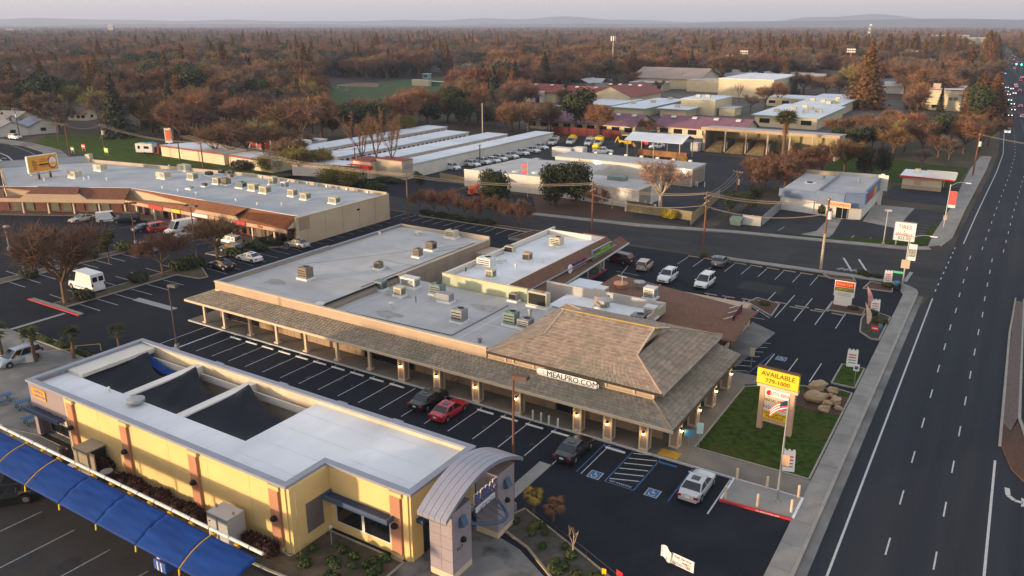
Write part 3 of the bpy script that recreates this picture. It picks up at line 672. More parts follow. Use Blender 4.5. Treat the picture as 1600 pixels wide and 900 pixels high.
TP['palm'] = tree_proto('fan_palm', *fan_palm(1,3.2,26,.95)[:2], bark, leaf_palm)
TP['palm_tall'] = tree_proto('fan_palm', *fan_palm(2,12,46,1.9,0)[:2], bark, leaf_palm, fan_palm(2,12,46,1.9,4.0)[2])
TP['palm_yellow'] = tree_proto('fan_palm', *fan_palm(3,2.0,12,.75)[:2], bark, mat('leaves_yellow', (.40,.26,.03),.8,0))
TP['palm_dead'] = tree_proto('fan_palm', *fan_palm(4,1.7,14,.75)[:2], bark, leaf_dead)
HH = {k: o['h'] for k, o in TP.items()}
for o in TP.values(): del o['h']
NTREE = [0]
def tree(kind, p, h, label, group=None, cat='tree', wide=1.0):
 s = h/HH[kind]; a = R.uniform(0,2*pi); NTREE[0] += 1
 return copy_tree(TP[kind], None, (p[0], p[1], 0), a, (s*wide, s*wide, s), label, group)
def bush_proto(name, seed, m, n=420, s=.13, rx=1.0, rz=.7):
 r = random.Random(seed); C = MB()
 C.blob((0,0, rz*.45), rx*.72, rx*.72, rz*.42,.12,9,6, seed)
 for k in range(n):
  v = rvec(r); p = Vector((v.x*rx, v.y*rx, rz*.5+v.z*rz*.5))*r.uniform(.82,1.05)
  if p.z < .02: continue
  leafq(C, p, (v+rvec(r)*.9).normalized(), s*r.uniform(.6,1.4), r)
 o = C.build(name, m); tag(o, 'x', 'shrub'); return proto(o)
BP = {'dark': bush_proto('shrub', 1, leaf_dark), 'brown': bush_proto('shrub', 2, leaf_bush), 'maroon': bush_proto('shrub', 3, leaf_maroon), 'olive': bush_proto('shrub', 4, mat('leaves_weed', (.080,.072,.022),.9,0, rnd=.25)), 'grass': bush_proto('grass_clump', 5, grass_tuft, 260,.16,.6,.8), 'yellow': bush_proto('shrub', 6, mat('leaves_gold', (.36,.27,.02),.9,0))}
def bush(kind, p, rx, ry, h, label, group=None, rz=0):
 return copy_tree(BP[kind], None, (p[0], p[1], p[2] if len(p) > 2 else .05), rz, (rx, ry, h/.72), label, group)

# ------------------------------------------------------------------ vehicles
paints = {}
def paint(name, c, metal=.0):
 if name not in paints: paints[name] = mat('paint_'+name, c, .32,.03,1, metal=metal, spec=.5, coat=.6)
 return paints[name]
base_paint = paint('silver', (.42,.43,.44),.35)
for nm, c, me in (('white', (.74,.74,.72),0),('black', (.012,.013,.015),0),('red', (.42,.015,.03),0),('darkred', (.085,.012,.02),.2),('darkblue', (.018,.028,.055),.2),('grey', (.10,.105,.11),.3),
                  ('lightblue', (.33,.40,.47),.3),('beige', (.50,.43,.33),.1),('champagne', (.40,.37,.32),.3),('charcoal', (.016,.018,.022),.2),('yellow', (.75,.36,.02),0),('palesilver', (.50,.51,.52),.2)): paint(nm, c, me)
def wheel_parts(o, x, y, r, w=.22):
 wp = MB(); wp.tube((x, y-w/2, r),(x, y+w/2, r), r, r, 16)
 t = wp.build('wheel', rubber, o, True); s = 1 if y > 0 else -1
 rm = MB(); rm.tube((x, y+s*(w/2-.02), r),(x, y+s*(w/2+.012), r), r*.62, r*.56,10); rm.build('rim', chrome, t, True)
def car_proto(kind):
 P = dict(
     sedan=dict(L=4.75, W=1.82, h=[(-2.37,.62),(-2.30,.93),(-1.55,1.0),(.95,.93),(2.0,.78),(2.32,.62)], cab=(-1.72,-1.02,.18,1.02), zt=1.44, r=.33, wx=(-1.42,1.42)),
     hatch=dict(L=4.1, W=1.78, h=[(-2.05,.7),(-2.02,1.0),(-1.5,1.04),(.9,1.0),(1.75,.85),(2.03,.66)], cab=(-1.98,-1.72,.15,1.0), zt=1.58, r=.33, wx=(-1.28,1.28)),
     suv=dict(L=4.65, W=1.88, h=[(-2.32,.75),(-2.28,1.08),(-1.5,1.12),(.95,1.08),(1.95,.96),(2.28,.72)], cab=(-2.22,-1.92,.25,1.05), zt=1.72, r=.37, wx=(-1.38,1.42)),
     wagon=dict(L=4.9, W=1.95, h=[(-2.45,.7),(-2.4,1.02),(-1.5,1.05),(1.2,1.02),(2.1,.84),(2.42,.66)], cab=(-2.36,-2.12,.45,1.45), zt=1.74, r=.34, wx=(-1.45,1.5)),
     pickup=dict(L=5.5, W=1.95, h=[(-2.75,.8),(-2.72,1.02),(-.75,1.05),(1.1,1.08),(2.3,1.0),(2.7,.75)], cab=(-.72,-.55,.45,1.1), zt=1.80, r=.39, wx=(-1.72,1.72)),
     van=dict(L=5.6, W=2.02, h=[(-2.82,.8),(-2.78,1.2),(-1.5,1.2),(1.55,1.2),(2.45,1.0),(2.75,.7)], cab=(-2.78,-2.68,1.05,1.85), zt=2.55, r=.36, wx=(-1.7,1.8)))[kind]
 o = thing('parked_'+{'hatch': 'hatchback', 'wagon': 'minivan'}.get(kind, kind), 'x', 'van' if kind == 'van' else 'pickup truck' if kind == 'pickup' else 'car')
 W, L, r = P['W']/2, P['L'], P['r']; ht = P['h']; wx = P['wx']
 def top(x):
  for (a, za),(b, zb) in zip(ht[:-1], ht[1:]):
   if a <= x <= b: return za+(zb-za)*(x-a)/(b-a)
  return ht[0][1] if x < ht[0][0] else ht[-1][1]
 xs = set(x for x, _ in ht)
 for c in wx:
  for d in (-r-.10,-r-.02,-r*.72,-r*.3, r*.3, r*.72, r+.02, r+.10): xs.add(c+d)
 xs |= {-L*.25,0, L*.2, L*.12}; xs = sorted(x for x in xs if ht[0][0] <= x <= ht[-1][0])
 def bot(x):
  for c in wx:
   d = abs(x-c)
   if d <= r+.03: return max(.26, r+sqrt(max(0,(r+.06)**2-d*d))*.98)
  return .24 if abs(x) < L*.47 else .34
 def wid(x):
  t = abs(x)/(L/2); return W*(1-.16*max(0, t-.62)/.38*max(0, t-.62)/.38-.04*max(0, t-.5))
 B = MB(); rings = []
 for x in xs:
  zt, zb, w = top(x), bot(x), wid(x); zm = max(zb+.02, zb+(zt-zb)*.55)
  rings.append([(x, -w*.97, zb),(x, -w, zm),(x, -w*.93, zt-.03),(x, -w*.6, zt+.02),(x, w*.6, zt+.02),(x, w*.93, zt-.03),(x, w, zm),(x, w*.97, zb)])
 for a, b in zip(rings[:-1], rings[1:]):
  for k in range(7): B.quad(a[k], b[k], b[k+1], a[k+1])
  B.quad(a[7], b[7], b[0], a[0])
 i = len(B.v); B.v += rings[0]; B.f.append(tuple(range(i, i+8))); i = len(B.v); B.v += rings[-1]; B.f.append(tuple(range(i+7, i-1,-1)))
 c0, c1, c2, c3 = P['cab']; zt = P['zt']; wb, wt = W*.92, W*.76 if kind != 'van' else W*.86
 z0, z3 = top(c0)-.02, top(c3)-.02; zb_ = lambda x: top(x)-.02
 cab = [(c0,-wb, z0),(c3,-wb, z3),(c3, wb, z3),(c0, wb, z0),(c1,-wt, zt-.05),(c2,-wt, zt),(c2, wt, zt),(c1, wt, zt-.05)]
 B.hexa(cab)
 me = B.mesh('body');
 import bmesh
 bm = bmesh.new(); bm.from_mesh(me); bmesh.ops.remove_doubles(bm, verts=bm.verts, dist=.002); bmesh.ops.recalc_face_normals(bm, faces=bm.faces); bm.to_mesh(me); bm.free()
 me.materials.append(base_paint); link('body', me, o, (0,0,0),.05, seg=2)
 def pane(name, a, b, c, d, ins=.08, off=.018, m=glass_car, insb=None):
  a, b, c, d = map(Vector, (a, b, c, d)); n = (b-a).cross(d-a).normalized(); cc = (a+b+c+d)/4
  if (cc-Vector((0,0, zt*.6))).dot(n) < 0: n = -n
  pts = [p+(cc-p).normalized()*ins*(1.25)+n*off for p in (a, b, c, d)]
  MB().quad(*[tuple(p) for p in pts]).build(name, m, o, True)
 pane('windscreen', cab[1], cab[2], cab[6], cab[5])
 if kind != 'van': pane('rear_window', cab[3], cab[0], cab[4], cab[7])
 else:
  for s in (-1,1): MB().quad((-2.83, s*.12,1.55),(-2.83, s*.72,1.55),(-2.80, s*.68,2.15),(-2.80, s*.12,2.15)).build('rear_window', glass_car, o, True)
 cuts = {'sedan': (.5,), 'hatch': (.34,.66), 'suv': (.3,.64), 'wagon': (.33,.68), 'pickup': (.5,), 'van': (.80,)}[kind]
 for s in (0,1):
  A, Bq, Cq, D = (cab[0], cab[1], cab[5], cab[4]) if s == 0 else (cab[3], cab[2], cab[6], cab[7])
  ts = [0]+list(cuts)+[1]
  for t0, t1 in zip(ts[:-1], ts[1:]):
   if kind == 'van' and t0 < .5: continue
   lp = lambda p, q, t: Vector(p).lerp(Vector(q), t)
   pane('side_window', lp(A, Bq, t0), lp(A, Bq, t1), lp(D, Cq, t1), lp(D, Cq, t0),.055)
 for s in (-1,1):
  for x in wx: wheel_parts(o, x, s*(W-.10), r)
  zf = top(L/2-.2)-.1; xf = ht[-1][0]
  MB().hexa([(xf-.22, s*(W*.55), zf-.06),(xf+.012, s*W*.5, zf-.08),(xf-.02, s*W*.80, zf-.07),(xf-.30, s*W*.93, zf-.05),(xf-.25, s*W*.55, zf+.09),(xf-.05, s*W*.5, zf+.02),(xf-.10, s*W*.80, zf+.05),(xf-.36, s*W*.92, zf+.10)]).build('headlight', lens_clear, o, True)
  zr = top(-L/2+.1); xr = ht[0][0]
  if kind in ('sedan', 'pickup'): MB().cbox(xr+.05, s*W*.74, zr-.26,.16, W*.36,.17).build('taillight', lens_red, o, True)
  else: MB().cbox(xr+.07, s*W*.80, zr-.25,.16, W*.20,.40).build('taillight', lens_red, o, True)
  MB().cbox(c3-.22, s*(W+.05), z3+.02,.12,.20,.13).build('mirror', base_paint, o, True, .02)
 MB().cbox(ht[0][0]-.005,0,.62,.02,.34,.16).build('licence_plate', sign_white, o, True)
 MB().cbox(ht[-1][0]-.02,0,.42,.05, W*1.0,.16).build('grille', dark_grille, o, True)
 if kind in ('suv', 'wagon'):
  for s in (-1,1): MB().tube((c1+.1, s*wt*.9, zt+.03),(c2-.1, s*wt*.9, zt+.05),.025,.025,5).build('roof_rail', black if kind == 'suv' else chrome, o, True)
 if kind == 'sedan': MB().quad((-.75,-.32, zt+.002),(-.15,-.32, zt+.012),(-.15,.32, zt+.012),(-.75,.32, zt+.002)).build('sunroof', glass_car, o, True)
 if kind == 'pickup':
  MB().box(-2.68,-.8,-W*.80, W*.80,1.06,1.075).build('bed_floor', dark_grille, o, True)
  for s in (-1,1): MB().box(-2.7,-.78, s*W*.80-.05, s*W*.80+.05,1.02,1.22).build('bed_side', base_paint, o, True)
  MB().box(-2.74,-2.66,-W*.8, W*.8,1.02,1.22).build('tailgate', base_paint, o, True)
 if kind == 'van':
  for s in (-1,1): MB().box(-2.3,.9, s*W*1.0-.01, s*W*1.0+.01,.62,.70).build('side_moulding', dark_grille, o, True)
 return proto(o)
CP = {k: car_proto(k) for k in ('sedan', 'hatch', 'suv', 'wagon', 'pickup', 'van')}
def car(kind, p, deg, colour, label, group='parked cars', s=1.0):
 return copy_tree(CP[kind], None, (p[0], p[1], .014), radians(deg), s, label, group, {base_paint.name: paints[colour]})
# traffic far along the road: one mesh each, lamps lit
def traffic_proto():
 res = {}
 for kind in ('sedan', 'suv'):
  b = [c for c in KID[CP[kind].name] if c.name.startswith('body')][0]
  o = thing('moving_car', 'x', 'car'); bb = bpy.data.objects.new('body', b.data); COL.objects.link(bb); bb.parent = o
  for nm in ('windscreen', 'rear_window'):
   g = [c for c in KID[CP[kind].name] if c.name.startswith(nm)][0]; gg = bpy.data.objects.new(nm, g.data); COL.objects.link(gg); gg.parent = o
  hl = MB(); tl = MB(); L = 2.35
  for s in (-1,1): hl.cbox(L, s*.62,.60,.12,.30,.16); tl.cbox(-L, s*.66,.74,.12,.28,.15)
  hl.build('headlights', head_on, o, True); tl.build('taillights', tail_on, o, True)
  wb = MB()
  for s in (-1,1):
   for x in (-1.4,1.4): wb.tube((x, s*.78,.33),(x, s*.9,.33),.33,.33,10)
  wb.build('wheels', rubber, o, True)
  res[kind] = proto(o)
 return res
TR = traffic_proto()

# ------------------------------------------------------------------ the shop with the pagoda roof
def lerp3(a, b, t): return tuple(a[k]+(b[k]-a[k])*t for k in range(len(a)))
def shingles(mb, a, b, c, d, rows, w, t=.05, seed=0):
 """courses of single shingles over the roof face a-b (eave) d-c (top); every piece a little uneven"""
 r = random.Random(seed); a, b, c, d = map(Vector, (a, b, c, d)); n = (b-a).cross(d-a).normalized()
 if n.z < 0: n = -n
 for k in range(rows):
  t0, t1 = k/rows, min(1,(k+1.18)/rows); L0, R0 = a.lerp(d, t0), b.lerp(c, t0); L1, R1 = a.lerp(d, t1), b.lerp(c, t1)
  m = max(1, int((R0-L0).length/w)); sh = (r.random()-.5)/m
  for j in range(m):
   u0 = max(0,(j/m)+sh); u1 = min(1,((j+1)/m)+sh-.012/max(w, .1)*.1)
   if j == 0: u0 = 0
   if j == m-1: u1 = 1
   lift = t*r.uniform(.7,1.35)
   p, q, s, o_ = L0.lerp(R0, u0)+n*lift, L0.lerp(R0, u1)+n*lift, L1.lerp(R1, u1)+n*.012, L1.lerp(R1, u0)+n*.012
   mb.quad(tuple(p), tuple(q), tuple(s), tuple(o_))
   mb.quad(tuple(L0.lerp(R0, u0)-n*.0), tuple(L0.lerp(R0, u1)-n*.0), tuple(q), tuple(p))
 return mb
shop = thing('pagoda_roof_shop', 'long tan shop building with taupe pagoda roof and shingled arcade along the front', 'building', (-50,68))
# walls and roofs
b = MB(); b.box(-82.2,-65,61.4,97.5,.0,4.1); b.build('rear_block', tan_wall, shop)
MB().box(-81.95,-65.3,61.3,97.2,4.1,4.32).build('roof_deck', roof_grey, shop)
MB().box(-65,-43.3,61.3,78.0,.0,3.3).build('middle_block', tan_wall, shop)
MB().box(-64.9,-41.2,61.4,78.2,3.3,3.52).build('roof_deck', roof_grey, shop)
MB().box(-43.3,-23.6,62.2,79,0,3.4).build('front_block', panel_tan, shop)
MB().box(-44.2,-31.2,78.4,83.6,0,3.5).build('rear_annex', tan_wall, shop); MB().box(-44,-31.4,78.6,83.4,3.5,3.6).build('roof_deck', roof_white, shop)
MB().box(-47,-31.2,83.4,83.75,0,4.75).build('parapet', mat('parapet_grey', (.42,.40,.37),.85,.06,.6), shop); MB().box(-31.45,-31.2,78.5,83.39,0,4.6).build('parapet', beige_wall, shop)
MB().box(-82.3,-41.2,61.05,61.32,3.5,4.78).build('parapet', stucco_tan, shop)
MB().box(-82.36,-41.2,60.98,61.38,4.78,4.9).build('coping', trim_cream, shop); MB().box(-82.3,-41.2,60.96,61.04,3.66,3.86).build('flashing', trim_cream, shop)
for x, y0, y1, z in ((-82.3,61.32,81,4.78),(-82.3,81,97.6,4.62)):
 MB().box(x, x+.3, y0, y1,3.6, z).build('parapet', tan_wall, shop); MB().box(x-.05, x+.35, y0+.01, y1, z, z+.09).build('coping', cap_blue, shop)
MB().box(-82,-71,97.3,97.6,3.6,4.72).build('parapet', beige_wall, shop); MB().box(-71,-64.9,97.2,97.5,3.6,5.0).build('parapet', beige_wall, shop)
MB().box(-65.3,-64.9,76,97.2,3.6,4.5).build('parapet', tan_wall, shop); MB().box(-65.4,-64.8,76,97.3,4.5,4.58).build('coping', beige_wall, shop)
MB().box(-65.2,-64.98,61.5,76,4.32,4.5).build('coping', black, shop)
for k in range(8): MB().box(-64.9,-64.86,76.4+k*2.6,76.45+k*2.6,0,4.5).build('wall_joint', beige_wall, shop)
MB().box(-64.9,-64.84,86,87.1,0,2.1).build('back_door', cream_wall, shop); MB().box(-64.9,-62.6,93.5,97.4,0,3.4).build('lean_to', beige_wall, shop)
# front wall, panel by panel
x = -82.0; k = 0
GL = [(-81.6,-74.6),(-57.6,-50.6),(-33.1,-30.1)]
while x < -23.4:
 w = 1.22
 g = any(a < x+w/2 < c for a, c in GL)
 if not g: MB().box(x+.02, x+w-.02,60.98,61.06,.2,3.5).build('wall_panel', panel_tan, shop)
 x += w
MB().box(-82,-23.5,61.06,61.3,.14,3.6).build('front_wall', mat('wall_dark_tan', (.20,.14,.09),.85,.08,1), shop)
for a, c in GL:
 n = int((c-a)/1.5)
 for j in range(n): MB().box(a+(c-a)*j/n+.05, a+(c-a)*(j+1)/n-.05,60.96,61.05,.25,2.6).build('shop_window', glass_dark, shop)
 MB().box(a, c, 60.94,61.04,2.62,2.75).build('window_frame', pole_dark, shop)
for k in range(14): MB().box(-23.58,-23.5,62.4+k*1.15,63.5+k*1.15,.2,3.3).build('wall_panel', panel_tan, shop)
MB().box(-23.58,-23.46,66.8,69.9,.2,2.5).build('shop_window', glass_dark, shop)
# arcade roof
E0 = 57.9; Z0 = 3.0; T0 = 61.02; Z1 = 3.82
def slab_roof(name, pts, t, m):
 return MB().slab(*pts, t).build(name, m, shop)
slab_roof('arcade_roof', [(-84.2, E0, Z0),(-20.3, E0, Z0),(-23.4, T0, Z1),(-81.2, T0, Z1)], .16, shingle2)
slab_roof('arcade_roof', [(-20.3, E0, Z0),(-20.3,77.2, Z0),(-23.4,77.2, Z1),(-23.4, T0, Z1)], .16, shingle2)
MB().tri((-84.2, E0, Z0),(-81.2, T0, Z1),(-84.2,63.5, Z0)).tri((-81.2, T0, Z1),(-82.2,64.5,3.5),(-84.2,63.5, Z0)).build('arcade_roof', shingle2, shop)
s = MB(); shingles(s, (-84.2, E0, Z0),(-20.3, E0, Z0),(-23.4, T0, Z1),(-81.2, T0, Z1),8,.5,.06,1)
shingles(s, (-20.3, E0, Z0),(-20.3,77.2, Z0),(-23.4,77.2, Z1),(-23.4, T0, Z1),8,.5,.06,2); s.build('shingles', shingle2, shop, kind='stuff')
MB().tube((-20.3, E0, Z0+.05),(-23.4, T0, Z1+.05),.09,.09,6).build('hip_cap', hip_cap, shop)
MB().box(-84.3,-20.2, E0-.1, E0, Z0-.22, Z0+.05).build('fascia', trim_cream, shop); MB().box(-20.3,-20.2, E0,77.2, Z0-.24, Z0+.04).build('fascia', mat('gutter_brown', (.10,.075,.06),.6,.1,1), shop)
MB().box(-84.3,-84.2, E0,63.5, Z0-.2, Z0+.05).build('fascia', trim_cream, shop)
MB().box(-84,-20.5,58.05,61,2.70,2.76).build('soffit', panel_tan, shop); MB().box(-23.3,-20.5,61.01,77,2.70,2.76).build('soffit', panel_tan, shop)
# columns
for k, cx in enumerate((-81.8,-78.2,-73.6,-69.0,-64.3,-59.5,-54.75)):
 MB().box(cx-.15, cx+.15,58.6,58.9,.14,2.72).build('post', trim_cream, shop); MB().box(cx-.32, cx+.32,58.45,59.05,.14,.34).build('post_base', trim_cream, shop)
MB().box(-82.0,-81.7,61.3,61.6,.14,2.72).build('post', trim_cream, shop)
def column(cx, cy, lamp):
 o = MB().box(cx-.33, cx+.33, cy-.33, cy+.33,.14,2.72).build('column', mat('column_taupe', (.34,.25,.19),.85,.06,1), shop)
 f = MB()
 for sx in (-1,1):
  for sy in (-1,1): f.box(cx+sx*.36-.07, cx+sx*.36+.07, cy+sy*.36-.07, cy+sy*.36+.07,.14,2.72)
 for z in (.14,2.5):
  f.box(cx-.292, cx+.292, cy-.41, cy-.335, z, z+.2); f.box(cx+.335, cx+.41, cy-.292, cy+.292, z, z+.2)
 f.build('trim', trim_cream, o)
 if lamp:
  lx, ly = (cx, cy-.52) if lamp == 'S' else (cx+.52, cy)
  l = MB().lathe(lx, ly, [(.02,1.78),(.11,1.84),(.16,2.02),(.05,2.12)], 8).build('lantern', pole_dark, shop)
  MB().lathe(lx, ly, [(.02,1.70),(.12,1.74),(.13,1.86),(.02,1.92)], 8).build('bulb', lamp_warm, l)
  pl = bpy.data.lights.new('lantern_light', 'POINT'); pl.energy = 3; pl.color = (1,.66,.3); pl.shadow_soft_size = .15
  po = bpy.data.objects.new('lantern_light', pl); COL.objects.link(po); po.location = (lx-(0.0), ly-(.25 if lamp == 'S' else 0),1.75)
  if lamp != 'S': po.location.x += .25
for k, cx in enumerate((-50.1,-45.45,-40.7,-35.95,-29.5,-26.45,-23.0)): column(cx, 58.75, 'S' if cx > -51 else None)
for cy in (60.55,65.2,69.9,74.65): column(-20.9, cy, 'E')
# clerestory band and the hip-and-gable roof
MB().box(-41.0,-23.3,61.06,61.4,3.5,4.62).build('clerestory', stucco_tan, shop); MB().box(-23.55,-23.3,61.4,77.0,3.5,4.62).build('clerestory', stucco_tan, shop)
MB().box(-41.0,-23.24,60.97,61.05,3.78,3.95).build('band_sill', trim_cream, shop)
for cx in (-38.9,-38.0,-35.7,-28.0,-25.2,-23.35): MB().box(cx-.09, cx+.09,60.96,61.05,3.95,4.62).build('band_post', trim_cream, shop)
for cy in (64.4,68,71.6,75.2): MB().box(-23.31,-23.22, cy-.09, cy+.09,3.9,4.62).build('band_post', trim_cream, shop)
EX0, EX1, EY0, EY1, EZ = -40.9,-22.45,60.7,77.4,4.68
GX0, GX1, GY0, GY1, GZ = -36.8,-26.7,64.9,73.2,5.95; RY, RZ = 69.05,7.3
fl, fr, br_, bl = (EX0, EY0, EZ),(EX1, EY0, EZ),(EX1, EY1, EZ),(EX0, EY1, EZ)
gfl, gfr, gbr, gbl = (GX0, GY0, GZ),(GX1, GY0, GZ),(GX1, GY1, GZ),(GX0, GY1, GZ); rl, rr_ = (GX0, RY, RZ),(GX1, RY, RZ)
slab_roof('pagoda_roof', [fl, fr, gfr, gfl], .14, shingle); slab_roof('pagoda_roof', [gfl, gfr, rr_, rl], .14, shingle)
slab_roof('pagoda_roof', [fr, br_, gbr, gfr], .14, shingle); slab_roof('pagoda_roof', [bl, fl, gfl, gbl], .14, shingle)
slab_roof('pagoda_roof', [br_, bl, gbl, gbr], .14, shingle); slab_roof('pagoda_roof', [gbr, gbl, rl, rr_], .14, shingle)
s = MB()
shingles(s, fl, fr, gfr, gfl, 9,.42,.06,3); shingles(s, gfl, gfr, rr_, rl, 9,.42,.06,4); shingles(s, fr, br_, gbr, gfr, 9,.42,.06,5)
shingles(s, bl, fl, gfl, gbl, 9,.42,.05,6); shingles(s, br_, bl, gbl, gbr, 9,.5,.05,7); shingles(s, gbr, gbl, rl, rr_, 9,.5,.05,8)
s.build('shingles', shingle, shop, kind='stuff')
for gx, sx in ((GX1,1),(GX0,-1)):
 MB().tri((gx+sx*-.35, GY0+.4, GZ+.1),(gx+sx*-.35, GY1-.4, GZ+.1),(gx+sx*-.35, RY, RZ-.12)).build('gable', stucco_tan, shop)
 for gy in (GY0, GY1):
  MB().tube((gx, gy, GZ+.03),(gx, RY, RZ+.04),.10,.10,4).build('bargeboard', trim_cream, shop)
MB().tube((GX0-.3, RY, RZ+.06),(GX1+.3, RY, RZ+.05),.055,.055,6).build('ridge_cap', mat('ridge_ochre', (.50,.33,.05),.6,.1,1), shop)
MB().box(GX0-.2, GX1+.2, RY+.09, RY+.2, RZ-.1, RZ+.02).build('ridge_board', black, shop)
for a, c in ((fr, gfr),(fl, gfl),(br_, gbr),(bl, gbl)): MB().tube((a[0], a[1], a[2]+.05),(c[0], c[1], c[2]+.06),.09,.09,6).build('hip_cap', hip_cap, shop)
MB().box(EX0-.05, EX1+.05, EY0-.08, EY0, EZ-.2, EZ+.03).build('gutter', mat('gutter_black', (.03,.025,.022),.5,.1,1), shop); MB().box(EX1, EX1+.08, EY0, EY1, EZ-.2, EZ+.03).build('gutter', mat('gutter_pale', (.42,.38,.33),.6,.3,.8), shop)
MB().box(EX0, EX1, EY0+.02,61.05,4.50,4.53).build('soffit', panel_tan, shop)
MB().box(-25.5,-22.6,61,77.2,4.50,4.53).build('soffit', panel_tan, shop)
# its roof sign
bn = thing('shop_name_banner', 'long white banner lettered in black hung under the pagoda roof edge', 'sign', (-31.7,60.9,4.2))
pts = [(-34.75,3.72),(-28.75,3.72),(-28.45,3.91),(-28.45,4.19),(-28.75,4.42),(-34.75,4.42),(-35.0,4.22),(-35.0,3.92)]
bm_ = MB(); i = len(bm_.v); bm_.v += [(x, 60.42, z) for x, z in pts]+[(x, 60.5, z) for x, z in pts]; n = len(pts)
bm_.f += [tuple(range(n)), tuple(range(2*n-1, n-1,-1))]+[(k, n+k, n+(k+1) % n, (k+1) % n) for k in range(n)]
bm_.build('board', sign_white, bn); text('MEALPRO.COM', letter_black, bn, (-31.2,60.41,4.07), FACE_S, .80,.012, sx=.98, bold=.012)
MB().tri((-34.4,60.41,4.3),(-34.1,60.41,4.3),(-34.25,60.41,3.85)).build('emblem', mat('emblem_pale', (.50,.48,.45),.7,0), bn)
# roof seams / drip lines
for a, c in (((-80,73,4.335),(-65.2,96.5,4.335)),((-72.5,81,4.335),(-65.4,81,4.335)),((-68,88,4.335),(-65.4,94,4.335))):
 m_ = MB(); strip(m_, a, c, .07,4.332); m_.build('roof_seam', mat('seam_black', (.05,.05,.05),.8,0), shop)
for a, c in (((-47,61.6),(-46.8,76)),((-52,69.5),(-41.5,69.3))): m_ = MB(); strip(m_, a, c, .08,3.528); m_.build('roof_seam', roof_white, shop)

def seams(par, x0, x1, y0, y1, z, step, m, along='y', w=.05):
 m_ = MB(); r_ = random.Random(int(x0)); t = step*.6
 while t < ((x1-x0) if along == 'y' else (y1-y0)):
  j = r_.uniform(-.2,.2)
  if along == 'y': strip(m_, (x0+t+j, y0),(x0+t, y1), w, z)
  else: strip(m_, (x0, y0+t+j),(x1, y0+t), w, z)
  t += step
 m_.build('membrane_seams', m, par)
seam_d = mat('seam_grey', (.30,.30,.295),.9,.3,1)
seams(shop, -81.8,-65.4,61.5,97,4.326,2.9, seam_d, 'x'); seams(shop, -64.8,-43,61.5,78,3.526,2.9, seam_d, 'y')
for a in ((-77,66,4.33),(-70,78,4.33),(-58,66,3.53),(-50,74,3.53),(-62,72,3.53)):
 m_ = MB(); n_ = 12; r_ = random.Random(int(a[0])); m_.poly([(a[0]+2.2*r_.uniform(.5,1.1)*cos(2*pi*j/n_), a[1]+1.3*r_.uniform(.5,1.1)*sin(2*pi*j/n_)) for j in range(n_)], a[2]); m_.build('ponding_stain', mat('pond_stain', (.33,.32,.30),.85,.2,1.5), shop)
for a, c in (((-66,70,4.4),(-66,95,4.4)),((-63,64,3.6),(-48,64.5,3.6)),((-48,64.5,3.6),(-48,76,3.6))): MB().tube(a, c, .045,.045,5).build('conduit', pole_dark, shop)
# ------------------------------------------------------------------ rooftop machines
def unit(x, y, z, lx, ly, h, m, label, kind='box', group=None, rz=0, curb=.25):
 o = thing('rooftop_air_conditioner', label, 'air conditioner', (x, y, z), group, rz)
 MB().cbox(0,0,0, lx+.3, ly+.3, curb).build('curb', roof_white, o, True)
 bd = MB().cbox(0,0, curb, lx, ly, h).build('housing', m, o, True, .03)
 if kind in ('box', 'fan'):
  MB().cyl(lx*.1, ly*.05, curb+h, curb+h+.09, min(lx, ly)*.36,14).build('fan_ring', m, o, True)
  f = MB(); f.cyl(lx*.1, ly*.05, curb+h+.09, curb+h+.10, min(lx, ly)*.30,14); f.build('fan', black, o, True)
  for k in range(3): MB().box(-lx*.42, lx*.42,-ly/2-.012,-ly/2, curb+h*(.2+.24*k), curb+h*(.3+.24*k)).build('louvre', dark_grille, o, True)
  MB().box(lx/2, lx/2+.012,-ly*.3, ly*.3, curb+h*.2, curb+h*.75).build('side_panel', dark_grille if kind == 'fan' else m, o, True)
 elif kind == 'hood':
  MB().hexa([(-lx/2-.55,-ly*.45, curb+h*.15),(-lx/2,-ly*.45, curb+h*.15),(-lx/2, ly*.45, curb+h*.15),(-lx/2-.55, ly*.45, curb+h*.15),(-lx/2-.45,-ly*.45, curb+h*.85),(-lx/2,-ly*.45, curb+h),(-lx/2, ly*.45, curb+h),(-lx/2-.45, ly*.45, curb+h*.85)]).build('intake_hood', m, o, True)
  MB().box(-lx/2-.57,-lx/2-.5,-ly*.4, ly*.4, curb+h*.2, curb+h*.75).build('grille', black, o, True)
  MB().box(-lx*.1, lx*.4,-ly/2-.012,-ly/2, curb+h*.2, curb+h*.8).build('side_panel', hvac_grey, o, True)
 elif kind == 'cooler':
  for k in range(5):
   MB().box(-lx*.38, lx*.38,-ly/2-.012,-ly/2, curb+h*(.12+.15*k), curb+h*(.2+.15*k)).build('louvre', dark_grille, o, True)
   MB().box(lx/2, lx/2+.012,-ly*.38, ly*.38, curb+h*(.12+.15*k), curb+h*(.2+.15*k)).build('louvre', dark_grille, o, True)
  MB().cbox(0,0, curb+h, lx*1.06, ly*1.06,.06).build('lid', m, o, True)
 elif kind == 'coil':
  MB().box(-lx*.45, lx*.45,-ly/2-.012,-ly/2, curb+h*.1, curb+h*.9).build('coil', black, o, True)
  MB().cbox(0,0, curb+h, lx*.5, ly*.5,.12).build('cap', hvac_brown, o, True)
 return o
def vent(x, y, z, r, h, m, label, cap=True, group=None):
 o = thing('roof_vent', label, 'roof vent', (x, y, z), group)
 MB().cyl(0,0,0, h, r, 10).build('pipe', m, o, True)
 if cap: MB().lathe(0,0, [(r*1.1, h),(r*1.7, h+.05),(r*1.7, h+.2),(r*.4, h+.32)], 10).build('cap', m, o, True)
 else: MB().cyl(0,0,0,.06, r*2.2,10).build('flashing', roof_white, o, True)
 return o
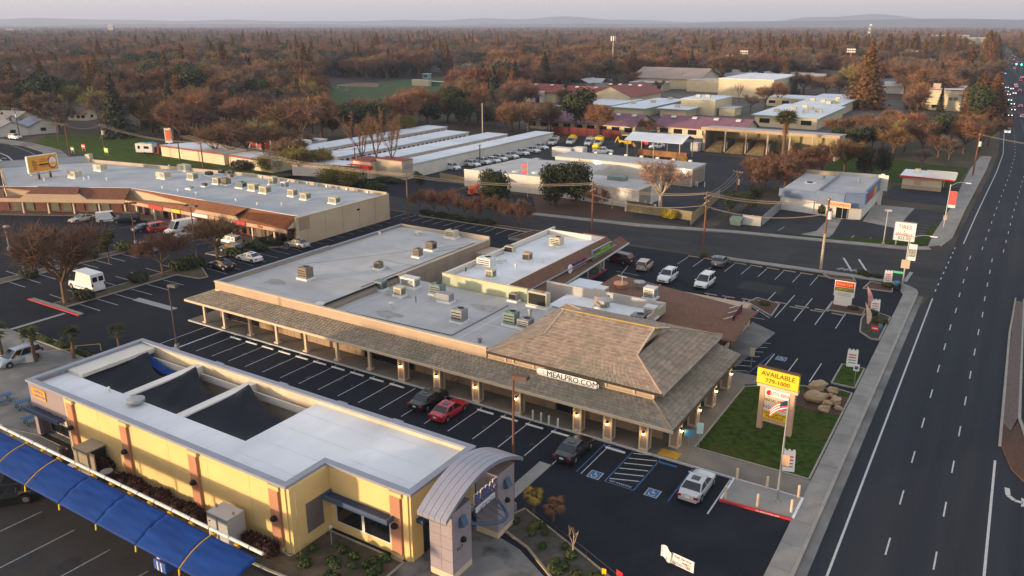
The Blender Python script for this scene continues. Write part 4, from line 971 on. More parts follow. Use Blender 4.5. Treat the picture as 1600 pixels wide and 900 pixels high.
ZA, ZB = 4.32,3.52
def U(p, z, *a, **k): return unit(p[0], p[1], z, *a, **k)
U((-74.48,68.96), ZA, 1.6,1.3,1.35, hvac_brown, 'brown air conditioner alone on the left part of the long flat roof', 'box')
U((-69.32,77.19), ZA, 1.0,.9,.8, hvac_brown, 'small brown air conditioner with white back at the roof seam crossing', 'box')
U((-68.55,84.6), ZA, 1.1,1.0,1.0, hvac_brown, 'brown air conditioner with yellow label near the long roof edge', 'box')
U((-69.2,88.5), ZA, 1.3,1.2,1.0, hvac_brown, 'brown air conditioner second from the back of the long roof', 'fan')
U((-70.8,95.8), ZA, 1.8,1.2,1.0, hvac_beige, 'beige air conditioner by the back corner of the long roof', 'box')
U((-64.97,72.5), ZB, 1.3,1.1,.95, hvac_green, 'green grey air conditioner with white top below the roof step', 'cooler')
U((-62.46,75.3), ZB, 2.4,1.2,1.1, hvac_white, 'long white air conditioner on the middle roof near the pale green wall', 'cooler')
U((-61.3,71.85), ZB, 1.2,1.0,.95, hvac_beige, 'tan ribbed evaporative cooler on the middle roof', 'cooler')
U((-57.63,74.72), ZB, 1.6,1.3,1.2, hvac_green, 'green air conditioner close to the pale green wall', 'box')
U((-55.17,73.14), ZB, 1.7,1.1,.9, hvac_grey, 'grey ducted blower with tan side in front of the green unit', 'hood')
U((-49.82,68.47), ZB, 1.5,1.3,1.35, hvac_grey, 'tall grey air conditioner in the middle of the lower roof', 'box')
U((-44.31,70.73), ZB, 1.5,1.2,1.35, hvac_green, 'tall green air conditioner beside the pagoda roof', 'box')
U((-42.46,70.71), ZB, 1.5,1.3,.9, hvac_grey, 'low rusty grey air conditioner against the pagoda roof slope', 'box')
U((-44.69,77.51), ZB, 2.6,1.0,1.7, hvac_beige, 'big tan condenser with black coil face behind the pagoda roof', 'coil')
U((-48.31,77.7), ZB, 1.1,.8,.8, hvac_grey, 'small dark condenser against the pale green wall end', 'coil')
U((-38.23,81.22),3.6,1.4,1.4,1.2, tan_wall, 'tan duct tower behind the pagoda ridge with round metal cowl', 'x')
vent(*(-36.56,78.5),4.8,.55,.7, galv, 'round galvanised cowl on the tan duct tower')
U((-31.89,80.83),3.6,1.3,1.2,1.15, hvac_white, 'pale ribbed cooler at the right end of the annex roof', 'cooler')
U((-32.76,79.55),3.6,1.6,1.4,.45, hvac_grey, 'low dark round fan unit beside the pale cooler on the annex', 'fan')
vent(*(-59.27,67.87), ZB, .2,.5, hvac_white, 'white capped vent on the left of the middle roof'); vent(*(-57.97,70.83), ZB, .06,.9, pole_dark, 'thin black pipe on the middle roof', False)
vent(*(-76.3,94.6), ZA, .35,.35, hvac_white, 'white dome vent at the far end of the long roof'); vent(*(-80.7,90.5), ZA, .15,.5, hvac_white, 'white capped vent by the left parapet of the long roof')
vent(*(-43.81,73.95), ZB, .18,.8, galv, 'shiny capped vent between the condensers and the pagoda roof')
vent(*(-44.41,64.63), ZB, .16,.25, hvac_grey, 'short grey vent close to the front parapet'); vent(*(-65.25,62.22),4.35,.35,.2, hvac_white, 'white ring vent at the roof step on the front parapet')

# ------------------------------------------------------------------ building with the pale green end wall and tiled mansard
gb = thing('green_end_building', 'white roofed shop with pale green end wall and brown mansard on the car park side', 'building', (-54,92))
MB().box(-59.4,-52.3,78.8,106,0,4.2).build('wall', cream_wall, gb); MB().box(-59.2,-49.9,79,105.6,4.2,4.36).build('roof_deck', roof_stain, gb)
MB().box(-59.7,-46.95,78.5,78.78,0,5.0).build('end_wall', green_wall, gb); MB().box(-59.75,-46.9,78.44,78.84,5.0,5.07).build('coping', trim_cream, gb)
MB().box(-59.7,-59.4,78.8,108,0,4.95).build('side_parapet', white_wall, gb); MB().box(-59.75,-59.36,78.85,108,4.95,5.02).build('coping', white_wall, gb)
MB().box(-59.35,-49.7,105.7,106,0,5.1).build('back_parapet', white_wall, gb); MB().box(-53.5,-49.6,106.01,106.3,4.3,5.2).build('back_coping', red_roof, gb)
MB().slab((-48.15,78.8,4.1),(-48.15,106.3,4.1),(-49.7,106.3,5.1),(-49.7,78.8,5.1),.12).build('mansard_upper', brown_shingle, gb)
MB().box(-49.95,-49.7,78.8,105.6,4.3,5.12).build('mansard_back', white_wall, gb)
MB().box(-48.16,-48.0,78.8,106.3,4.02,4.12).build('flashing', cap_blue, gb)
MB().slab((-46.6,79,2.95),(-48.7,112.5,2.95),(-50.2,112.5,3.75),(-48.05,79,4.02),.16).build('mansard_lower', brown_shingle, gb)
MB().hexa([(-46.6,79,2.72),(-46.5,79,2.72),(-48.6,112.5,2.72),(-48.7,112.5,2.72),(-46.6,79,2.95),(-46.5,79,2.95),(-48.6,112.5,2.95),(-48.7,112.5,2.95)]).build('fascia', hvac_white, gb)
MB().box(-52.4,-52.25,79,90,.2,2.7).build('wall', cream_wall, gb)
for k in range(7): MB().box(-52.24,-52.18,86.8+k*1.05,87.7+k*1.05,.9,2.5).build('shop_window', glass_dark if k % 2 else mat('poster_blue', (.05,.09,.2),.4,.3,2), gb)
MB().box(-52.24,-52.2,86.6,94.2,.3,.85).build('sill_panel', hvac_white, gb)
for k in range(4): MB().box(-52.24,-52.18,98.5+k*1.8,99.6+k*1.8,.2,2.4).build('shop_door', glass_pale, gb)
for y in (96,100,104): MB().box(-49.6,-49.45, y, y+.15,.1,2.8).build('post', cream_wall, gb)
struct('green_building_walk', MB().prism([(-52.3,80),(-49,80),(-49.4,106),(-52.3,106)], -.02,.12), concrete_d)
MB().prism([(-49,90),(-48.8,90),(-49.2,106),(-49.4,106)], 0,.14).build('kerb', red_paint, bpy.data.objects['green_building_walk'])
sg = thing('purple_letter_sign', 'purple lettered sign with round white disc on the brown mansard', 'sign', (-48.7,95.61)+(3.9,))
SX = -48.2
MB().box(SX-.15, SX-.02,91.9,96.9,3.55,3.72).build('rail', cap_blue, sg); MB().tube((SX-.02,91.9,4.0),(SX+.10,91.9,4.0),.62,.62,16).build('disc', sign_white, sg)
for k in range(8): MB().box(SX-.1, SX+.06,92.65+k*.53,93.04+k*.53,3.78,4.42+.12*(k % 3 == 0)).build('letter', letter_purple, sg)
sg = thing('lime_letter_sign', 'lime green lettered sign with grey frame near the street end of the mansard', 'sign', (-49.1,103.6)+(4,))
MB().box(SX-.3, SX, 98.9,105.2,3.45,4.85).build('frame', cap_blue, sg); MB().box(SX+.001, SX+.04,99.05,105.05,3.55,4.75).build('face', sign_green, sg)
text('CHIROPRACTIC', sign_lime, sg, (SX+.05,102.05,3.98), FACE_E, .86,.01, sx=.92, bold=.02); MB().box(SX+.041, SX+.06,101.2,104.4,4.45,4.62).build('letter_strip', sign_lime, sg)
ZG = 4.36
U((-57.57,85.55), ZG, 2.2,1.5,1.15, hvac_white, 'pale square duct unit with dark fan on the white roof', 'box'); U((-54.37,81.81), ZG, 1.1,1.0,.9, hvac_beige, 'small tan cooler near the front of the white roof', 'cooler')
U((-54.46,91.12), ZG, 1.1,1.0,.9, mat('hvac_tan', (.42,.30,.21),.7,.1,2), 'small orange tan cooler in the middle of the white roof', 'cooler'); U((-54.8,100.1), ZG, 1.7,1.4,1.1, hvac_beige, 'beige green air conditioner at the far end of the white roof', 'box')
U((-58.6,93.2), ZG, 1.4,1.0,.8, hvac_beige, 'black faced condenser with tan hood by the white roof parapet', 'coil'); U((-57.04,88.4), ZG, 1.2,.9,.25, hvac_white, 'flat white skylight box on the white roof', 'x')
vent(*(-58.73,82.4), ZG, .1,.6, pole_dark, 'dark pipe at the left front of the white roof', False); vent(*(-54.04,87.4), ZG, .12,.3, hvac_white, 'small white vent in the centre of the white roof'); vent(*(-52.19,91.43), ZG, .12,.3, hvac_white, 'small white vent near the mansard edge of the white roof')

# ------------------------------------------------------------------ the cafe with the brown shingle roof
cf = thing('brown_roof_cafe', 'low cafe with a wide brown shingle roof and tan walls beside the pagoda shop', 'building', (-32,87))
MB().box(-41,-24,81.8,94.0,0,2.9).build('wall', stucco_tan, cf)
A_, B_, C_, D_ = (-43.0,79.4,3.0),(-21.9,80.3,3.0),(-22.4,91.2,3.0),(-43.0,96.2,3.0); rA, rB = (-41.0,87.5,3.85),(-22.1,86,3.75)
MB().slab(A_, B_, rB, rA, .14).build('roof', brown_shingle, cf); MB().slab(rA, rB, C_, D_, .14).build('roof', brown_shingle, cf); MB().tri(A_, rA, D_).build('roof', brown_shingle, cf)
MB().tube((-22.0,80.3,2.9),(-22.2,86,3.6),.1,.1,4).build('bargeboard', wood_brown, cf); MB().tube((-22.2,86,3.6),(-22.5,91.2,2.9),.1,.1,4).build('bargeboard', wood_brown, cf)
MB().box(-24.0,-23.94,83,85.2,.9,2.3).build('window', glass_dark, cf); MB().box(-24.0,-23.92,86.5,90.5,1.9,2.6).build('window_sign', sign_white, cf); MB().box(-24.0,-23.94,86.5,90.5,.3,1.8).build('window', glass_dark, cf)
MB().box(-24.02,-23.9,81.9,82.6,.2,2.4).build('shutter', wood_red, cf)
MB().tube((-22.6,81.2,0),(-22.6,81.2,2.9),.07,.07,6).build('post', wood_brown, cf)
struct('cafe_walk', MB().prism([(-23.9,80.5),(-21.6,80.5),(-20.6,93),(-24,95.2)], -.02,.12), concrete_d)
rs = thing('cafe_roof_sign', 'small propped sign board with a white bracket on the cafe roof corner', 'sign', (-23.85,86.99)+(3.4,))
x0, y0 = (-23.66,84.97); x1, y1 = (-24.01,89.52)
MB().hexa([(x0, y0,3.35),(x0+.12, y0,3.35),(x1+.12, y1,3.35),(x1, y1,3.35),(x0, y0,4.15),(x0+.12, y0,4.15),(x1+.12, y1,4.15),(x1, y1,4.15)]).build('board', letter_black, rs)
text("Erica's Café", sign_red, rs, ((x0+x1)/2+.14,(y0+y1)/2,3.75),(pi/2,0, atan2(y1-y0, x1-x0)),.62,.01)
for t in (0,.5,1): MB().tube((x0+(x1-x0)*t, y0+(y1-y0)*t, 4.1),(x0-1.4+(x1-x0)*t, y0+(y1-y0)*t, 3.4),.05,.06,4).build('bracket', hvac_white, rs)
U((-34.41,86.84),3.72,1.4,1.3,1.2, hvac_white, 'white ribbed cooler on an orange base on the brown roof', 'cooler'); U((-39.86,84.39),3.55,1.4,1.3,1.1, hvac_white, 'white ribbed cooler at the left end of the brown roof', 'cooler')
vent(*(-39.23,88.81),3.72,.55,.5, orange_pil, 'orange round chimney base with shiny cap at the back of the brown roof'); vent(*(-37.54,90.78),3.72,.45,.4, galv, 'shiny round exhaust fan at the back of the brown roof')
an = thing('roof_antenna', 'thin television antenna on the orange chimney', 'antenna', (-38.73,88.02)+(4.3,)); MB().tube((0,0,0),(0,0,1.3),.03,.03,5).tube((-.6,0,1.25),(.6,0,1.2),.03,.03,4).tube((0,-.4,1.05),(0,.4,1.1),.03,.03,4).build('mast', hvac_white, an, True)
mr = thing('metal_lean_to', 'pale metal lean-to roof between cafe and green end building', 'shed', (-44.5,88.5)); MB().slab((-47,84,2.8),(-42.5,84.5,2.8),(-43,91.5,3.1),(-46.5,91.5,3.1),.12).build('roof', roof_metal, mr)
for p in ((-46.7,84.3),(-42.8,84.7),(-43.2,91.2),(-46.2,91.2)): MB().tube((p[0], p[1], 0),(p[0], p[1], 2.75),.07,.07,5).build('post', galv, mr)

# ------------------------------------------------------------------ yellow car wash building
bw = thing('yellow_car_wash_building', 'yellow stucco car wash hall with orange pilasters and white flat roof with open bays', 'building', (-50,38))
BX0, BX1, BY0, BY1, NX, NY, BZ = -71.0,-30.5,32.05,43.4,-38.35,35.85,5.3
OPN = [(-68.6,-62.2),(-61.3,-54.9),(-54.0,-46.5)]
OY0, OY1 = 35.5,42.7
# walls
MB().box(BX0+5.6, NX, BY0, BY0+.3,0, BZ).build('front_wall', yellow_wall, bw)
MB().box(BX0, BX0+5.6, BY0, BY0+.3,3.0, BZ).build('cashier_wall', lav_wall, bw); MB().box(BX0, BX0+.5, BY0-.02, BY0+.3,0,3.0).build('cashier_pier', lav_wall, bw)
MB().box(NX, NX+.3, BY0+.0, NY, 0, BZ).build('side_wall', yellow_wall, bw)
MB().box(NX+.3, BX1, NY, NY+.3,0, BZ).build('front_wall', yellow_wall, bw); MB().box(BX1-.3, BX1, NY+.3, BY1,0, BZ).build('end_wall', yellow_wall, bw)
MB().box(BX0, BX1-.3, BY1-.3, BY1,0, BZ).build('back_wall', mat('stucco_cream', (.60,.50,.36),.88,.12,.6, c2=(.45,.38,.28), c2amt=1, c2scale=.5), bw); MB().box(BX0, BX0+.3, BY0+.3, BY1-.3,0, BZ).build('end_wall', lav_wall, bw)
# roof around the three openings
RZ_ = BZ-.38
MB().box(BX0+.3, NX, BY0+.3, OY0, RZ_-.25, RZ_).build('roof_deck', roof_white, bw); MB().box(NX, BX1-.3, NY+.3, BY1-.3, RZ_-.25, RZ_+.0).build('roof_deck', roof_white, bw)
MB().box(OPN[-1][1], NX, OY0, BY1-.3, RZ_-.25, RZ_).build('roof_deck', roof_white, bw); MB().box(BX0+.3, OPN[0][0], OY0, BY1-.3, RZ_-.25, RZ_).build('roof_deck', roof_white, bw)
for a, c in ((OPN[0][1], OPN[1][0]),(OPN[1][1], OPN[2][0])): MB().box(a, c, OY0, BY1-.3, RZ_-1.0, RZ_+.02).build('roof_beam', mat('beam_white', (.66,.64,.60),.8,.06,.5), bw)
MB().box(BX0+.3, OPN[0][0]+.2, OY0, BY1-.3, RZ_+.02, BZ-.05).build('roof_curb', white_wall, bw)
MB().box(BX0+.3, OPN[-1][1], OY0-.15, OY0, RZ_-1.0, RZ_-.26).build('roof_curb', white_wall, bw)
for a, c in ((BX0+.3, OPN[0][0]),(OPN[0][1], OPN[1][0]),(OPN[1][1], OPN[2][0])): pass
# dark hall below, shade sails in the openings
MB().box(BX0+.4,-45, BY0+.5, BY1-.5,0,.05).build('hall_floor', concrete_d, bw)
for k, (a, c) in enumerate(OPN):
 m_ = MB(); n = 14; P = {}
 for i in range(n+1):
  for j in range(n+1):
   u, v = i/n, j/n; x = a+(c-a)*u; back = 1-(.08+.26*u)*(1-.75*abs(2*u-1)**2.2)-.10*u; y = OY0+(OY1-.25-OY0)*v*back
   peak = .15*v**1.5*max(0,1-u*2.2); crease = max(0,1-abs(u-.5*(1-v)-.02)/.16); sag = sin(pi*u)*sin(pi*min(1, v*1.05))
   P[i, j] = (x, y, RZ_-.15+peak-.85*v*u**1.3*(1-.2*v)-.95*sag*(.45+.55*u)+.34*crease*(.2+.8*v)*(1-v*.25)+.03*sin(17*u+9*v))
 for i in range(n):
  for j in range(n): m_.quad(P[i, j], P[i+1, j], P[i+1, j+1], P[i, j+1])
 o = m_.build('shade_sail', black_cloth, bw, smooth=True); md = o.modifiers.new('solid', 'SOLIDIFY'); md.thickness = .02
 if k == 0:
  m_ = MB(); ww = []
  for i in range(9):
   u = i/8; x = a+.3+(c-a-.3)*u; y = OY1-.35; z = RZ_-.1-.75*sin(pi*u*.9)-.3*u; ww.append(((x, y-.1, z+.02),(x, y-.9, z-.15)))
  for p, q_ in zip(ww[:-1], ww[1:]): m_.quad(p[0], q_[0], q_[1], p[1])
  o = m_.build('blue_trim', blue_cloth, bw); o.modifiers.new('solid', 'SOLIDIFY').thickness = .03
 MB().box(a+.1, c-.1, OY1-.12, OY1+.02, RZ_-1.2, RZ_-.55).build('white_valance', white_wall, bw)
# coping
for nm, (x0, x1, y0, y1) in {'a': (BX0-.12, BX1+.12, BY1-.42, BY1+.12), 'b': (BX0-.12, NX+.12, BY0-.12, BY0+.42), 'c': (NX-.42, NX+.12, BY0+.42, NY-.12), 'd': (NX-.42, BX1+.12, NY-.12, NY+.42), 'e': (BX1-.42, BX1+.12, NY+.42, BY1-.42), 'f': (BX0-.12, BX0+.42, BY0+.42, BY1-.42)}.items():
 MB().box(x0, x1, y0, y1, BZ, BZ+.2).build('coping', cap_blue, bw)
for x in (-66,-59.5,-51,-44,-38): MB().box(x-.5, x+.5, BY1+.12, BY1+.3, BZ-.3, BZ+.19).build('coping_step', cap_blue, bw)
# pilasters with wall lights
def pilaster(x0, x1, y, sgn=-1):
 p = MB().box(x0, x1, y-.22, y-.002,.35, BZ-.3).build('pilaster', orange_pil, bw); MB().box(x0-.06, x1+.06, y-.26, y-.002,0,.34).build('plinth', yellow_wall, bw)
 MB().box(x0-.05, x1+.15, y-.25, y-.002, BZ-.3, BZ-.001).build('capital', yellow_wall, bw)
 l = MB().lathe((x0+x1)/2, y-.38, [(.10,2.55),(.24,2.6),(.26,2.78),(.14,2.9)], 8).build('wall_light', black, bw); return p
for x in (-64.8,-57.2,-48.6,-39.9): pilaster(x, x+.9, BY0)
pilaster(-32.2,-31.3, NY)
MB().box(NX-.42, NX-.02, BY0-.1, BY0-.003,0, BZ-.01).build('corner_strip', yellow_wall, bw); MB().box(-31.15,-30.7, NY-.1, NY-.003,0, BZ-.01).build('corner_strip', yellow_wall, bw)
MB().box(NX+.302, NX+.33,33.4,35.0,1.0,3.4).build('louvre_panel', mat('louvre_taupe', (.16,.125,.11),.8,.1,1), bw)
w = MB().box(-37.6,-32.35, NY-.05, NY-.004,.75,3.05).build('window_frame', white_wall, bw)
MB().box(-37.45,-35.1, NY-.09, NY-.052,.9,3.0).build('window_pane', glass_dark, w); MB().box(-34.8,-32.5, NY-.09, NY-.052,.9,3.0).build('window_pane', glass_dark, w)
aw = MB().box(-37.95,-31.95, NY-.85, NY-.01,3.1,3.16).build('awning', navy, bw); MB().box(-38.0,-31.9, NY-.95, NY-.86,3.02,3.4).build('awning_edge', steel_blue, aw); MB().box(-38.0,-37.9, NY-.86, NY-.02,3.02,3.4).build('awning_edge', steel_blue, aw); MB().box(-31.99,-31.9, NY-.86, NY-.02,3.02,3.4).build('awning_edge', steel_blue, aw)
MB().box(-30.62,-29.9, NY+.5,41.5,2.95,3.25).build('door_canopy', navy, bw); MB().box(-30.499,-30.45, NY+1.2,41,.05,2.9).build('glass_front', glass_dark, bw)
MB().tube((-36.6,34.2,0),(-36.6,34.2,1.5),.05,.05,6).tube((-36.6,34.2,1.5),(-36.45,34.1,1.75),.16,.12,6).build('flood_lamp', galv, bw)
# cashier front with posters
cb = MB().box(-70.8,-65.5, BY0+1.0, BY0+1.1,0,3.0).build('cashier_glazing', pole_grey, bw)
for k in range(6):
 x = -70.4+k*.8
 MB().box(x, x+.72, BY0+.95, BY0+.995,1.25,2.7).build('pane', glass_dark if k in (4,5) else mat('poster', (.07,.09,.16),.4,.1,1, c2=(.55,.5,.45), c2amt=.4, c2scale=2.2), cb); MB().box(x, x+.72, BY0+.95, BY0+.995,.2,1.15).build('pane', glass_dark, cb)
for k in range(5): MB().box(-67.9,-67.3, BY0+.935, BY0+.949,1.35+k*.2,1.48+k*.2).build('notice_line', sign_white, cb)
MB().box(-71.3,-65.6, BY0-.7, BY0-.03,2.85,2.95).build('awning', navy, bw); MB().box(-71.35,-65.55, BY0-.8, BY0-.71,2.75,3.15).build('awning_edge', steel_blue, bw)
MB().box(-65.6,-65.45, BY0, BY0+1.0,0,2.9).build('cashier_side', hvac_grey, bw)
xs = thing('car_wash_name_sign', 'yellow sign board with dark lettering high on the lavender wall', 'sign', (-69.3, BY0-.05,4.4)); MB().box(-70.35,-68.25, BY0-.08, BY0-.01,4.0,4.95).build('board', sign_orange, xs)
text('EXPRESS\nCARWASH', sign_blue, xs, (-69.3, BY0-.085,4.47), FACE_S, .42,.01, bold=.01)
v = thing('roof_vent', 'round grey mushroom vent on the white car wash roof', 'roof vent', (-59.38,34.88)+(4.92,)); MB().lathe(0,0, [(.35,0),(.35,.25),(.75,.3),(.75,.5),(.3,.62)], 14).build('hood', galv, v, True)
vent(*(-63.52,35.07),4.92,.1,.5, hvac_white, 'thin white pipe on the car wash roof beside the first bay', False)
# utility enclosures
sh = thing('storage_shed', 'beige sheet metal shed with open dark door against the yellow wall', 'shed', (-60.6,31.2)); MB().box(-61.9,-59.9,30.3,32.0,0,2.3).build('body', mat('shed_beige', (.30,.26,.19),.8,.1,1), sh)
MB().box(-59.899,-59.86,30.6,31.9,.05,2.2).build('opening', black, sh); MB().box(-59.89,-59.2,30.45,30.55,.05,2.2).build('door', mat('shed_beige', (.3,.26,.19)), sh)
cb = thing('electrical_cabinet', 'tall grey double door electrical cabinet standing beside the yellow wall', 'cabinet', (-43.3,30.7)); MB().box(-44.5,-42.3,29.95,31.5,.12,2.5).build('body', mat('cabinet_grey', (.40,.41,.41),.6,.06,1), cb, bevel=.03)
MB().box(-44.8,-42.0,29.6,31.8,.08,.13).build('plinth', concrete, cb); MB().box(-43.41,-43.38,29.93,29.95,.2,2.4).build('door_joint', pole_dark, cb); MB().box(-43.6,-43.5,29.9,29.945,1.2,1.4).build('handle', black, cb); MB().box(-44.3,-44.15,29.92,29.945,1.8,1.9).build('plate', black, cb)
for x in (-44.4,-42.6): MB().box(x, x+.15,30.7,30.8,2.5,2.75).build('bracket', galv, cb)
ac = thing('ground_condenser', 'round black condenser drum on the slab by the shed', 'air conditioner', (-58.3,30.8)); MB().cyl(0,0,.05,.85,.55,16).build('drum', dark_grille, ac, True); MB().cyl(0,0,.85,.9,.5,16).build('fan_guard', hvac_grey, ac, True)
ch = thing('metal_rack', 'small white metal rack beside the beige shed', 'rack', (-61.2,29.6))
for x in (-.4,.4):
 for y in (-.25,.25): MB().tube((x, y, 0),(x, y, 1.1),.03,.03,4).build('leg', hvac_white, ch, True)
MB().box(-.42,.42,-.27,.27,1.05,1.1).build('shelf', hvac_white, ch, True); MB().box(-.42,.42,-.27,.27,.5,.54).build('shelf', hvac_white, ch, True)
bn = thing('litter_bin', 'dark round litter bin by the car wash cashier door', 'bin', (-65.0,30.9)); MB().lathe(0,0, [(.28,0),(.34,.9),(.36,.95),(.2,1.1)], 12).build('body', pole_dark, bn, True)
# picnic tables on the terrace
def picnic(p, rz, label):
 o = thing('picnic_table', label, 'picnic table', (p[0], p[1], .06), 'blue picnic tables on the car wash terrace', rz)
 MB().cbox(0,0,.72,1.8,.76,.05).build('table_top', mat('mesh_blue', (.03,.10,.22),.6,.3,9), o, True, .02)
 for s in (-1,1):
  MB().cbox(0, s*.78,.42,1.8,.30,.04).build('bench', mat('mesh_blue', (.03,.10,.22)), o, True, .01)
  f = MB(); f.path([(s*.6,-.78,.42),(s*.6,-.6,.05),(s*.6,.6,.05),(s*.6,.78,.42)], .03,5).tube((s*.6,-.3,.05),(s*.6,-.25,.72),.03,.03,5).tube((s*.6,.3,.05),(s*.6,.25,.72),.03,.03,5); f.build('frame', black, o, True)
picnic((-77.32,34.19),1.45, 'blue mesh picnic table nearest the car wash sign on the terrace'); picnic((-80.32,33.62),1.4, 'blue mesh picnic table cut by the left edge of the photo'); picnic((-73.39,32.94),1.45, 'blue mesh picnic table closest to the cashier windows')

# ------------------------------------------------------------------ the gate arch
ar = thing('gate_arch', 'lavender stone gate with curved grey metal roof over the drive', 'gate', (-27.8,39))
AX0, AX1 = -28.85,-26.95
for y0, y1 in ((35.7,37.9),(41.2,43.4)):
 MB().box(AX0, AX1, y0, y1,0,.5).build('plinth', trim_cream, ar); pc = MB().box(AX0+.04, AX1-.04, y0+.04, y1-.04,.5,5.2).build('pier_core', mat('joint_grey', (.14,.11,.11),.9,0), ar)
 for k in range(5):
  z = .52+k*.94
  for h in range(2):
   xa = AX0+h*(AX1-AX0)/2; MB().box(xa+.01, xa+(AX1-AX0)/2-.01, y0, y0+.05, z, z+.92).build('stone_tile', lav_tile, ar); MB().box(xa+.01, xa+(AX1-AX0)/2-.01, y1-.05, y1, z, z+.92).build('stone_tile', lav_tile, ar)
   ya = y0+.051+h*(y1-y0-.1)/2; MB().box(AX1-.05, AX1, ya+.01, ya+(y1-y0-.1)/2-.01, z, z+.92).build('stone_tile', lav_tile, ar); MB().box(AX0, AX0+.05, ya+.01, ya+(y1-y0-.1)/2-.01, z, z+.92).build('stone_tile', lav_tile, ar)
 MB().lathe(AX1+.12,(y0+y1)/2, [(.06,2.55),(.2,2.6),(.22,2.78),(.1,2.9)], 8).build('wall_light', black, ar)
 MB().hexa([(AX1+.0, y0+.75,3.75),(AX1+.45, y0+.75,3.95),(AX1+.45, y0+1.3,3.95),(AX1, y0+1.3,3.75),(AX1, y0+.75,4.45),(AX1+.15, y0+.75,4.6),(AX1+.15, y0+1.3,4.6),(AX1, y0+1.3,4.45)]).build('up_light', steel_blue, ar)
# roof: seven curved metal pans
yc = 39.55; rad_w = 4.75; n = 20
def az(t): return 5.28+1.55*(1-((t)*(t)))
for k in range(5):
 x0 = AX0-.25+k*(AX1-AX0+.5)/5; x1 = AX0-.25+(k+1)*(AX1-AX0+.5)/5-.03; m_ = MB()
 for i in range(n):
  t0, t1 = -1+2*i/n, -1+2*(i+1)/n; y0, y1 = yc+rad_w*t0, yc+rad_w*t1; z0, z1 = az(t0), az(t1)
  m_.hexa([(x0, y0, z0-.3),(x1, y0, z0-.3),(x1, y1, z1-.3),(x0, y1, z1-.3),(x0, y0, z0),(x1, y0, z0),(x1, y1, z1),(x0, y1, z1)])
 m_.build('roof_pan', arch_metal, ar)
m_ = MB()
for i in range(n):
 t0, t1 = -1+2*i/n, -1+2*(i+1)/n; m_.quad((AX0-.2, yc+rad_w*t0, az(t0)-.34),(AX1+.2, yc+rad_w*t0, az(t0)-.34),(AX1+.2, yc+rad_w*t1, az(t1)-.34),(AX0-.2, yc+rad_w*t1, az(t1)-.34))
m_.build('soffit', steel_blue, ar)
# bowed steel truss under the arch
def bow(x, z, out, r_): return [(x+out*sin(pi*i/12),37.8+3.5*i/12, z) for i in range(13)]
MB().path(bow(AX1-.2,3.25,1.9,.08),.12,6).build('bow_rail', steel_blue, ar); MB().path(bow(AX1-.2,4.1,.2,.08),.08,6).build('bow_rail', steel_blue, ar)
for i in (2,4,6,8,10): p = bow(AX1-.2,3.25,1.9,.1)[i]; MB().tube(p, (AX1-.3, p[1], 4.05),.05,.05,4).tube((p[0], p[1], 3.3),(AX0+.5, p[1]+.5,3.6),.04,.04,4).build('truss_strut', steel_blue, ar)
ns = thing('gate_name_sign', 'blue letters with white outline and a swordfish shape hung under the gate roof', 'sign', (-26.5,39.5,4.6));
for dy, dz in ((-.07,0),(.07,0),(0,.07),(0,-.07),(-.05,.05),(.05,-.05)): text("BUBBA'S", sign_white, ns, (AX1+.02,39.6+dy, 4.85+dz), FACE_E, 1.05,.03, sx=.72, name='outline')
text("BUBBA'S", sign_blue, ns, (AX1+.09,39.6,4.85), FACE_E, 1.05,.03, sx=.72)
text("BUBBA'S", orange_pil, ns, (AX1+.07,39.57,4.80), FACE_E, 1.05,.03, sx=.72, bold=.05)
MB().box(AX1-.02, AX1+.08,38.4,40.7,3.82,4.18).build('backing', sign_white, ns); text('CARWASH', cap_blue, ns, (AX1+.09,39.55,3.98), FACE_E, .42,.012)
text('7417', letter_black, ar, (AX1+.005,36.5,2.15), FACE_E, .36,.01)

# ------------------------------------------------------------------ vacuum canopy in the foreground
va = thing('vacuum_canopy', 'long arched blue canvas canopy with yellow ribs over the vacuum stalls', 'canopy', (-55,25))
YU, YL = 27.75,24.85
XL, XR = -86.0,-36.0
NB = 11
def arc(t):
 y = YU-.35+(YL-(YU-.35))*t; z = 3.5-.95*t+.22*sin(pi*t); return y, z
for k in range(NB):
 x0 = XL+(XR-XL)*k/NB; x1 = XL+(XR-XL)*(k+1)/NB; m_ = MB(); nx, ny = 14,16; P = {}
 for i in range(nx+1):
  for j in range(ny+1):
   u, t = i/nx, j/ny; y, z = arc(t); P[i, j] = (x0+(x1-x0)*u, y, z-.015*sin(pi*u)*sin(pi*t)+(.022*sin(21*t+4*u+1)+.016*sin(34*t-6*u))*min(1,6*t)*min(1,6*(1-t)))
 for i in range(nx):
  for j in range(ny): m_.quad(P[i, j], P[i+1, j], P[i+1, j+1], P[i, j+1])
 o = m_.build('canvas', blue_cloth, va, smooth=True); o.modifiers.new('solid', 'SOLIDIFY').thickness = .03
 rb = MB(); pts = [(x0, arc(j/10)[0], arc(j/10)[1]+.03) for j in range(11)]
 rb.path(pts, .055,6)
 if min(abs(x0-q) for q in (-63.3,-58.7,-40.5,-81.5)) < 1: rb.build('rib', yellow_paint, va)
 MB().tube((x0, arc(1)[0], arc(1)[1]),(x0, arc(1)[0]-.05, arc(1)[1]-.45),.06,.06,5).build('rib_end', sign_yellow, va)
 MB().tube((x0, YU-.05,0),(x0, YU-.05,3.6),.09,.09,8).build('post', yellow_paint, va)
 for dx in (0,.5*(x1-x0)): MB().cbox(x0+dx, YU-.12,3.3,.34,.22,.3).build('valve', yellow_paint, va)
MB().tube((XL, YU+.05,3.62),(XR, YU+.05,3.62),.115,.115,10).build('vacuum_pipe', hvac_white, va); MB().tube((XL, YU+.30,3.55),(-68, YU+.30,3.55),.07,.07,8).build('vacuum_pipe', hvac_white, va)
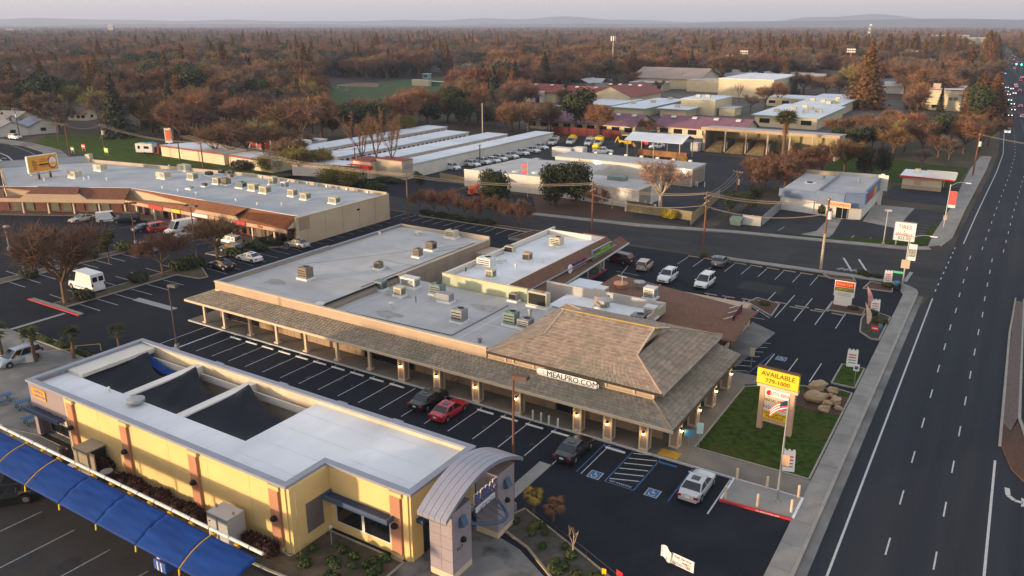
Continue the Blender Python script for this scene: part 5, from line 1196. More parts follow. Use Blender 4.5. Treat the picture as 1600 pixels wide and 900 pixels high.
for k in range(26): x = XL+k*1.95; MB().tube((x, YU+.05,3.62),(x+.05, YU+.05,3.62),.13,.13,10).build('pipe_clamp', pole_dark, va)
for k in (1,3):
 x = XL+(XR-XL)*k/NB; MB().path([(x, YL-.1,2.4),(x+.2, YL-.6,1.2),(x+.9, YL-1.0,.5),(x+1.3, YL-.8,.9)], .035,5).build('vacuum_hose', navy, va)

seam_w = mat('seam_white', (.58,.60,.61),.8,.2,1)
seams(bw, -38,-31,36.3,43, RZ_+.006,2.2, seam_w, 'x', .04); seams(bw, -46.4,-38.5,32.5,43, RZ_+.006,2.4, seam_w, 'x', .04); seams(bw, -70.5,-46.6,32.5,35.4, RZ_+.006,2.6, seam_w, 'y', .04)
for k in range(7): MB().box(BX0+5.9+k*4.6, BX0+5.92+k*4.6, BY0-.006, BY0-.001,0, BZ).build('stucco_joint', mat('stucco_joint', (.42,.30,.11),.9,0), bw)

# ------------------------------------------------------------------ left shopping strip with brown mansard
em = thing('tiled_mansard_strip', 'bent shopping strip with rust tiled mansard, flat grey roof and post arcade', 'building', (-135,97))
RP = [(-99.3,90.9),(-99.3,114.2),(-136,114.2),(-184.5,106.5),(-194,91),(-168.2,79),(-145.2,91.2)]
MB().prism([(-99.3,91.5),(-99.3,114.2),(-136,114.2),(-184.5,106.5),(-193.8,91),(-168.2,79.4),(-145.2,91.6)], 0,4.5).build('wall', mat('wall_end_tan', (.56,.43,.29),.9,.08,.4, c2=(.46,.34,.21), c2amt=.9, c2scale=.2), em)
MB().prism([(-99.6,91.6),(-99.6,113.9),(-136,113.9),(-184,106.2),(-193,91.2),(-168.2,79.8),(-145.3,92)], 4.5,4.62).build('roof_deck', roof_blue, em)
def wall_line(par, name, a, b_, z0, z1, t, m): return MB().cbox((a[0]+b_[0])/2,(a[1]+b_[1])/2, z0, sqrt((b_[0]-a[0])**2+(b_[1]-a[1])**2), t, z1-z0, atan2(b_[1]-a[1], b_[0]-a[0])).build(name, m, par)
wall_line(em, 'end_wall', (-99.2,90.6),(-99.2,114.3),0,4.88,.26, mat('wall_end_tan', (.56,.43,.29))); wall_line(em, 'coping', (-99.2,90.6),(-99.2,114.3),4.88,4.95,.4, trim_cream)
for k in range(5): MB().box(-99.06,-99.03,93+k*4.3,93.06+k*4.3,0,4.85).build('wall_joint', beige_wall, em)
wall_line(em, 'patch', (-99.05,91.2),(-99.05,93.6),2.6,4.7,.02, panel_tan); MB().cbox(-99.0,105.6,3.4,.3,.5,.3).build('wall_light', black, em)
wall_line(em, 'parapet', (-99.4,114.1),(-136,114.1),4.4,5.2,.3, beige_wall); wall_line(em, 'parapet', (-136,114.1),(-184.5,106.5),4.4,5.3,.3, beige_wall)
wall_line(em, 'parapet', (-184.5,106.5),(-194.2,91),4.4,6.0,.3, roof_blue); wall_line(em, 'coping', (-184.5,106.5),(-194.2,91),6.0,6.08,.42, cap_blue)
MB().cbox(-184.3,106.6,4.6,1.2,1.2,1.9,.3).build('stack', hvac_beige, em)
for k in range(12): MB().cbox(-104+k*-2.7,113.8,4.6,.35,.2,.45).build('scupper', roof_white, em)
def mansard(a0, a1, b0, b1, ze, zt, m): # a: eave, b: top
 return MB().slab((a0[0], a0[1], ze),(a1[0], a1[1], ze),(b1[0], b1[1], zt),(b0[0], b0[1], zt),.14).build('mansard', m, em)
mansard((-144.0,88.9),(-99.6,88.9),(-99.6,91.4),(-145.4,91.4),3.3,5.0, orange_tile)
mansard((-168.8,75.6),(-144.0,88.9),(-145.4,91.4),(-170,78.1),3.3,5.0, brown_tile); mansard((-192.5,88.2),(-168.8,75.6),(-170,78.1),(-193.8,90.9),3.3,5.0, brown_tile)
wall_line(em, 'flashing', (-99.6,91.5),(-145.4,91.5),4.9,5.06,.12, roof_white); wall_line(em, 'flashing', (-145.4,91.5),(-170,78.2),4.9,5.06,.12, roof_white)
MB().tri((-99.45,88.9,3.3),(-99.45,91.4,3.3),(-99.45,91.4,5.0)).build('gable', trim_cream, em)
# the projecting false gables
for (x0, x1) in ((-122.3,-112.2),):
 MB().hexa([(x0-1,88.85,3.25),(x1+1,88.85,3.25),(x1+1,89.2,3.25),(x0-1,89.2,3.25),(x0,88.75,4.1),(x1,88.75,4.1),(x1,89.1,4.1),(x0,89.1,4.1)]).build('false_gable', stucco_tan, em)
 MB().slab((x0,88.7,4.12),(x1,88.7,4.12),(x1+1.0,91.0,5.16),(x0-1.0,91.0,5.16),.1).build('mansard', orange_tile, em)
d = Vector((-144,88.9,0))-Vector((-168.8,75.6,0)); d.normalize(); n2 = Vector((d.y, -d.x, 0))
def along(t, off, z): p = Vector((-168.8,75.6,0))+d*t-n2*(-off); return (p.x, p.y, z)
MB().hexa([along(7,.12,3.25), along(20.6,.12,3.25), along(20.6,-.3,3.25), along(7,-.3,3.25), along(8.6,.12,4.3), along(19,.12,4.3), along(19,-.3,4.3), along(8.6,-.3,4.3)]).build('false_gable', stucco_tan, em)
MB().slab(along(8.6,.2,4.32), along(19,.2,4.32), along(18,-2.3,5.2), along(9.6,-2.3,5.2),.1).build('mansard', brown_tile, em)
wall_line(em, 'fascia', (-99.6,88.95),(-144,88.95),2.55,3.28,.2, stucco_tan); wall_line(em, 'fascia', along(0,0,0), along(28.1,0,0),2.45,3.28,.2, stucco_tan); wall_line(em, 'fascia', (-192.5,88.2),(-168.8,75.6),2.45,3.28,.2, stucco_tan)
wall_line(em, 'fascia_stripe', (-99.5,88.84),(-144,88.84),3.2,3.3,.03, orange_tile); wall_line(em, 'fascia_stripe', (-99.5,88.84),(-144,88.84),2.5,2.6,.03, orange_tile)
wall_line(em, 'fascia_stripe', along(0,.12,0), along(28,.12,0),2.45,2.58,.03, orange_tile)
for k in range(8): x = -103.4-k*5.45; MB().box(x-.16, x+.16,89.5,89.82,0,2.55).build('post', trim_cream, em)
for k in range(6): p = along(1.5+k*5.2,-.9,0); MB().cbox(p[0], p[1], 0,.3,.3,2.5,.49).build('post', trim_cream, em)
wall_line(em, 'brick_wall', (-100,91.42),(-145,91.42),.1,2.5,.12, brick_red); wall_line(em, 'brick_wall', along(0,-3.2,0), along(28,-3.2,0),.1,2.5,.7, brick_red)
for k in range(22):
 x = -101.2-k*2.0; o = k % 4
 MB().box(x-.6, x+.6,91.28,91.35,.3 if o else .15,2.35).build('shop_window' if o else 'shop_door', glass_pale if (k*7) % 5 in (1,3) else glass_dark, em)
for k in range(10): a = along(1.6+k*2.6,-2.8,0); MB().cbox(a[0], a[1], .3,1.7,.12,2.0,.49).build('shop_window', glass_pale if k % 3 else brick_red, em)
struct('mansard_strip_walk', MB().prism([(-99.5,88.4),(-143.6,88.4),(-168.4,75.2),(-192,87.6),(-193,90.8),(-169,78.4),(-145,91.3),(-99.5,91.3)], -.02,.12), mat('walk_red', (.15,.095,.075),.9,.2,1))
def shop_sign(x, w, m, label, body=None, z=2.95, lm=None):
 o = thing('shop_sign', label, 'sign', (x, 88.8, z), 'signs along the tiled mansard strip')
 if body: text(body, m, o, (x, 88.82, z), FACE_S, .62,.04, sx=1, bold=.03)
 else: MB().box(x-w/2, x+w/2,88.7,88.82, z-.28, z+.28).build('letters', m, o)
 return o
shop_sign(-134.3,4.2, sign_red, 'longest red lettering on the mansard strip, between yellow dots'); shop_sign(-128.2,2.2, sign_yellow, 'yellow lettering on the mansard strip'); shop_sign(-121.6,4.5, sign_white, 'white script lettering on the mansard strip beside the false gable')
shop_sign(-110.8,2.6, sign_red, 'short red lettering right of the false gable', None, 2.95); shop_sign(-105.9,2.0, sign_red, 'small red script word nearest the end wall', 'Salon', 2.95)
seams(em, -143,-100,92.5,113.5,4.628,3.1, mat('seam_pale', (.34,.355,.365),.9,.3,1), 'x', .05)
# roof machines of the strip
ZE = 4.62
GR = 'roof machines on the tiled mansard strip'
for px, lab, m, kd, sz in (((-167.3,93.1), 'boxy beige cooler with dark mouth nearest the left end of the strip roof', hvac_beige, 'hood', (2.6,1.6,1.2)),((-170.8,101), 'boxy beige cooler with dark mouth by the rear left parapet', hvac_beige, 'hood', (2.6,1.6,1.2)),
 ((-150.7,102.6), 'beige cooler with dark mouth in the middle of the strip roof', hvac_beige, 'hood', (2.6,1.6,1.2)),((-155,110.9), 'beige cooler with dark mouth near the rear parapet middle', hvac_beige, 'hood', (2.6,1.6,1.2)),((-144.3,104.9), 'plain beige cooler right of the dark mouthed one', hvac_beige, 'cooler', (1.9,1.4,1.2)),
 ((-135.8,104.4), 'beige cooler touching a brown box on the strip roof', hvac_beige, 'cooler', (1.7,1.3,1.1)),((-133.8,104.8), 'brown box unit with dark top on the strip roof', hvac_brown, 'box', (1.6,1.3,1.1)),((-128.5,104.2), 'green grey unit with rusty end on the strip roof', hvac_green, 'fan', (1.9,1.3,1.0)),
 ((-124.4,103.8), 'white based beige cooler left of its twin', hvac_beige, 'cooler', (1.9,1.4,1.1)),((-120.5,103.2), 'white based beige cooler right of its twin', hvac_beige, 'cooler', (1.9,1.4,1.1)),((-125.8,109.9), 'tall tan cooler near the rear parapet', hvac_beige, 'cooler', (1.4,1.2,1.4)),
 ((-121.2,108.8), 'small white box with stack near the rear parapet', hvac_white, 'cooler', (1.3,1.1,1.0)),((-113.8,103.9), 'beige cooler beside a grey fan drum', hvac_beige, 'cooler', (1.5,1.2,1.1)),((-109.6,103.1), 'beige cooler second from the end wall', hvac_beige, 'cooler', (1.6,1.3,1.0)),((-102.7,103.5), 'beige cooler closest to the tan end wall', hvac_beige, 'cooler', (1.8,1.3,.9)),
 ((-145.1,109.6), 'dark low unit left of two by the rear parapet', pole_dark, 'fan', (1.6,1.0,.7)),((-144.7,112.6), 'dark low unit in the middle by the rear parapet', pole_dark, 'fan', (1.5,1.0,.7)),((-142.2,113.2), 'dark low unit right of three by the rear parapet', pole_dark, 'fan', (1.5,1.0,.7)),((-138.9,110), 'small brown box in front of the dark low units', hvac_brown, 'x', (1.3,.9,.7)),((-135.8,101.2), 'tiny dark box standing alone on the strip roof', pole_dark, 'x', (1.0,.7,.5)),((-136.1,98), 'flat low grey pan on the strip roof', hvac_grey, 'x', (1.4,.9,.3))):
 U(px, ZE, sz[0], sz[1], sz[2], m, lab, kd, GR)
VP_ = ((-169.2,87.6),(-162.9,92.4),(-163.5,93.8),(-158.9,94.9),(-140.7,95.1),(-135.9,95.1),(-130.3,95),(-118.8,94.8),(-112.9,94.6),(-109.2,96.9),(-168.3,107.4),(-161.6,111.6))
for k, px in enumerate(VP_): vent(px[0], px[1], ZE, .12,.35, roof_white, ORD[sorted(range(12), key=lambda j: VP_[j][0]-.62*VP_[j][1]).index(k)]+' white pipe vent from the left on the roof of the mansard strip', True, 'white pipe vents on the mansard strip roof')

# ------------------------------------------------------------------ storage sheds in rows
def storage_row(x0, x1, y0, y1, h, label, doors='E', dw=2.4, gap=.55, mdoor=None):
 o = thing('storage_building', label, 'storage building', ((x0+x1)/2,(y0+y1)/2), 'long storage buildings with white metal roofs')
 MB().box(x0, x1, y0, y1,0, h).build('wall', white_wall, o); MB().slab((x0-.2, y0-.2, h+.02),(x1+.2, y0-.2, h+.02),(x1+.2, y1+.2, h+.02),(x0-.2, y1+.2, h+.02),.14).build('roof', roof_metal, o)
 n = int((y1-y0-1)/(dw+gap))
 for k in range(n):
  y = y0+.8+k*(dw+gap); MB().box(x1+.001, x1+.05, y, y+dw, .1, h-.75).build('roller_door', mdoor or door_red, o)
 MB().box(x1+.051, x1+.08, y0, y1, h-.45, h-.38).build('stripe', beige_wall, o); return o
storage_row(-168.5,-160.5,150,216,3.2, 'storage building farthest left with a row of red roller doors'); storage_row(-155,-146.5,150,208.5,3.2, 'second storage building with small dark doors along its wall', dw=1.1, gap=1.0, mdoor=mat('door_dark', (.10,.06,.07),.7,.1,1)); storage_row(-141,-133.6,152,211,3.2, 'third storage building with red roller doors facing the white row')
b4 = storage_row(-128.5,-122.4,150.5,220,3.5, 'storage building nearest the works yard with a plain pale wall', dw=100)
MB().box(-130.2,-122.3,146.2,150.4,0,4.6).build('front_wall', beige_wall, b4); MB().box(-130.3,-122.2,146.1,150.5,4.6,4.72).build('coping', red_roof, b4); MB().box(-122.28,-122.22,147,150,2.6,3.6).build('name_board', mat('sign_mauve', (.33,.26,.27),.8,.05,1), b4)
og = thing('storage_office', 'cream storage office with red canopy awning at the gate', 'building', (-131.5,146)); MB().box(-136,-130.3,144.2,150.2,0,4.0).build('wall', cream_wall, og); MB().box(-136.2,-130.25,144,150.3,4.0,4.3).build('parapet', red_roof, og); MB().box(-136.5,-129.6,142.6,144.15,2.3,3.2).build('awning', sign_red, og); MB().box(-134,-132.6,144.13,144.19,.8,2.0).build('window', glass_dark, og); MB().box(-135.6,-134.8,144.13,144.19,.1,2.1).build('door', pole_dark, og)
for x in (-136.3,-130): MB().tube((x, 142.8,0),(x, 142.8,2.3),.12,.12,6).build('post', white_wall, og)
gt = thing('gate_wall_panel', 'white sliding gate panel beside the storage office', 'gate', (-141,146)); MB().box(-144,-137,145.9,146.1,.2,3.0).build('panel', white_wall, gt); MB().box(-144.1,-143.9,145.8,146.2,0,3.2).build('post', white_wall, gt)
k1 = thing('storage_building', 'white flat roofed shop at the storage entrance with red roof edge', 'storage building', (-136,140)); MB().prism([(-150,137.5),(-132.5,142.5),(-134.5,148.5),(-151,144.5)], 0,2.9).build('wall', white_wall, k1); MB().prism([(-150.2,137.2),(-132.2,142.3),(-134.3,148.8),(-151.2,144.8)], 2.9,3.1).build('roof', roof_metal, k1); wall_line(k1, 'roof_edge', (-150.2,137.15),(-132.2,142.25),2.75,3.12,.1, red_roof)
fs = thing('storage_building', 'long low cream storage building with red roof edge behind the lawn', 'storage building', (-188,142)); MB().prism([(-204.5,139.5),(-176.5,138.5),(-176.5,146),(-200,150)], 0,3.0).build('wall', cream_wall, fs); MB().prism([(-204.7,139.3),(-176.3,138.3),(-176.3,146.2),(-200,150.3)], 3.0,3.15).build('roof', roof_metal, fs); wall_line(fs, 'roof_edge', (-204.7,139.3),(-176.3,138.3),2.7,3.17,.1, red_roof)
f2 = thing('storage_building', 'second cream storage building stepping down toward the willows', 'storage building', (-166,140)); MB().prism([(-174.5,138.5),(-156.5,137),(-156.5,146),(-174,146)], 0,2.9).build('wall', cream_wall, f2); MB().prism([(-174.7,138.3),(-156.3,136.8),(-156.3,146.2),(-174,146.2)], 2.9,3.05).build('roof', roof_metal, f2); wall_line(f2, 'roof_edge', (-174.7,138.3),(-156.3,136.8),2.6,3.07,.1, red_roof)
f3 = storage_row(-196,-172,163,172,3.4, 'back storage building with orange red doors beyond the big bare tree', dw=2.6, gap=.4); MB().box(-173,-169,160,163,0,4.4).build('tower', white_wall, f3)
for k in range(7): MB().box(-195+k*3.1,-192.6+k*3.1,162.94,162.999,.2,2.6).build('roller_door', door_red, f3)

# ------------------------------------------------------------------ white works buildings across the street
wb = thing('white_works_office', 'white flat roofed works office with a rounded cream porch behind evergreens', 'building', (-86,158)); MB().prism([(-106,148.8),(-86,149.6),(-62.2,147.8),(-61.8,159),(-80,160),(-80,173),(-104,171)], 0,3.6).build('wall', white_wall, wb); MB().prism([(-105.7,149.1),(-86,149.9),(-62.5,148.1),(-62.1,158.7),(-80.3,159.7),(-80.3,172.7),(-103.7,170.7)], 3.6,3.7).build('roof_deck', roof_grey, wb)
wall_line(wb, 'parapet', (-106,148.8),(-86,149.6),3.6,3.95,.3, white_wall); wall_line(wb, 'parapet', (-86,149.6),(-62.2,147.8),3.55,3.85,.3, white_wall); MB().box(-62.3,-62.0,148,159,0,3.8).build('end_wall', tan_wall, wb)
MB().slab((-99.6,147.2,2.4),(-93.4,147.4,2.4),(-94.2,149.2,3.2),(-98.8,149.1,3.2),.12).build('porch_roof', cream_wall, wb); MB().box(-97.5,-96,149.02,149.12,.1,2.2).build('doorway', glass_dark, wb)
for x in (-78,-74.5,-69): MB().box(x, x+1.4,148.55,148.9,1.0,2.2).build('window', glass_dark, wb)
MB().cyl(-90,154,3.7,4.1,.9,10).build('skylight', hvac_white, wb); MB().cyl(-94.5,153,3.7,4.0,1.0,10).build('skylight', hvac_white, wb); MB().box(-73,-69,155.4,157.4,3.7,4.5).build('roof_unit', hvac_green, wb)
w2 = thing('long_works_shed', 'long white works shed with tan bay doors and lamps on its front', 'building', (-78,178)); MB().box(-97,-61.2,175.6,184.5,0,4.1).build('wall', white_wall, w2); MB().slab((-97.3,175.3,4.15),(-61,175.3,4.15),(-61,184.8,4.15),(-97.3,184.8,4.15),.15).build('roof', roof_grey, w2)
for a, c, m in ((-90.5,-86.3, beige_wall),(-72,-61.4, tan_wall)): MB().box(a, c, 175.5,175.59,.1,3.7).build('bay_door', m, w2)
MB().box(-61.19,-61.1,176,184,.1,3.6).build('end_panel', tan_wall, w2)
for x in (-85.4,-63): MB().blob((x, 175.1,3.5),.22,.22,.22,0,8,5).build('wall_lamp', mat('lamp_white', (1,.95,.8),.4,0, emit=(1,.93,.75), es=16), w2)
for k in range(8): MB().box(-95+k*4.2,-94.2+k*4.2,184.9,185.6,4.15,4.5).build('roof_vent', hvac_white, w2)
for x in (-60.6,-60.2,-58.5): MB().tube((x, 177,0),(x, 177,1.2),.12,.12,6).build('bollard', white_wall, w2)
ys = thing('yard_shelter', 'open shelter with white pitched metal roof on posts in the works yard', 'shelter', (-82,212)); yx = (-90.5,-76)
MB().slab((-92.3,206.8,5.0),(-75.5,207.2,5.0),(-75.5,212.6,6.6),(-92.3,212.3,6.6),.15).build('roof', roof_metal, ys); MB().slab((-92.3,212.3,6.6),(-75.5,212.6,6.6),(-75.5,218,5.0),(-92.3,217.7,5.0),.15).build('roof', roof_metal, ys)
for x in (-91.5,-83.6,-76.2):
 for y in (207.3,217.4): MB().tube((x, y, 0),(x, y, 5.0),.16,.16,6).build('post', beige_wall, ys)
MB().box(-91,-76.4,213.5,213.8,0,1.6).build('bay_wall', mat('bay_orange', (.36,.18,.07),.9,.2,1), ys)
hb = thing('open_bay_shed', 'long open fronted shed with tan fascia and yellowish bays with earth piles', 'shed', (-58,236)); MB().box(-78,-40.3,240.5,241,0,6.2).build('back_wall', mat('bay_yellow', (.42,.37,.21),.9,.1,.3), hb); MB().slab((-78.5,230.4,6.9),(-40,231,6.9),(-40,241.6,6.2),(-78.5,241.4,6.2),.2).build('roof', roof_grey, hb)
wall_line(hb, 'fascia', (-78.5,230.4),(-40,231),6.1,6.95,.25, stucco_tan); MB().box(-40.6,-40.3,231.2,240.6,0,6.4).build('end_wall', beige_wall, hb); MB().box(-78,-77.7,231.2,240.4,0,6.2).build('end_wall', beige_wall, hb)
for k in range(7): x = -77.4+k*6.1; MB().box(x-.2, x+.2,230.9,231.3,0,6.2).build('post', beige_wall, hb)
for k in range(1,6): MB().box(-77.4+k*6.1-.12,-77.4+k*6.1+.12,233,240.4,0,3.0).build('bay_divider', concrete, hb)
for k in range(3): MB().hexa([(-76.8+k*6.1,229.5,0),(-71.8+k*6.1,229.5,0),(-71.8+k*6.1,240,0),(-76.8+k*6.1,240,0),(-75.5+k*6.1,235,2.6),(-73+k*6.1,235,2.6),(-72.4+k*6.1,240,3.1),(-76.2+k*6.1,240,3.1)]).build('earth_pile', mat('earth_tan', (.26,.18,.08),.95,.3,.8), hb)
MB().box(-80.5,-78.3,228,231,0,2.4).build('tank', white_wall, hb)

# ------------------------------------------------------------------ blue workshop, small white stand
bs = thing('blue_workshop', 'blue clad tyre workshop with a white roller bay and slanted sign wall', 'building', (-29,168))
BP_ = [(-37.9,162.5),(-30.6,161.7),(-25.6,160.3),(-22.4,161.5),(-22.4,186),(-38,184)]
MB().prism(BP_, 0,4.1).build('wall', white_wall, bs); MB().prism([(-37.7,163),(-22.7,162.5),(-22.7,185.5),(-37.7,183.5)], 4.1,4.2).build('roof_deck', roof_grey, bs)
wall_line(bs, 'cladding', (-38.2,162.2),(-30.8,161.4),2.75,4.4,.3, blue_siding); wall_line(bs, 'cladding', (-30.8,161.3),(-25.4,160.0),2.3,4.9,.4, blue_siding); wall_line(bs, 'cladding', (-25.4,160.0),(-22.0,161.3),2.3,5.2,.4, blue_siding); wall_line(bs, 'cladding', (-22.0,161.3),(-22.0,178),3.0,5.6,.4, blue_siding)
wall_line(bs, 'parapet', (-30.8,161.8),(-30.8,183),4.1,4.8,.25, hvac_grey); wall_line(bs, 'parapet', (-38,184),(-22.4,186),4.1,4.9,.25, roof_grey); MB().box(-37,-31,183.2,183.6,4.1,5.0).build('parapet', stucco_tan, bs)
MB().box(-21.9,-21.2,177.8,178.1,0,6.4).build('fin', white_wall, bs); MB().box(-22.3,-20.4,177.7,177.79,3.0,6.2).build('fin', white_wall, bs)
wall_line(bs, 'roller_bay', (-37.5,162.35),(-31.2,161.6),.1,2.7,.12, hvac_white); MB().cbox(-28.7,160.85,3.2,1.3,.5,1.1,-.24).build('panel', sign_blue, bs)
for k in range(4): t = k/4; MB().cbox(-26.6+t*1.6+.2,160.45-.1*t, .1,.75,.14,2.1,-.24).build('shop_door', glass_dark, bs)
MB().box(-21.75,-21.7,163,168,3.3,4.6).build('side_sign', sign_red, bs); MB().box(-21.75,-21.7,169.5,172.5,3.4,5.0).build('side_sign', sign_orange, bs)
al = thing('alignment_sign', 'orange sign board lettered in red over the blue workshop doors', 'sign', (-26.3,159.9,2.7)); MB().cbox(-26.2,159.75,2.3,4.4,.12,1.05,-.24).build('board', mat('board_peach', (.78,.45,.25),.7,.05,1), al); text('ALIGNMENT', sign_red, al, (-26.22,159.66,2.8),(pi/2,0,-.24),.78,.01, sx=.95, bold=.03)
vent(-34.5,172,4.2,.6,.25, pole_dark, 'dark square hatch on the workshop roof', False); vent(-33,178,4.2,.25,.6, galv, 'shiny vent on the workshop roof'); vent(-26,178,4.2,.25,.6, galv, 'shiny vent near the blue parapet of the workshop')
st = thing('white_stand', 'small cream roadside stand with red roof edge and white rooftop sign frame', 'building', (-15,203)); MB().box(-20,-12,199.5,207.5,0,2.8).build('wall', cream_wall, st); MB().box(-20.02,-11.95,199.45,199.49,0,.9).build('wainscot', stucco_tan, st); MB().box(-20.6,-9.6,198.6,208.6,2.8,3.05).build('roof', roof_white, st)
MB().box(-20.7,-9.5,198.5,198.59,2.75,3.12).build('roof_edge', sign_red, st); MB().box(-17.6,-16.2,199.4,199.48,1.1,2.1).build('window', beige_wall, st); MB().box(-11.95,-11.9,200.5,203,.2,2.2).build('window', glass_dark, st)
for k in range(8): MB().box(-15.4+k*.82,-15.3+k*.82,203,203.12,3.05,4.0).build('frame_post', white_wall, st)
MB().box(-15.6,-9.5,203,203.1,3.95,4.1).build('frame_rail', white_wall, st); MB().box(-18.2,-17,204,205.2,3.05,3.9).build('roof_unit', hvac_beige, st); MB().hexa([(-15.5,198.4,3.05),(-9.4,198.4,3.05),(-9.4,202.9,3.05),(-15.5,202.9,3.05),(-15.5,198.4,3.1),(-9.4,198.4,3.1),(-9.4,202.9,3.9),(-15.5,202.9,3.9)]).build('sign_roof', white_wall, st)

# ------------------------------------------------------------------ school and far buildings
def block(name, x0, x1, y0, y1, h, wm, rm, label, eave=.5, trim=None, wins=0, units=0, cat='school building', gr='school blocks beyond the works yard'):
 o = thing(name, label, cat, ((x0+x1)/2,(y0+y1)/2), gr)
 MB().box(x0, x1, y0, y1,0, h).build('wall', wm, o); MB().box(x0-eave, x1+eave, y0-eave, y1+eave, h+.001, h+.25).build('roof', rm, o)
 if trim:
  MB().box(x0-eave-.06, x1+eave+.06, y0-eave-.06, y0-eave-.002, h-.12, h+.28).build('roof_trim', trim, o); MB().box(x1+eave+.002, x1+eave+.06, y0-eave, y1+eave, h-.12, h+.28).build('roof_trim', trim, o)
 for k in range(wins): w_ = (x1-x0)/wins; MB().box(x0+w_*k+w_*.25, x0+w_*k+w_*.75, y0-.06, y0-.002, h*.35, h*.75).build('window', glass_dark, o)
 r = random.Random(int(x0*7));
 for k in range(units): MB().cbox(x0+(x1-x0)*r.uniform(.12,.88), y0+(y1-y0)*r.uniform(.1,.9), h+.25,1.9,1.4,1.1).build('roof_unit', hvac_beige, o)
 return o
def gable_hall(name, x0, x1, y0, y1, ze, zr, wm, rm, label, ov=.8, sky=0, wins=0, cat='school building', gr='school blocks beyond the works yard', along='x'):
 o = thing(name, label, cat, ((x0+x1)/2,(y0+y1)/2), gr); ym = (y0+y1)/2; xm = (x0+x1)/2
 MB().box(x0, x1, y0, y1,0, ze).build('wall', wm, o)
 if along == 'x':
  MB().slab((x0-ov, y0-ov, ze-.2),(x1+ov, y0-ov, ze-.2),(x1+ov, ym, zr),(x0-ov, ym, zr),.2).build('roof', rm, o); MB().slab((x0-ov, ym, zr),(x1+ov, ym, zr),(x1+ov, y1+ov, ze-.2),(x0-ov, y1+ov, ze-.2),.2).build('roof', rm, o)
  for x in (x0, x1): MB().hexa([(x-.1, y0, ze),(x+.1, y0, ze),(x+.1, y1, ze),(x-.1, y1, ze),(x-.1, ym-.1, zr-.25),(x+.1, ym-.1, zr-.25),(x+.1, ym+.1, zr-.25),(x-.1, ym+.1, zr-.25)]).build('gable', wm, o)
 else:
  MB().slab((x0-ov, y1+ov, ze-.2),(x0-ov, y0-ov, ze-.2),(xm, y0-ov, zr),(xm, y1+ov, zr),.2).build('roof', rm, o); MB().slab((xm, y1+ov, zr),(xm, y0-ov, zr),(x1+ov, y0-ov, ze-.2),(x1+ov, y1+ov, ze-.2),.2).build('roof', rm, o)
  for y in (y0, y1): MB().hexa([(x0, y-.1, ze),(x1, y-.1, ze),(x1, y+.1, ze),(x0, y+.1, ze),(xm-.1, y-.1, zr-.25),(xm+.1, y-.1, zr-.25),(xm+.1, y+.1, zr-.25),(xm-.1, y+.1, zr-.25)]).build('gable', wm, o)
 for k in range(sky):
  t = (k+.5)/sky; MB().hexa([(x0+(x1-x0)*t-.8, ym-2.4, zr-.7),(x0+(x1-x0)*t+.8, ym-2.4, zr-.7),(x0+(x1-x0)*t+.8, ym-1.2, zr-.35),(x0+(x1-x0)*t-.8, ym-1.2, zr-.35),(x0+(x1-x0)*t-.8, ym-2.4, zr-.35),(x0+(x1-x0)*t+.8, ym-2.4, zr-.35),(x0+(x1-x0)*t+.8, ym-1.2, zr-.05),(x0+(x1-x0)*t-.8, ym-1.2, zr-.05)]).build('skylight', hvac_white, o)
 for k in range(wins): w_ = (x1-x0)/wins; MB().box(x0+w_*k+w_*.2, x0+w_*k+w_*.8, y0-.06, y0-.002, ze*.3, ze*.75).build('window', glass_dark, o)
 return o
gable_hall('purple_roof_hall', -150,-108,250,266,3.4,6.4, cream_wall, purple_roof, 'left long classroom hall with purple metal roof and skylights', sky=7, wins=9)
gable_hall('purple_roof_hall', -102.5,-73,256,270,3.4,6.3, cream_wall, purple_roof, 'right classroom hall with purple metal roof behind the open bay shed', sky=4, wins=6)
rw = thing('red_yard_wall', 'dark red painted wall in front of the left purple roof hall', 'wall', (-123,241)); MB().box(-134,-109,240.8,241.1,0,2.6).build('panel', wood_red, rw)
for k in range(9): MB().box(-134+k*3.1,-133.8+k*3.1,240.68,240.79,0,2.7).build('post', wood_brown, rw)
block('beige_hall', -134,-106,415,470,9.0, cream_wall, roof_white, 'large cream auditorium box with white roof, tallest of the school', .1, None)
block('beige_hall', -120,-105.5,324.5,347,6.1, cream_wall, roof_metal, 'middle cream hall with flat pale roof and roof boxes', .2, None, 0,2)
block('low_classroom', -124,-113,312,330,3.0, cream_wall, roof_metal, 'low cream classroom with wide teal roof edge in front of the middle hall', 1.4, teal_trim, 0,1)
block('low_classroom', -141,-128,304,352,3.3, cream_wall, roof_metal, 'long classroom wing with teal roof edge and three roof boxes', 1.0, teal_trim, 0,3)
block('low_classroom', -104.5,-98,327,336,3.0, cream_wall, roof_grey, 'small cream block with green door beside the middle hall', .5, teal_trim)
block('low_classroom', -82,-60,299,346,4.0, cream_wall, roof_metal, 'wide right classroom with blue white roof and many roof boxes', 1.0, teal_trim, 3,7); block('low_classroom', -80,-62,350,408,4.0, cream_wall, roof_metal, 'rear right classroom with pale roof and scattered roof boxes', .6, teal_trim, 0,9)
block('low_classroom', -165,-147.5,285,298,3.2, cream_wall, roof_metal, 'low cream classroom with teal roof behind the left purple hall', .8, teal_trim, 4); block('low_classroom', -160,-144,308,340,3.4, beige_wall, roof_metal, 'grey roofed classroom in front of the red tiled hall', .8, teal_trim, 3)
block('low_classroom', -100,-82,380,400,3.4, cream_wall, roof_metal, 'teal edged classroom right of the auditorium', .8, teal_trim, 3)
gable_hall('gymnasium', -198,-158,452,490,6.0,11.0, cream_wall, mat('roof_pinkgrey', (.30,.24,.215),.85,.1,.3), 'gymnasium with broad pinkish grey hipped roof', 1.5); block('low_classroom', -190,-170,430,441,4.4, beige_wall, roof_grey, 'small wing in front of the gymnasium', .6, None, 4)
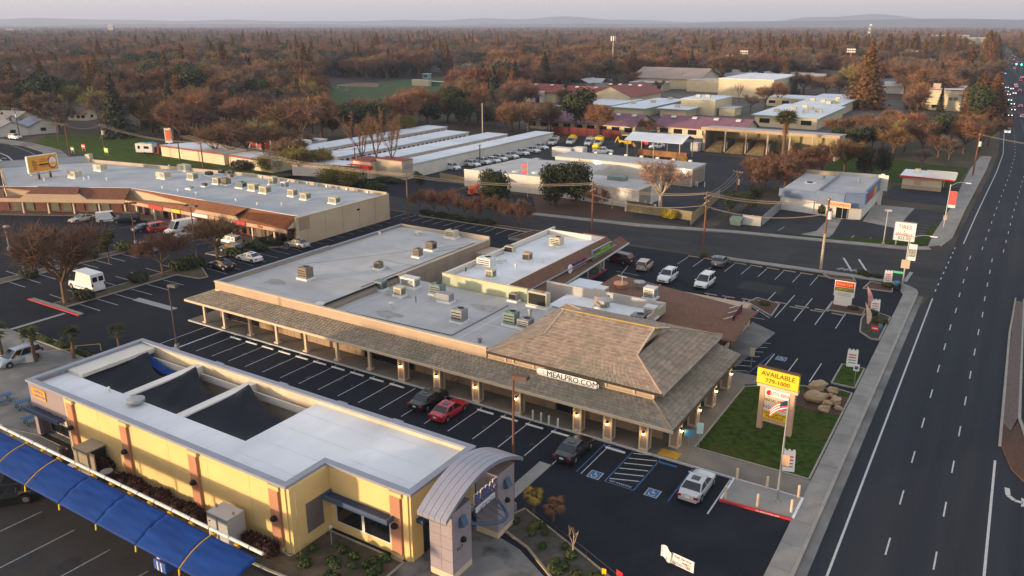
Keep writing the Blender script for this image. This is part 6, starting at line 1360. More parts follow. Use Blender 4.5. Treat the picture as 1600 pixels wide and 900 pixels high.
block('low_classroom', -160,-135,440,462,6.0, cream_wall, roof_grey, 'cream link block between gymnasium and auditorium', .2)
gable_hall('red_tile_hall', -206,-188,340,352,5.0,8.2, cream_wall, red_roof, 'left red tiled school hall with arched porch', 1.2,2); gable_hall('red_tile_hall', -186,-166,344,356,4.2,7.6, cream_wall, red_roof, 'middle red tiled school hall joining the two gables', .8,2); gable_hall('red_tile_hall', -168,-148,336,372,5.0,9.2, cream_wall, red_roof, 'right red tiled school hall with wide gable front', 1.2,4, along='y')
ap = bpy.data.objects['red_tile_hall']; MB().box(-199,-193.5,336.8,339.9,0,5.2).build('porch', white_wall, ap); MB().box(-197.4,-195.1,336.7,336.79,0,3.6).build('porch_arch', glass_dark, ap)
b3 = block('cream_block', -39,-22,398,428,8.6, cream_wall, roof_white, 'three storey cream building with roof box by the main road redwoods', .1, red_roof, 0,0, 'building', 'far buildings'); MB().box(-34,-31,402,405,8.85,11).build('roof_house', stucco_tan, b3)
for x, w_, z in ((-33,2.6,1.0),(-27,1.6,4.4),(-25,1.6,4.4)): MB().box(x, x+w_, 397.9,397.99, z, z+1.3).build('window', glass_pale if z > 2 else glass_dark, b3)

# ------------------------------------------------------------------ lamps, poles, wires
def lot_lamp(p, h, label, heads=((1,0),), m=pole_dark, r=.085):
 o = thing('lot_lamp', label, 'lamp post', (p[0], p[1])); MB().cyl(0,0,0,.6,.26,10).build('footing', concrete, o, True); MB().tube((0,0,.6),(0,0, h), r*1.15, r, 8).build('pole', m, o, True)
 for dx, dy in heads:
  MB().tube((0,0, h-.1),(dx*.5, dy*.5, h),.05,.05,5).build('arm', m, o, True); MB().hexa([(dx*.35-.35+.0, dy*.35-.28, h-.08),(dx*1.1+.2, dy*1.1-.28, h-.08),(dx*1.1+.2, dy*1.1+.28, h-.08),(dx*.35-.35, dy*.35+.28, h-.08),(dx*.35-.3, dy*.35-.24, h+.2),(dx*1.1+.15, dy*1.1-.24, h+.2),(dx*1.1+.15, dy*1.1+.24, h+.2),(dx*.35-.3, dy*.35+.24, h+.2)]).build('lamp_head', m, o, True)
 return o
lot_lamp((-27.94,44.87),11.16, 'brown lamp post with one square head behind the gate arch', ((.8,.3),), mat('lamp_brown', (.13,.065,.045),.6,.1,1))
lot_lamp((-77.76,51.6),7.61, 'dark lamp post with one head left of the arcade end', ((.8,.3),)); lot_lamp((-103.4,74.1),9.55, 'dark lamp post with two heads beside the hedge island', ((.9,.2),(-.9,-.2)))
lot_lamp((-123.9,77.3),6.99, 'lamp post behind the silver car by the strip shops', ((.5,.5),(-.5,-.5)), wood_brown); lot_lamp((-137.9,63.7),4.03, 'pale lamp post at the far left edge of the car park', ((.5,.2),), pole_grey); lot_lamp((-15.8,143.4),6.07, 'pale lamp post in front of the blue workshop', ((.4,0),(-.4,0)), pole_grey)
def street_lamp(p, h, arm, label):
 o = thing('street_lamp', label, 'street lamp', (p[0], p[1])); MB().tube((0,0,0),(0,0, h),.13,.09,8).build('pole', galv, o, True)
 MB().path([(0,0, h-.3),(arm*.35,0, h+.35),(arm*.7,0, h+.55),(arm, 0, h+.5)], .045,5).build('arm', galv, o, True); MB().cbox(arm+.3,0, h+.42,.9,.3,.14).build('lamp_head', hvac_white, o, True); return o
L1 = street_lamp((-9.9,119),7.7,2.6, 'street lamp at the corner carrying a torn white banner'); L2 = street_lamp((-8.3,162.8),8.07,2.4, 'street lamp with red banner in front of the low kerb wall')
def banner(lamp, z0, z1, w, m, label, side=1):
 x, y, _ = lamp.location; o = thing('lamp_banner', label, 'banner', (x, y, z0)); MB().box(side*.1, side*(.1+w),-.015,.015,0, z1-z0).build('cloth', m, o, True)
 for z in (0, z1-z0): MB().tube((0,0, z),(side*(.1+w),0, z),.025,.025,4).build('bracket', galv, o, True)
 return o
hl = 7.7
bq = banner(L1, hl-3.2, hl-.9,1.0, sign_white, 'torn white banner hanging on the corner street lamp'); MB().box(.15,1.05,-.02,.02,.5,1.6).build('torn_print', mat('print_dark', (.25,.25,.22),.8,.5,3), bq, True)
tb = thing('back_of_sign', 'tan back of a square road sign on the corner lamp', 'sign', (*(-9.9,119),3.3)); MB().box(-.55,.55,-.2,-.16,0,1.2).build('plate', beige_wall, tb, True)
gn = thing('street_name_sign', 'small green street name plate on the corner lamp', 'sign', (*(-9.9,119),2.9)); MB().box(-1.4,-.15,-.03,.03,-.5,-.2).build('plate', mat('sign_mint', (.12,.55,.32),.5,0), gn, True)
rb = banner(L2,8.07-4.2,8.07-1.2,1.15, mat('banner_red', (.72,.10,.09),.8,.1,2), 'red banner with white foot hanging on the second street lamp'); MB().box(.1,1.25,-.02,.02,0,.5).build('white_foot', sign_white, rb, True)
bx = thing('meter_box', 'grey signal box strapped on the second street lamp', 'box', (*(-8.3,162.8),1.6)); MB().box(-.3,.3,-.3,-.12,0,.8).build('box', pole_grey, bx, True)
POLES = {}
def util_pole(key, p, h, label, arms=((-.6,2.2),), m=pole_wood, tr=False, rz=0):
 o = thing('utility_pole', label, 'utility pole', (p[0], p[1]), rz=rz); MB().tube((0,0,0),(0,0, h),.19,.13,8).build('pole', m, o, True)
 for z, L in arms:
  MB().box(-.06,.06,-L/2, L/2, h+z-.08, h+z+.06).build('crossarm', pole_wood, o, True)
  for t in (-.45,-.2,.2,.45): MB().cyl(0, t*L, h+z+.06, h+z+.22,.05,6).build('insulator', hvac_white, o, True)
 if tr: MB().cyl(.38,0, h-3.2, h-2.0,.32,10).build('transformer', hvac_white, o, True)
 POLES[key] = (p[0], p[1], h); return o
util_pole('a', (-95.5,115.4),8.97, 'brown utility pole between the tan end wall and the side street'); util_pole('b', (-61,124.3),9.43, 'utility pole standing in front of the double evergreen', ((-.5,2.6),(-1.6,2.0)))
util_pole('c', (-39.9,122.3),10.34, 'dark red brown utility pole at the kerb of the side street', ((-1.0,2.4),(-1.9,2.2))); util_pole('d', (-21.8,123.9),11.03, 'bare wood utility pole with pale lower half by the driveway', ((-.3,1.8),(-1.9,1.8)), tr=True)
MB().tube((0,0,0),(0,0,5.55),.21,.18,8).build('pale_sleeve', bark_pale, bpy.data.objects['utility_pole.003'], True)
util_pole('e', (-49.6,171.8),5.48, 'utility pole with white transformer among bare trees', ((-.4,2.6),), tr=True, rz=1.2)
util_pole('f', (-215.3,119.3),10.41, 'leaning red brown utility pole beside the burger billboard'); util_pole('g', (-258.5,140.5),7.44, 'thin brown utility pole in the corner lawn', ((-.4,1.4),)); util_pole('h', (-224.6,134.9),8.3, 'utility pole with two white transformers on the corner lawn', ((-.4,1.4),), tr=True); util_pole('i', (-275.2,137.2),10.03, 'dark utility pole beside the pale parked van on the left street', ((-.4,1.6),), pole_dark, tr=True)
util_pole('j', (-7.2,225.7),10.46, 'red brown utility pole with white transformer beside the main road', ((-.4,2.0),), tr=True); util_pole('k', (-28.9,749.6),8.75, 'far utility pole by the redwoods beside the main road', ((-.4,2.0),)); util_pole('l', (-368.5,632),10.88, 'far bare utility pole in the wood left of the cell mast', ()); util_pole('m', (-510.3,599.9),10.42, 'thin grey pole beyond the sports field', (), pole_grey)
util_pole('n', (-178.1,133),6.96, 'thin dark pole in front of the long cream storage building', ((-.4,1.2),)); util_pole('o', (-190.2,135),5.16, 'short dark pole left of the storage lettering', (), pole_dark); util_pole('p', (-137.9,147.1),6.68, 'wood pole with crossarm at the storage gate', ((-.4,1.8),)); util_pole('q', (-143,211.1),12.13, 'tall pale pole rising behind the white storage roofs', (), beige_wall)
util_pole('r', (-120.3,176.2),5.12, 'dark floodlight pole by the row of white yard cars', ((-.2,1.4),), pole_dark); util_pole('s', (-127,221.1),5.01, 'dark pole at the far end of the white storage roof', (), pole_dark)
def wires(a, b, n, sag, label, dz=0, spread=2.2):
 A, B_ = POLES[a] if isinstance(a, str) else a, POLES[b] if isinstance(b, str) else b
 o = thing('power_line', label, 'power line', ((A[0]+B_[0])/2,(A[1]+B_[1])/2, min(A[2], B_[2])), 'overhead wires between the utility poles')
 dx, dy = B_[0]-A[0], B_[1]-A[1]; L = sqrt(dx*dx+dy*dy); nx, ny = -dy/L, dx/L
 for k in range(n):
  off = (k/(max(1, n-1))-.5)*spread; z = dz-(k % 2)*.05
  pts = [(A[0]+dx*t+nx*off, A[1]+dy*t+ny*off, A[2]+(B_[2]-A[2])*t+z-sag*4*t*(1-t)) for t in [i/12 for i in range(13)]]
  MB().path(pts, .03,3).build('wire', mat('wire', (.30,.24,.17),.6,0), o)
for a, b, n, nm in (('a', 'b', 4, 'wires from the pole at the tan end wall to the double evergreen pole'),('b', 'c', 4, 'wires from the evergreen pole to the dark red brown pole'),('c', 'd', 4, 'wires from the dark red brown pole to the driveway pole')): wires(a, b, n, .9, nm, -.3)
wires('b', 'c', 2,1.2, 'lower pair of wires right of the evergreen pole', -2.2,.6); wires('c', 'd', 2,1.2, 'lower pair of wires over the side street driveway', -2.4,.6); wires('a', (-175,126,9.5),4,1.5, 'wires running left from the end wall pole over the flat roof', -.2)
wires('c', 'e', 3,.8, 'wires from the dark red brown pole back to the white transformer pole', -.6,1.4); wires('i', 'f', 3,.8, 'wires from the left street pole to the billboard pole', -.3,1.2); wires('f', 'h', 3,1.0, 'wires from the billboard pole to the corner lawn pole', -.4,1.4); wires('h', 'n', 4,1.2, 'wires from the corner lawn pole along the storage front', -.4,1.6)
wires('n', 'p', 3,1.5, 'wires from the storage front to the storage gate pole', -.4,1.4); wires('j', (24,215,9),3,.8, 'wires crossing the main road from the roadside pole', -.3,1.2)
wires((-420,560,15),(-120,600,16),2,2.0, 'far wires strung beyond the school field', 0,3); wires((-120,600,16), 'k', 3,2.5, 'far wires in front of the redwood row', 0,3)

# masts
def mast(p, ztop, kind, label):
 o = thing('light_mast', label, 'mast', (p[0], p[1])); MB().tube((0,0,0),(0,0, ztop),.45,.28,8).build('pole', beige_wall, o, True)
 if kind == 'cell':
  for a in range(6): MB().cbox(1.5*cos(a*pi/3),1.5*sin(a*pi/3), ztop-3.2,.5,.5,3.0).build('antenna', sign_white, o, True)
  MB().lathe(0,0, [(.3, ztop-2.4),(1.5, ztop-2.2),(1.5, ztop-2.0),(.3, ztop-1.8)], 10).build('ring', beige_wall, o, True)
 else:
  for z in (0,-1.6): MB().cbox(0,0, ztop+z-.2,5.6,.25,.25).build('crossbar', beige_wall, o, True)
  for k in range(5):
   for z in (0,-1.6): MB().cbox(-2.4+k*1.2,-.3, ztop+z, .8,.5,.9).build('floodlight', sign_white, o, True)
 return o
mast((-233,497.7),28.36, 'cell', 'tall pale antenna mast behind the red tiled school halls')
for b_, t, lab in (((1160,118),81, 'floodlight mast left of the tall pair near the auditorium'),): pass
mast((-176.1,599),16.59, 'flood', 'floodlight mast right behind the auditorium'); mast((-189.3,609.3),12.9, 'flood', 'short floodlight mast behind the auditorium left end'); mast((-198.3,826.1),13.14, 'flood', 'farthest floodlight mast above the orange oak'); mast((-131.6,645.4),14.73, 'flood', 'floodlight mast between the orange oak and the giant redwood'); mast((-106.5,616.4),18.57, 'flood', 'tallest floodlight mast just left of the giant redwood'); mast((-81.2,716.9),11.65, 'flood', 'left floodlight mast of the pair right of the giant redwood'); mast((-78.9,729.1),14.74, 'flood', 'right floodlight mast of the pair right of the giant redwood')
tw = thing('lattice_tower', 'lattice radio tower with antennas rising above the redwood row', 'tower', (-177.1,1132.7)); hT = 34.74
for sx in (-1,1):
 for sy in (-1,1): MB().tube((sx*2.2, sy*2.2,0),(sx*.7, sy*.7, hT),.22,.16,4).build('leg', beige_wall, tw, True)
for k in range(14):
 z0, z1 = hT*k/14, hT*(k+1)/14; w0 = 2.2-1.5*k/14; m_ = MB()
 for sx, sy, ex, ey in ((-1,-1,1,-1),(1,-1,1,1),(1,1,-1,1),(-1,1,-1,-1)): m_.tube((sx*w0, sy*w0, z0),(ex*w0, ey*w0, z1),.12,.12,3)
 m_.build('brace', beige_wall, tw, True)
for k in range(5): MB().cbox(.6*cos(k*2),.8*sin(k*2), hT-1-k*4.5,2.4,1.0,1.8).build('antenna', sign_white, tw, True)

# ------------------------------------------------------------------ signs
ps = thing('shop_pylon_sign', 'tall peach sign frame with yellow AVAILABLE board on the corner lawn', 'sign', (-14.11,67.83))
a_ = Vector((*(-15.76,68.09),0)); b_ = Vector((*(-12.7,67.87),0)); dd = b_-a_; Ls = dd.length; ang = atan2(dd.y, dd.x); dd.normalize()
hp = 4.53
def pbox(par, name, u0, u1, t0, t1, z0, z1, m): c = a_+dd*((u0+u1)/2)+Vector((-dd.y, dd.x, 0))*((t0+t1)/2); return MB().cbox(c.x, c.y, z0, u1-u0, t1-t0, z1-z0, ang).build(name, m, par)
def ptext(par, body, u, z, size, m, sx=1, off=-.23, bold=.01): c = a_+dd*u+Vector((-dd.y, dd.x, 0))*off; return text(body, m, par, (c.x, c.y, z),(pi/2,0, ang), size, .008, sx=sx, bold=bold)
peach = mat('sign_peach', (.55,.35,.23),.85,.06,1)
for u in (-.05, Ls-.42): pbox(ps, 'leg', u, u+.45,-.22,.22,0,4.3, peach)
pbox(ps, 'lower_rail', .41, Ls-.43,-.2,.2,.95,1.3, peach); pbox(ps, 'cross_rail', -.35, Ls+.25,-.26,.26,4.31,4.58, trim_cream)
pbox(ps, 'board', -.45, Ls+.2,-.2,.2,4.62,6.1, sign_yellow); pbox(ps, 'board_top', -.5, Ls+.25,-.24,.24,6.101,6.2, wood_brown)
ptext(ps, 'AVAILABLE', Ls/2-.1,5.62,.62, letter_brown); ptext(ps, '779-1000', Ls/2-.1,4.98,.58, letter_brown)
W0, W1 = .42, Ls-.44; wm = (W0+W1)/2
for z0, z1, m in ((3.50,4.25, sign_white),(2.82,3.47, mat('sign_cream', (.70,.60,.38),.6,.04,1)),(2.08,2.79, sign_white),(1.32,2.05, sign_yellow)): pbox(ps, 'panel', W0, W1,-.18,.18, z0, z1, m)
c_ = a_+dd*(W0+.38)+Vector((-dd.y, dd.x, 0))*-.2; MB().tube((c_.x, c_.y-.0,3.88),(c_.x+.01, c_.y-.03,3.88),.25,.25,12).build('emblem', sign_red, ps)
ptext(ps, 'AUTO REPAIR', wm+.32,3.86,.43, sign_red, .82,-.19); ptext(ps, 'BRIDAL STORE', wm, 3.14,.42, letter_brown, .84,-.19,.005); ptext(ps, 'INSURANCE', wm, 2.42,.52, sign_red, .86,-.19,.02); ptext(ps, 'EASTERN LIGHT SPA', wm, 1.86,.27, letter_brown, .80,-.19,.0); ptext(ps, 'MASSAGE', wm, 1.55,.38, letter_brown, 1.0,-.19)
fp = thing('flagpole', 'tall pale flagpole on the corner pad', 'flagpole', (-11.03,56.78)); hf = 8.96; MB().tube((0,0,.14),(0,0, hf),.11,.06,8).build('pole', galv, fp, True); MB().lathe(0,0, [(.28,.14),(.25,.22),(.12,.3)], 10).build('base', concrete, fp, True)
fl_ = thing('flag', 'striped red and white flag with blue corner drooping from the flagpole', 'flag', (*(-11.03,56.78), hf));
n = 12
def fpt(u, v): return (-.08-1.25*u, -.12*sin(5*u)+.1*u, -.25-.75*v-.95*u*u*.95-.15*u)
for k in range(7):
 m_ = MB()
 for i in range(n): m_.quad(fpt(i/n, k/7), fpt((i+1)/n, k/7), fpt((i+1)/n, (k+1)/7), fpt(i/n, (k+1)/7))
 m_.build('stripe', sign_red if k % 2 == 0 else sign_white, fl_, True).modifiers.new('solid', 'SOLIDIFY').thickness = .01
m_ = MB()
for i in range(5): m_.quad(*[(p[0], p[1]-.012, p[2]) for p in (fpt(i/n, 0), fpt((i+1)/n, 0), fpt((i+1)/n, .55), fpt(i/n, .55))])
m_.build('canton', navy, fl_, True)
sp = thing('sign_plate', 'plain tan board high on the flagpole', 'sign', (*(-11.03,56.78),2.0)); MB().box(.05,.6,-.2,-.16,1.4,2.3).build('plate', peach, sp, True)
es = thing('cafe_pylon_sign', "red topped pylon sign for the cafe in the red planter", 'sign', (-15.61,107.83)); hE = 3.5
MB().box(-1.15,1.0,-.25,.25,0,1.35).build('base', sign_white, es, True); MB().box(-1.3,1.2,-.28,.28,1.36, hE).build('cabinet', sign_white, es, True)
MB().box(-1.22,1.12,-.3,-.285, hE-.85, hE-.1).build('panel', sign_red, es, True); MB().box(-1.22,1.12,-.3,-.285, hE-1.4, hE-.9).build('panel', sign_green, es, True); MB().box(-1.3,1.2,-.29,.29, hE+.002, hE+.08).build('top', wood_brown, es, True)
ex, ey = (-15.61,107.83)
text("Erica's Café", sign_yellow, es, (ex-.05, ey-.31, hE-.47), FACE_S, .50,.008, sx=.85, bold=.008); text('CHIROPRACTIC', sign_yellow, es, (ex-.05, ey-.31, hE-1.17), FACE_S, .33,.008, sx=.85)
for k in range(3): MB().box(-.9,.8,-.3,-.285,1.5+k*.17,1.55+k*.17).build('notice_line', pole_grey, es, True)
ts = thing('tire_shop_sign', 'white sign board reading TIRES and WHEELS in red on the corner grass', 'sign', (-12.9,145.2)); tx, ty = (-12.9,145.2); hT2 = 3.99
MB().box(-1.75,1.55,-.25,.25,.9, hT2).build('cabinet', sign_white, ts, True); MB().box(-1.8,1.6,-.26,.26, hT2+.002, hT2+.1).build('frame_top', pole_grey, ts, True)
for x in (-1.2,1.0): MB().box(x-.1, x+.1,-.15,.15,0,.9).build('leg', pole_grey, ts, True)
text('TIRES', sign_red, ts, (tx-.1, ty-.26, hT2-.75), FACE_S, .95,.01, sx=.92, bold=.02); text('WHEELS', sign_red, ts, (tx-.1, ty-.26, hT2-2.02), FACE_S, .82,.01, sx=.85, bold=.015); text('&', sign_red, ts, (tx-.1, ty-.26, hT2-1.42), FACE_S, .42,.01); text('$25.00', letter_black, ts, (tx-.05, ty-.26,1.35), FACE_S, .75,.01, sx=.9, bold=.01)
MB().box(-1.6,1.4,-.262,-.251,1.8,1.95).build('divider', pole_grey, ts, True)
bb = thing('burger_billboard', 'orange billboard with a burger picture behind the strip roof', 'billboard', (-186.5,92.5)); b0 = Vector((*(-172.3,86.4),0)); b1 = Vector((*(-172.6,92.6),0)); bd = b1-b0; BL = bd.length; ba = atan2(bd.y, bd.x); bd.normalize(); bn_ = Vector((bd.y, -bd.x, 0))
def bbx(name, u0, u1, t0, t1, z0, z1, m): c = b0+bd*((u0+u1)/2)+bn_*((t0+t1)/2); return MB().cbox(c.x, c.y, z0, u1-u0, t1-t0, z1-z0, ba).build(name, m, bb)
bh = BL*.52
bbx('panel', 0, BL, -.2,.2,6.2,6.2+bh, sign_orange); bbx('frame', -.1, BL+.1,-.25,.25,6.0,6.19, sign_white); bbx('frame', -.1, BL+.1,-.25,.25,6.201+bh, 6.35+bh, sign_white)
for u in (-.15, BL+.002): bbx('frame', u, u+.15,-.25,.25,6.195,6.198+bh, sign_white)
bbx('walkway', -.1, BL, .3,1.0,5.75,5.85, galv)
for u in (BL*.3, BL*.7): bbx('post', u-.2, u+.2,-.18,.18,0,6.0, pole_dark)
def disc(name, u, z, ru, rz, m, t=.22, a0=0, a1=2*pi):
 c = b0+bd*u+bn_*t; m_ = MB(); n_ = 16
 pts = [(c.x+bd.x*ru*cos(a0+(a1-a0)*k/n_), c.y+bd.y*ru*cos(a0+(a1-a0)*k/n_), z+rz*sin(a0+(a1-a0)*k/n_)) for k in range(n_+1)]; m_.poly(pts); return m_.build(name, m, bb)
zc = 6.2+bh*.5
disc('print', BL*.82, zc, BL*.17, bh*.42, mat('print_ring', (.45,.06,.03),.7,0),.21); disc('print', BL*.84, zc+bh*.02, BL*.13, bh*.33, mat('print_white', (.75,.68,.55),.7,0),.22); disc('print', BL*.84, zc-bh*.1, BL*.13, bh*.10, mat('print_fries', (.85,.42,.04),.7,0),.23)
disc('print', BL*.52, zc+bh*.06, BL*.17, bh*.28, mat('print_bun', (.62,.24,.05),.7,0),.24,0, pi); bbx('print', BL*.36, BL*.70,.235,.245, zc-bh*.02, zc+bh*.06, mat('print_cheese', (.85,.42,.04))); bbx('print', BL*.36, BL*.69,.246,.256, zc-bh*.12, zc-bh*.02, mat('print_patty', (.12,.04,.02),.7,0)); disc('print', BL*.52, zc-bh*.12, BL*.16, bh*.16, mat('print_bun'  , (.62,.24,.05)),.24, pi, 2*pi)
for k, w_ in enumerate((.10,.17,.15,.19)): bbx('lettering', BL*.13, BL*(.13+w_),.21,.225, zc+bh*(.20-.10*k), zc+bh*(.25-.10*k), letter_brown)
bbx('logo', BL*.16, BL*.27,.21,.225, zc-bh*.36, zc-bh*.16, sign_red); c_ = b0+bd*(BL*.215)+bn_*.23; text('m', sign_yellow, bb, (c_.x, c_.y, zc-bh*.25),(pi/2,0, ba), bh*.2,.01)
pst = thing('storage_pole_sign', 'tall white pole sign with orange face at the storage lawn', 'sign', (-222.3,154.8)); hS = 5.11; MB().tube((0,0,0),(0,0, hS-4),.25,.25,6).build('pole', hvac_white, pst, True); MB().cbox(0,0, hS-4.5,2.2,.5,4.5,.5).build('cabinet', sign_white, pst, True); MB().cbox(.15,-.25, hS-3.6,1.7,.1,3.0,.5).build('face', orange_pl, pst, True)
def aframe(p, label, rz=0, face=None, s=1.0):
 o = thing('sandwich_board', label, 'sandwich board', (p[0], p[1], .1), None, rz)
 for sg in (-1,1): MB().hexa([(-.42*s, sg*.36*s, 0),(.42*s, sg*.36*s, 0),(.42*s, sg*.36*s+.04,0),(-.42*s, sg*.36*s+.04,0),(-.40*s, sg*.05,1.35*s),(.40*s, sg*.05,1.35*s),(.40*s, sg*.05+.04,1.35*s),(-.40*s, sg*.05+.04,1.35*s)]).build('board', sign_white, o, True)
 for x in (-.3,0,.3): MB().cbox(x*s, .02,1.33*s, .14*s, .12,.12*s).build('crown', sign_white, o, True)
 for k in range(4): z = (.3+.22*k)*s; y = -.36*s+.31*s*z/(1.35*s)-.012; MB().box(-.3*s, .28*s, y-.012, y, z, z+.09*s).build('print_line', face if face and k == 2 else (sign_red if k > 1 else cap_blue), o, True)
 return o
aframe((-11.54,62.03), 'white sandwich board with crown top on the lawn edge by the flagpole', .3, sign_red, 1.25); aframe((-10.99,87.58), 'white sandwich board with crown top on the small lawn strip', .2, sign_red, 1.3); aframe((-11.59,106.85), 'white and red sandwich board beside the tall feather banners', .2, sign_red, 1.3); aframe((-12.1,121.7), 'white and red sandwich board at the corner planter', .2, sign_red, 1.25)
def feather(p, h, m, label, lean, rz=0):
 o = thing('feather_banner', label, 'banner', (p[0], p[1], .1), None, rz); pts = [(lean*h*(t**1.6),0, h*t) for t in [k/8 for k in range(9)]]; MB().path(pts, .025,4).build('pole', pole_dark, o, True)
 m_ = MB()
 for k in range(2,8):
  a, b_ = pts[k], pts[k+1]; w0, w1 = .55*sin(pi*min(1,(k-1.5)/6.3))+.12,.55*sin(pi*min(1,(k-.5)/6.3))+.08; m_.quad((a[0], 0, a[2]),(a[0]+w0,.05, a[2]-.1),(b_[0]+w1,.05, b_[2]-.1),(b_[0], 0, b_[2]))
 m_.build('cloth', m, o, True).modifiers.new('solid', 'SOLIDIFY').thickness = .012; return o
feather((-12.4,106.63),3.6, mat('cloth_pink', (.50,.25,.25),.85,.3,2), 'pink and white feather banner leaning by the cafe sign', -.14); feather((-11.44,99.73),3.6, mat('cloth_peach', (.62,.44,.36),.85,.15,2), 'pale peach feather banner on the near planter corner', -.16)
ysn = thing('yard_sign', 'small red yard sign in the dark planter', 'sign', (*(-10.41,99.13),.12)); MB().box(-.45,.45,-.02,.02,.35,.95).build('plate', sign_red, ysn, True); MB().box(-.3,.3,-.035,-.021,.55,.7).build('print_line', sign_white, ysn, True); MB().tube((0,0,0),(0,0,.4),.02,.02,4).build('stake', galv, ysn, True)
tl = thing('teal_flag', 'small teal flag in the dark planter', 'flag', (*(-10.12,99.56),.12)); MB().tube((0,0,0),(0,0,1.2),.02,.02,4).build('stake', galv, tl, True); MB().quad((0,0,1.2),(.4,.1,1.1),(.4,.1,.55),(0,0,.6)).build('cloth', sign_cyan, tl, True).modifiers.new('solid', 'SOLIDIFY').thickness = .02
def post_sign(p, h, w, hh, m, label, rz=0, sym=False):
 o = thing('post_sign', label, 'sign', (p[0], p[1], .1), None, rz); MB().tube((0,0,0),(0,0, h),.03,.03,5).build('post', galv, o, True); MB().box(-w/2, w/2,-.06,-.03, h-hh, h+.05).build('plate', m, o, True)
 if sym: MB().box(-w*.3, w*.3,-.075,-.061, h-hh*.75, h-hh*.25).build('symbol', sign_blue, o, True)
 return o
post_sign((-19.79,60.87),1.8,.85,.62, sign_cyan, 'blue rectangular sign on a thin post by the last column', .3); post_sign((-18.88,60.92),2.7,.55,1.0, mat('sign_aqua', (.45,.66,.66),.6,0), 'pale aqua narrow sign on a thin post at the lawn corner', .4); post_sign((-9.82,82.37),2.3,.55,.7, sign_white, 'white sign with blue wheelchair symbol on the small lawn strip', .2, True); post_sign((-20.07,80.9),2.4,.5,.9, beige_wall, 'tan back of a sign at the hatched bay behind the pagoda shop', .2)
mb_ = thing('mail_box', 'small blue letter box on the corner planter', 'box', (*(-10.6,119.2),.1)); MB().box(-.3,.3,-.25,.25,.3,1.1).build('body', sign_cyan, mb_, True, .05); MB().box(-.2,.2,-.2,.2,0,.3).build('foot', sign_blue, mb_, True)
# bollards and railings
for k, p in enumerate(((-34.04,57.84),(-33.12,57.82),(-32.21,57.66),(-31.27,57.67))):
 tag_ = thing('bollard', ('leftmost', 'second', 'third', 'rightmost')[k]+' slim white bollard in the row of four before the shop doors', 'bollard', (p[0], p[1]+.3), 'four white bollards at the shop entrance'); MB().cyl(0,0,.14,1.1,.10,10).build('post', hvac_white, tag_, True); MB().blob((0,0,1.1),.10,.10,.07,0,10,5).build('dome', hvac_white, tag_, True)
for p, lb in (((-14.6,58.02), 'back left'),((-14.58,54.97), 'front left'),((-12.12,55.17), 'front middle'),((-12.18,58.08), 'back middle'),((-9.73,58.11), 'back right'),((-9.71,55.77), 'front right')):
 o = thing('bollard', 'cream bollard at the %s of the flagpole pad' % lb, 'bollard', (p[0], p[1]), 'cream bollards around the flagpole pad'); MB().cyl(0,0,.1,1.15,.11,10).build('post', trim_cream, o, True); MB().blob((0,0,1.15),.11,.11,.07,0,10,5).build('dome', trim_cream, o, True)
rl_ = thing('ramp_railing', 'thin dark railing by the arcade wall between lit columns', 'railing', (-44.5,60)); MB().path([(-44.6,59.6,.14),(-44.6,59.6,1.1),(-44.6,60.9,1.1),(-44.6,60.9,.14)], .03,5).tube((-44.6,59.6,.6),(-44.6,60.9,.6),.025,.025,5).build('rail', pole_dark, rl_)
def fence_rail(name, label, pts, h, m, step=3.0, rails=(1.0,), cat='railing', rr=.05):
 o = thing(name, label, cat, (pts[0][0], pts[0][1]))
 for a, b_ in zip(pts[:-1], pts[1:]):
  L = sqrt((a[0]-b_[0])**2+(a[1]-b_[1])**2); n_ = max(1, int(L/step))
  for k in range(n_+1): t = k/n_; MB().tube((a[0]+(b_[0]-a[0])*t, a[1]+(b_[1]-a[1])*t, 0),(a[0]+(b_[0]-a[0])*t, a[1]+(b_[1]-a[1])*t, h), rr, rr, 5).build('post', m, o)
  for q_ in rails: MB().tube((a[0], a[1], h*q_),(b_[0], b_[1], h*q_), rr*.8, rr*.8,5).build('rail', m, o)
 return o
fence_rail('pipe_railing', 'yellow painted pipe railing along the terrace planting', [(-88.77,40.18),(-88.04,41.68),(-86.07,43.98),(-86.67,44.47),(-84.66,46.61)], .85, mat('rail_yellow', (.55,.42,.12),.6,.1,2),3,(1.0,))
sc_ = thing('terrace_wall', 'low cream wall beside the pale blue parked wagon', 'wall', (-88.41,39.78)); p, q_ = (-89.6,38.83),(-87.8,40.99); wall_line(sc_, 'wall', p, q_, 0,.85,.25, white_wall)
# small litter near the gate: chain fence, banner
cf_ = fence_rail('wire_fence', 'low wire fence on thin stakes along the verge planting', [(-26.6,44.6),(-20.3,42.2),(-15.7,40.2),(-12.4,36.0)], 1.05, pole_dark, 2.6,(1.0,.5), 'fence', .018)
bn2 = thing('printed_banner', 'white plastic banner with red print tied to the wire fence', 'banner', (-14.42,45.01)); p0, p1, p2 = Vector((*(-16.1,45.34),0)), Vector((*(-15.17,45.02),0)), Vector((*(-13.52,44.78),0))
m_ = MB()
for k in range(6):
 t0, t1 = k/6,(k+1)/6; a, b_ = p0.lerp(p1, t0), p0.lerp(p1, t1); m_.quad((a.x, a.y+.12*sin(7*t0),.25-.1*t0),(b_.x, b_.y+.12*sin(7*t1),.25-.1*t1),(b_.x, b_.y+.2*sin(5*t1),1.15),(a.x, a.y+.2*sin(5*t0),1.15))
m_.build('fold', sign_white, bn2).modifiers.new('solid', 'SOLIDIFY').thickness = .01
MB().quad((p1.x, p1.y, .2),(p2.x, p2.y, .2),(p2.x, p2.y, 1.1),(p1.x, p1.y, 1.1)).build('sheet', sign_white, bn2).modifiers.new('solid', 'SOLIDIFY').thickness = .01
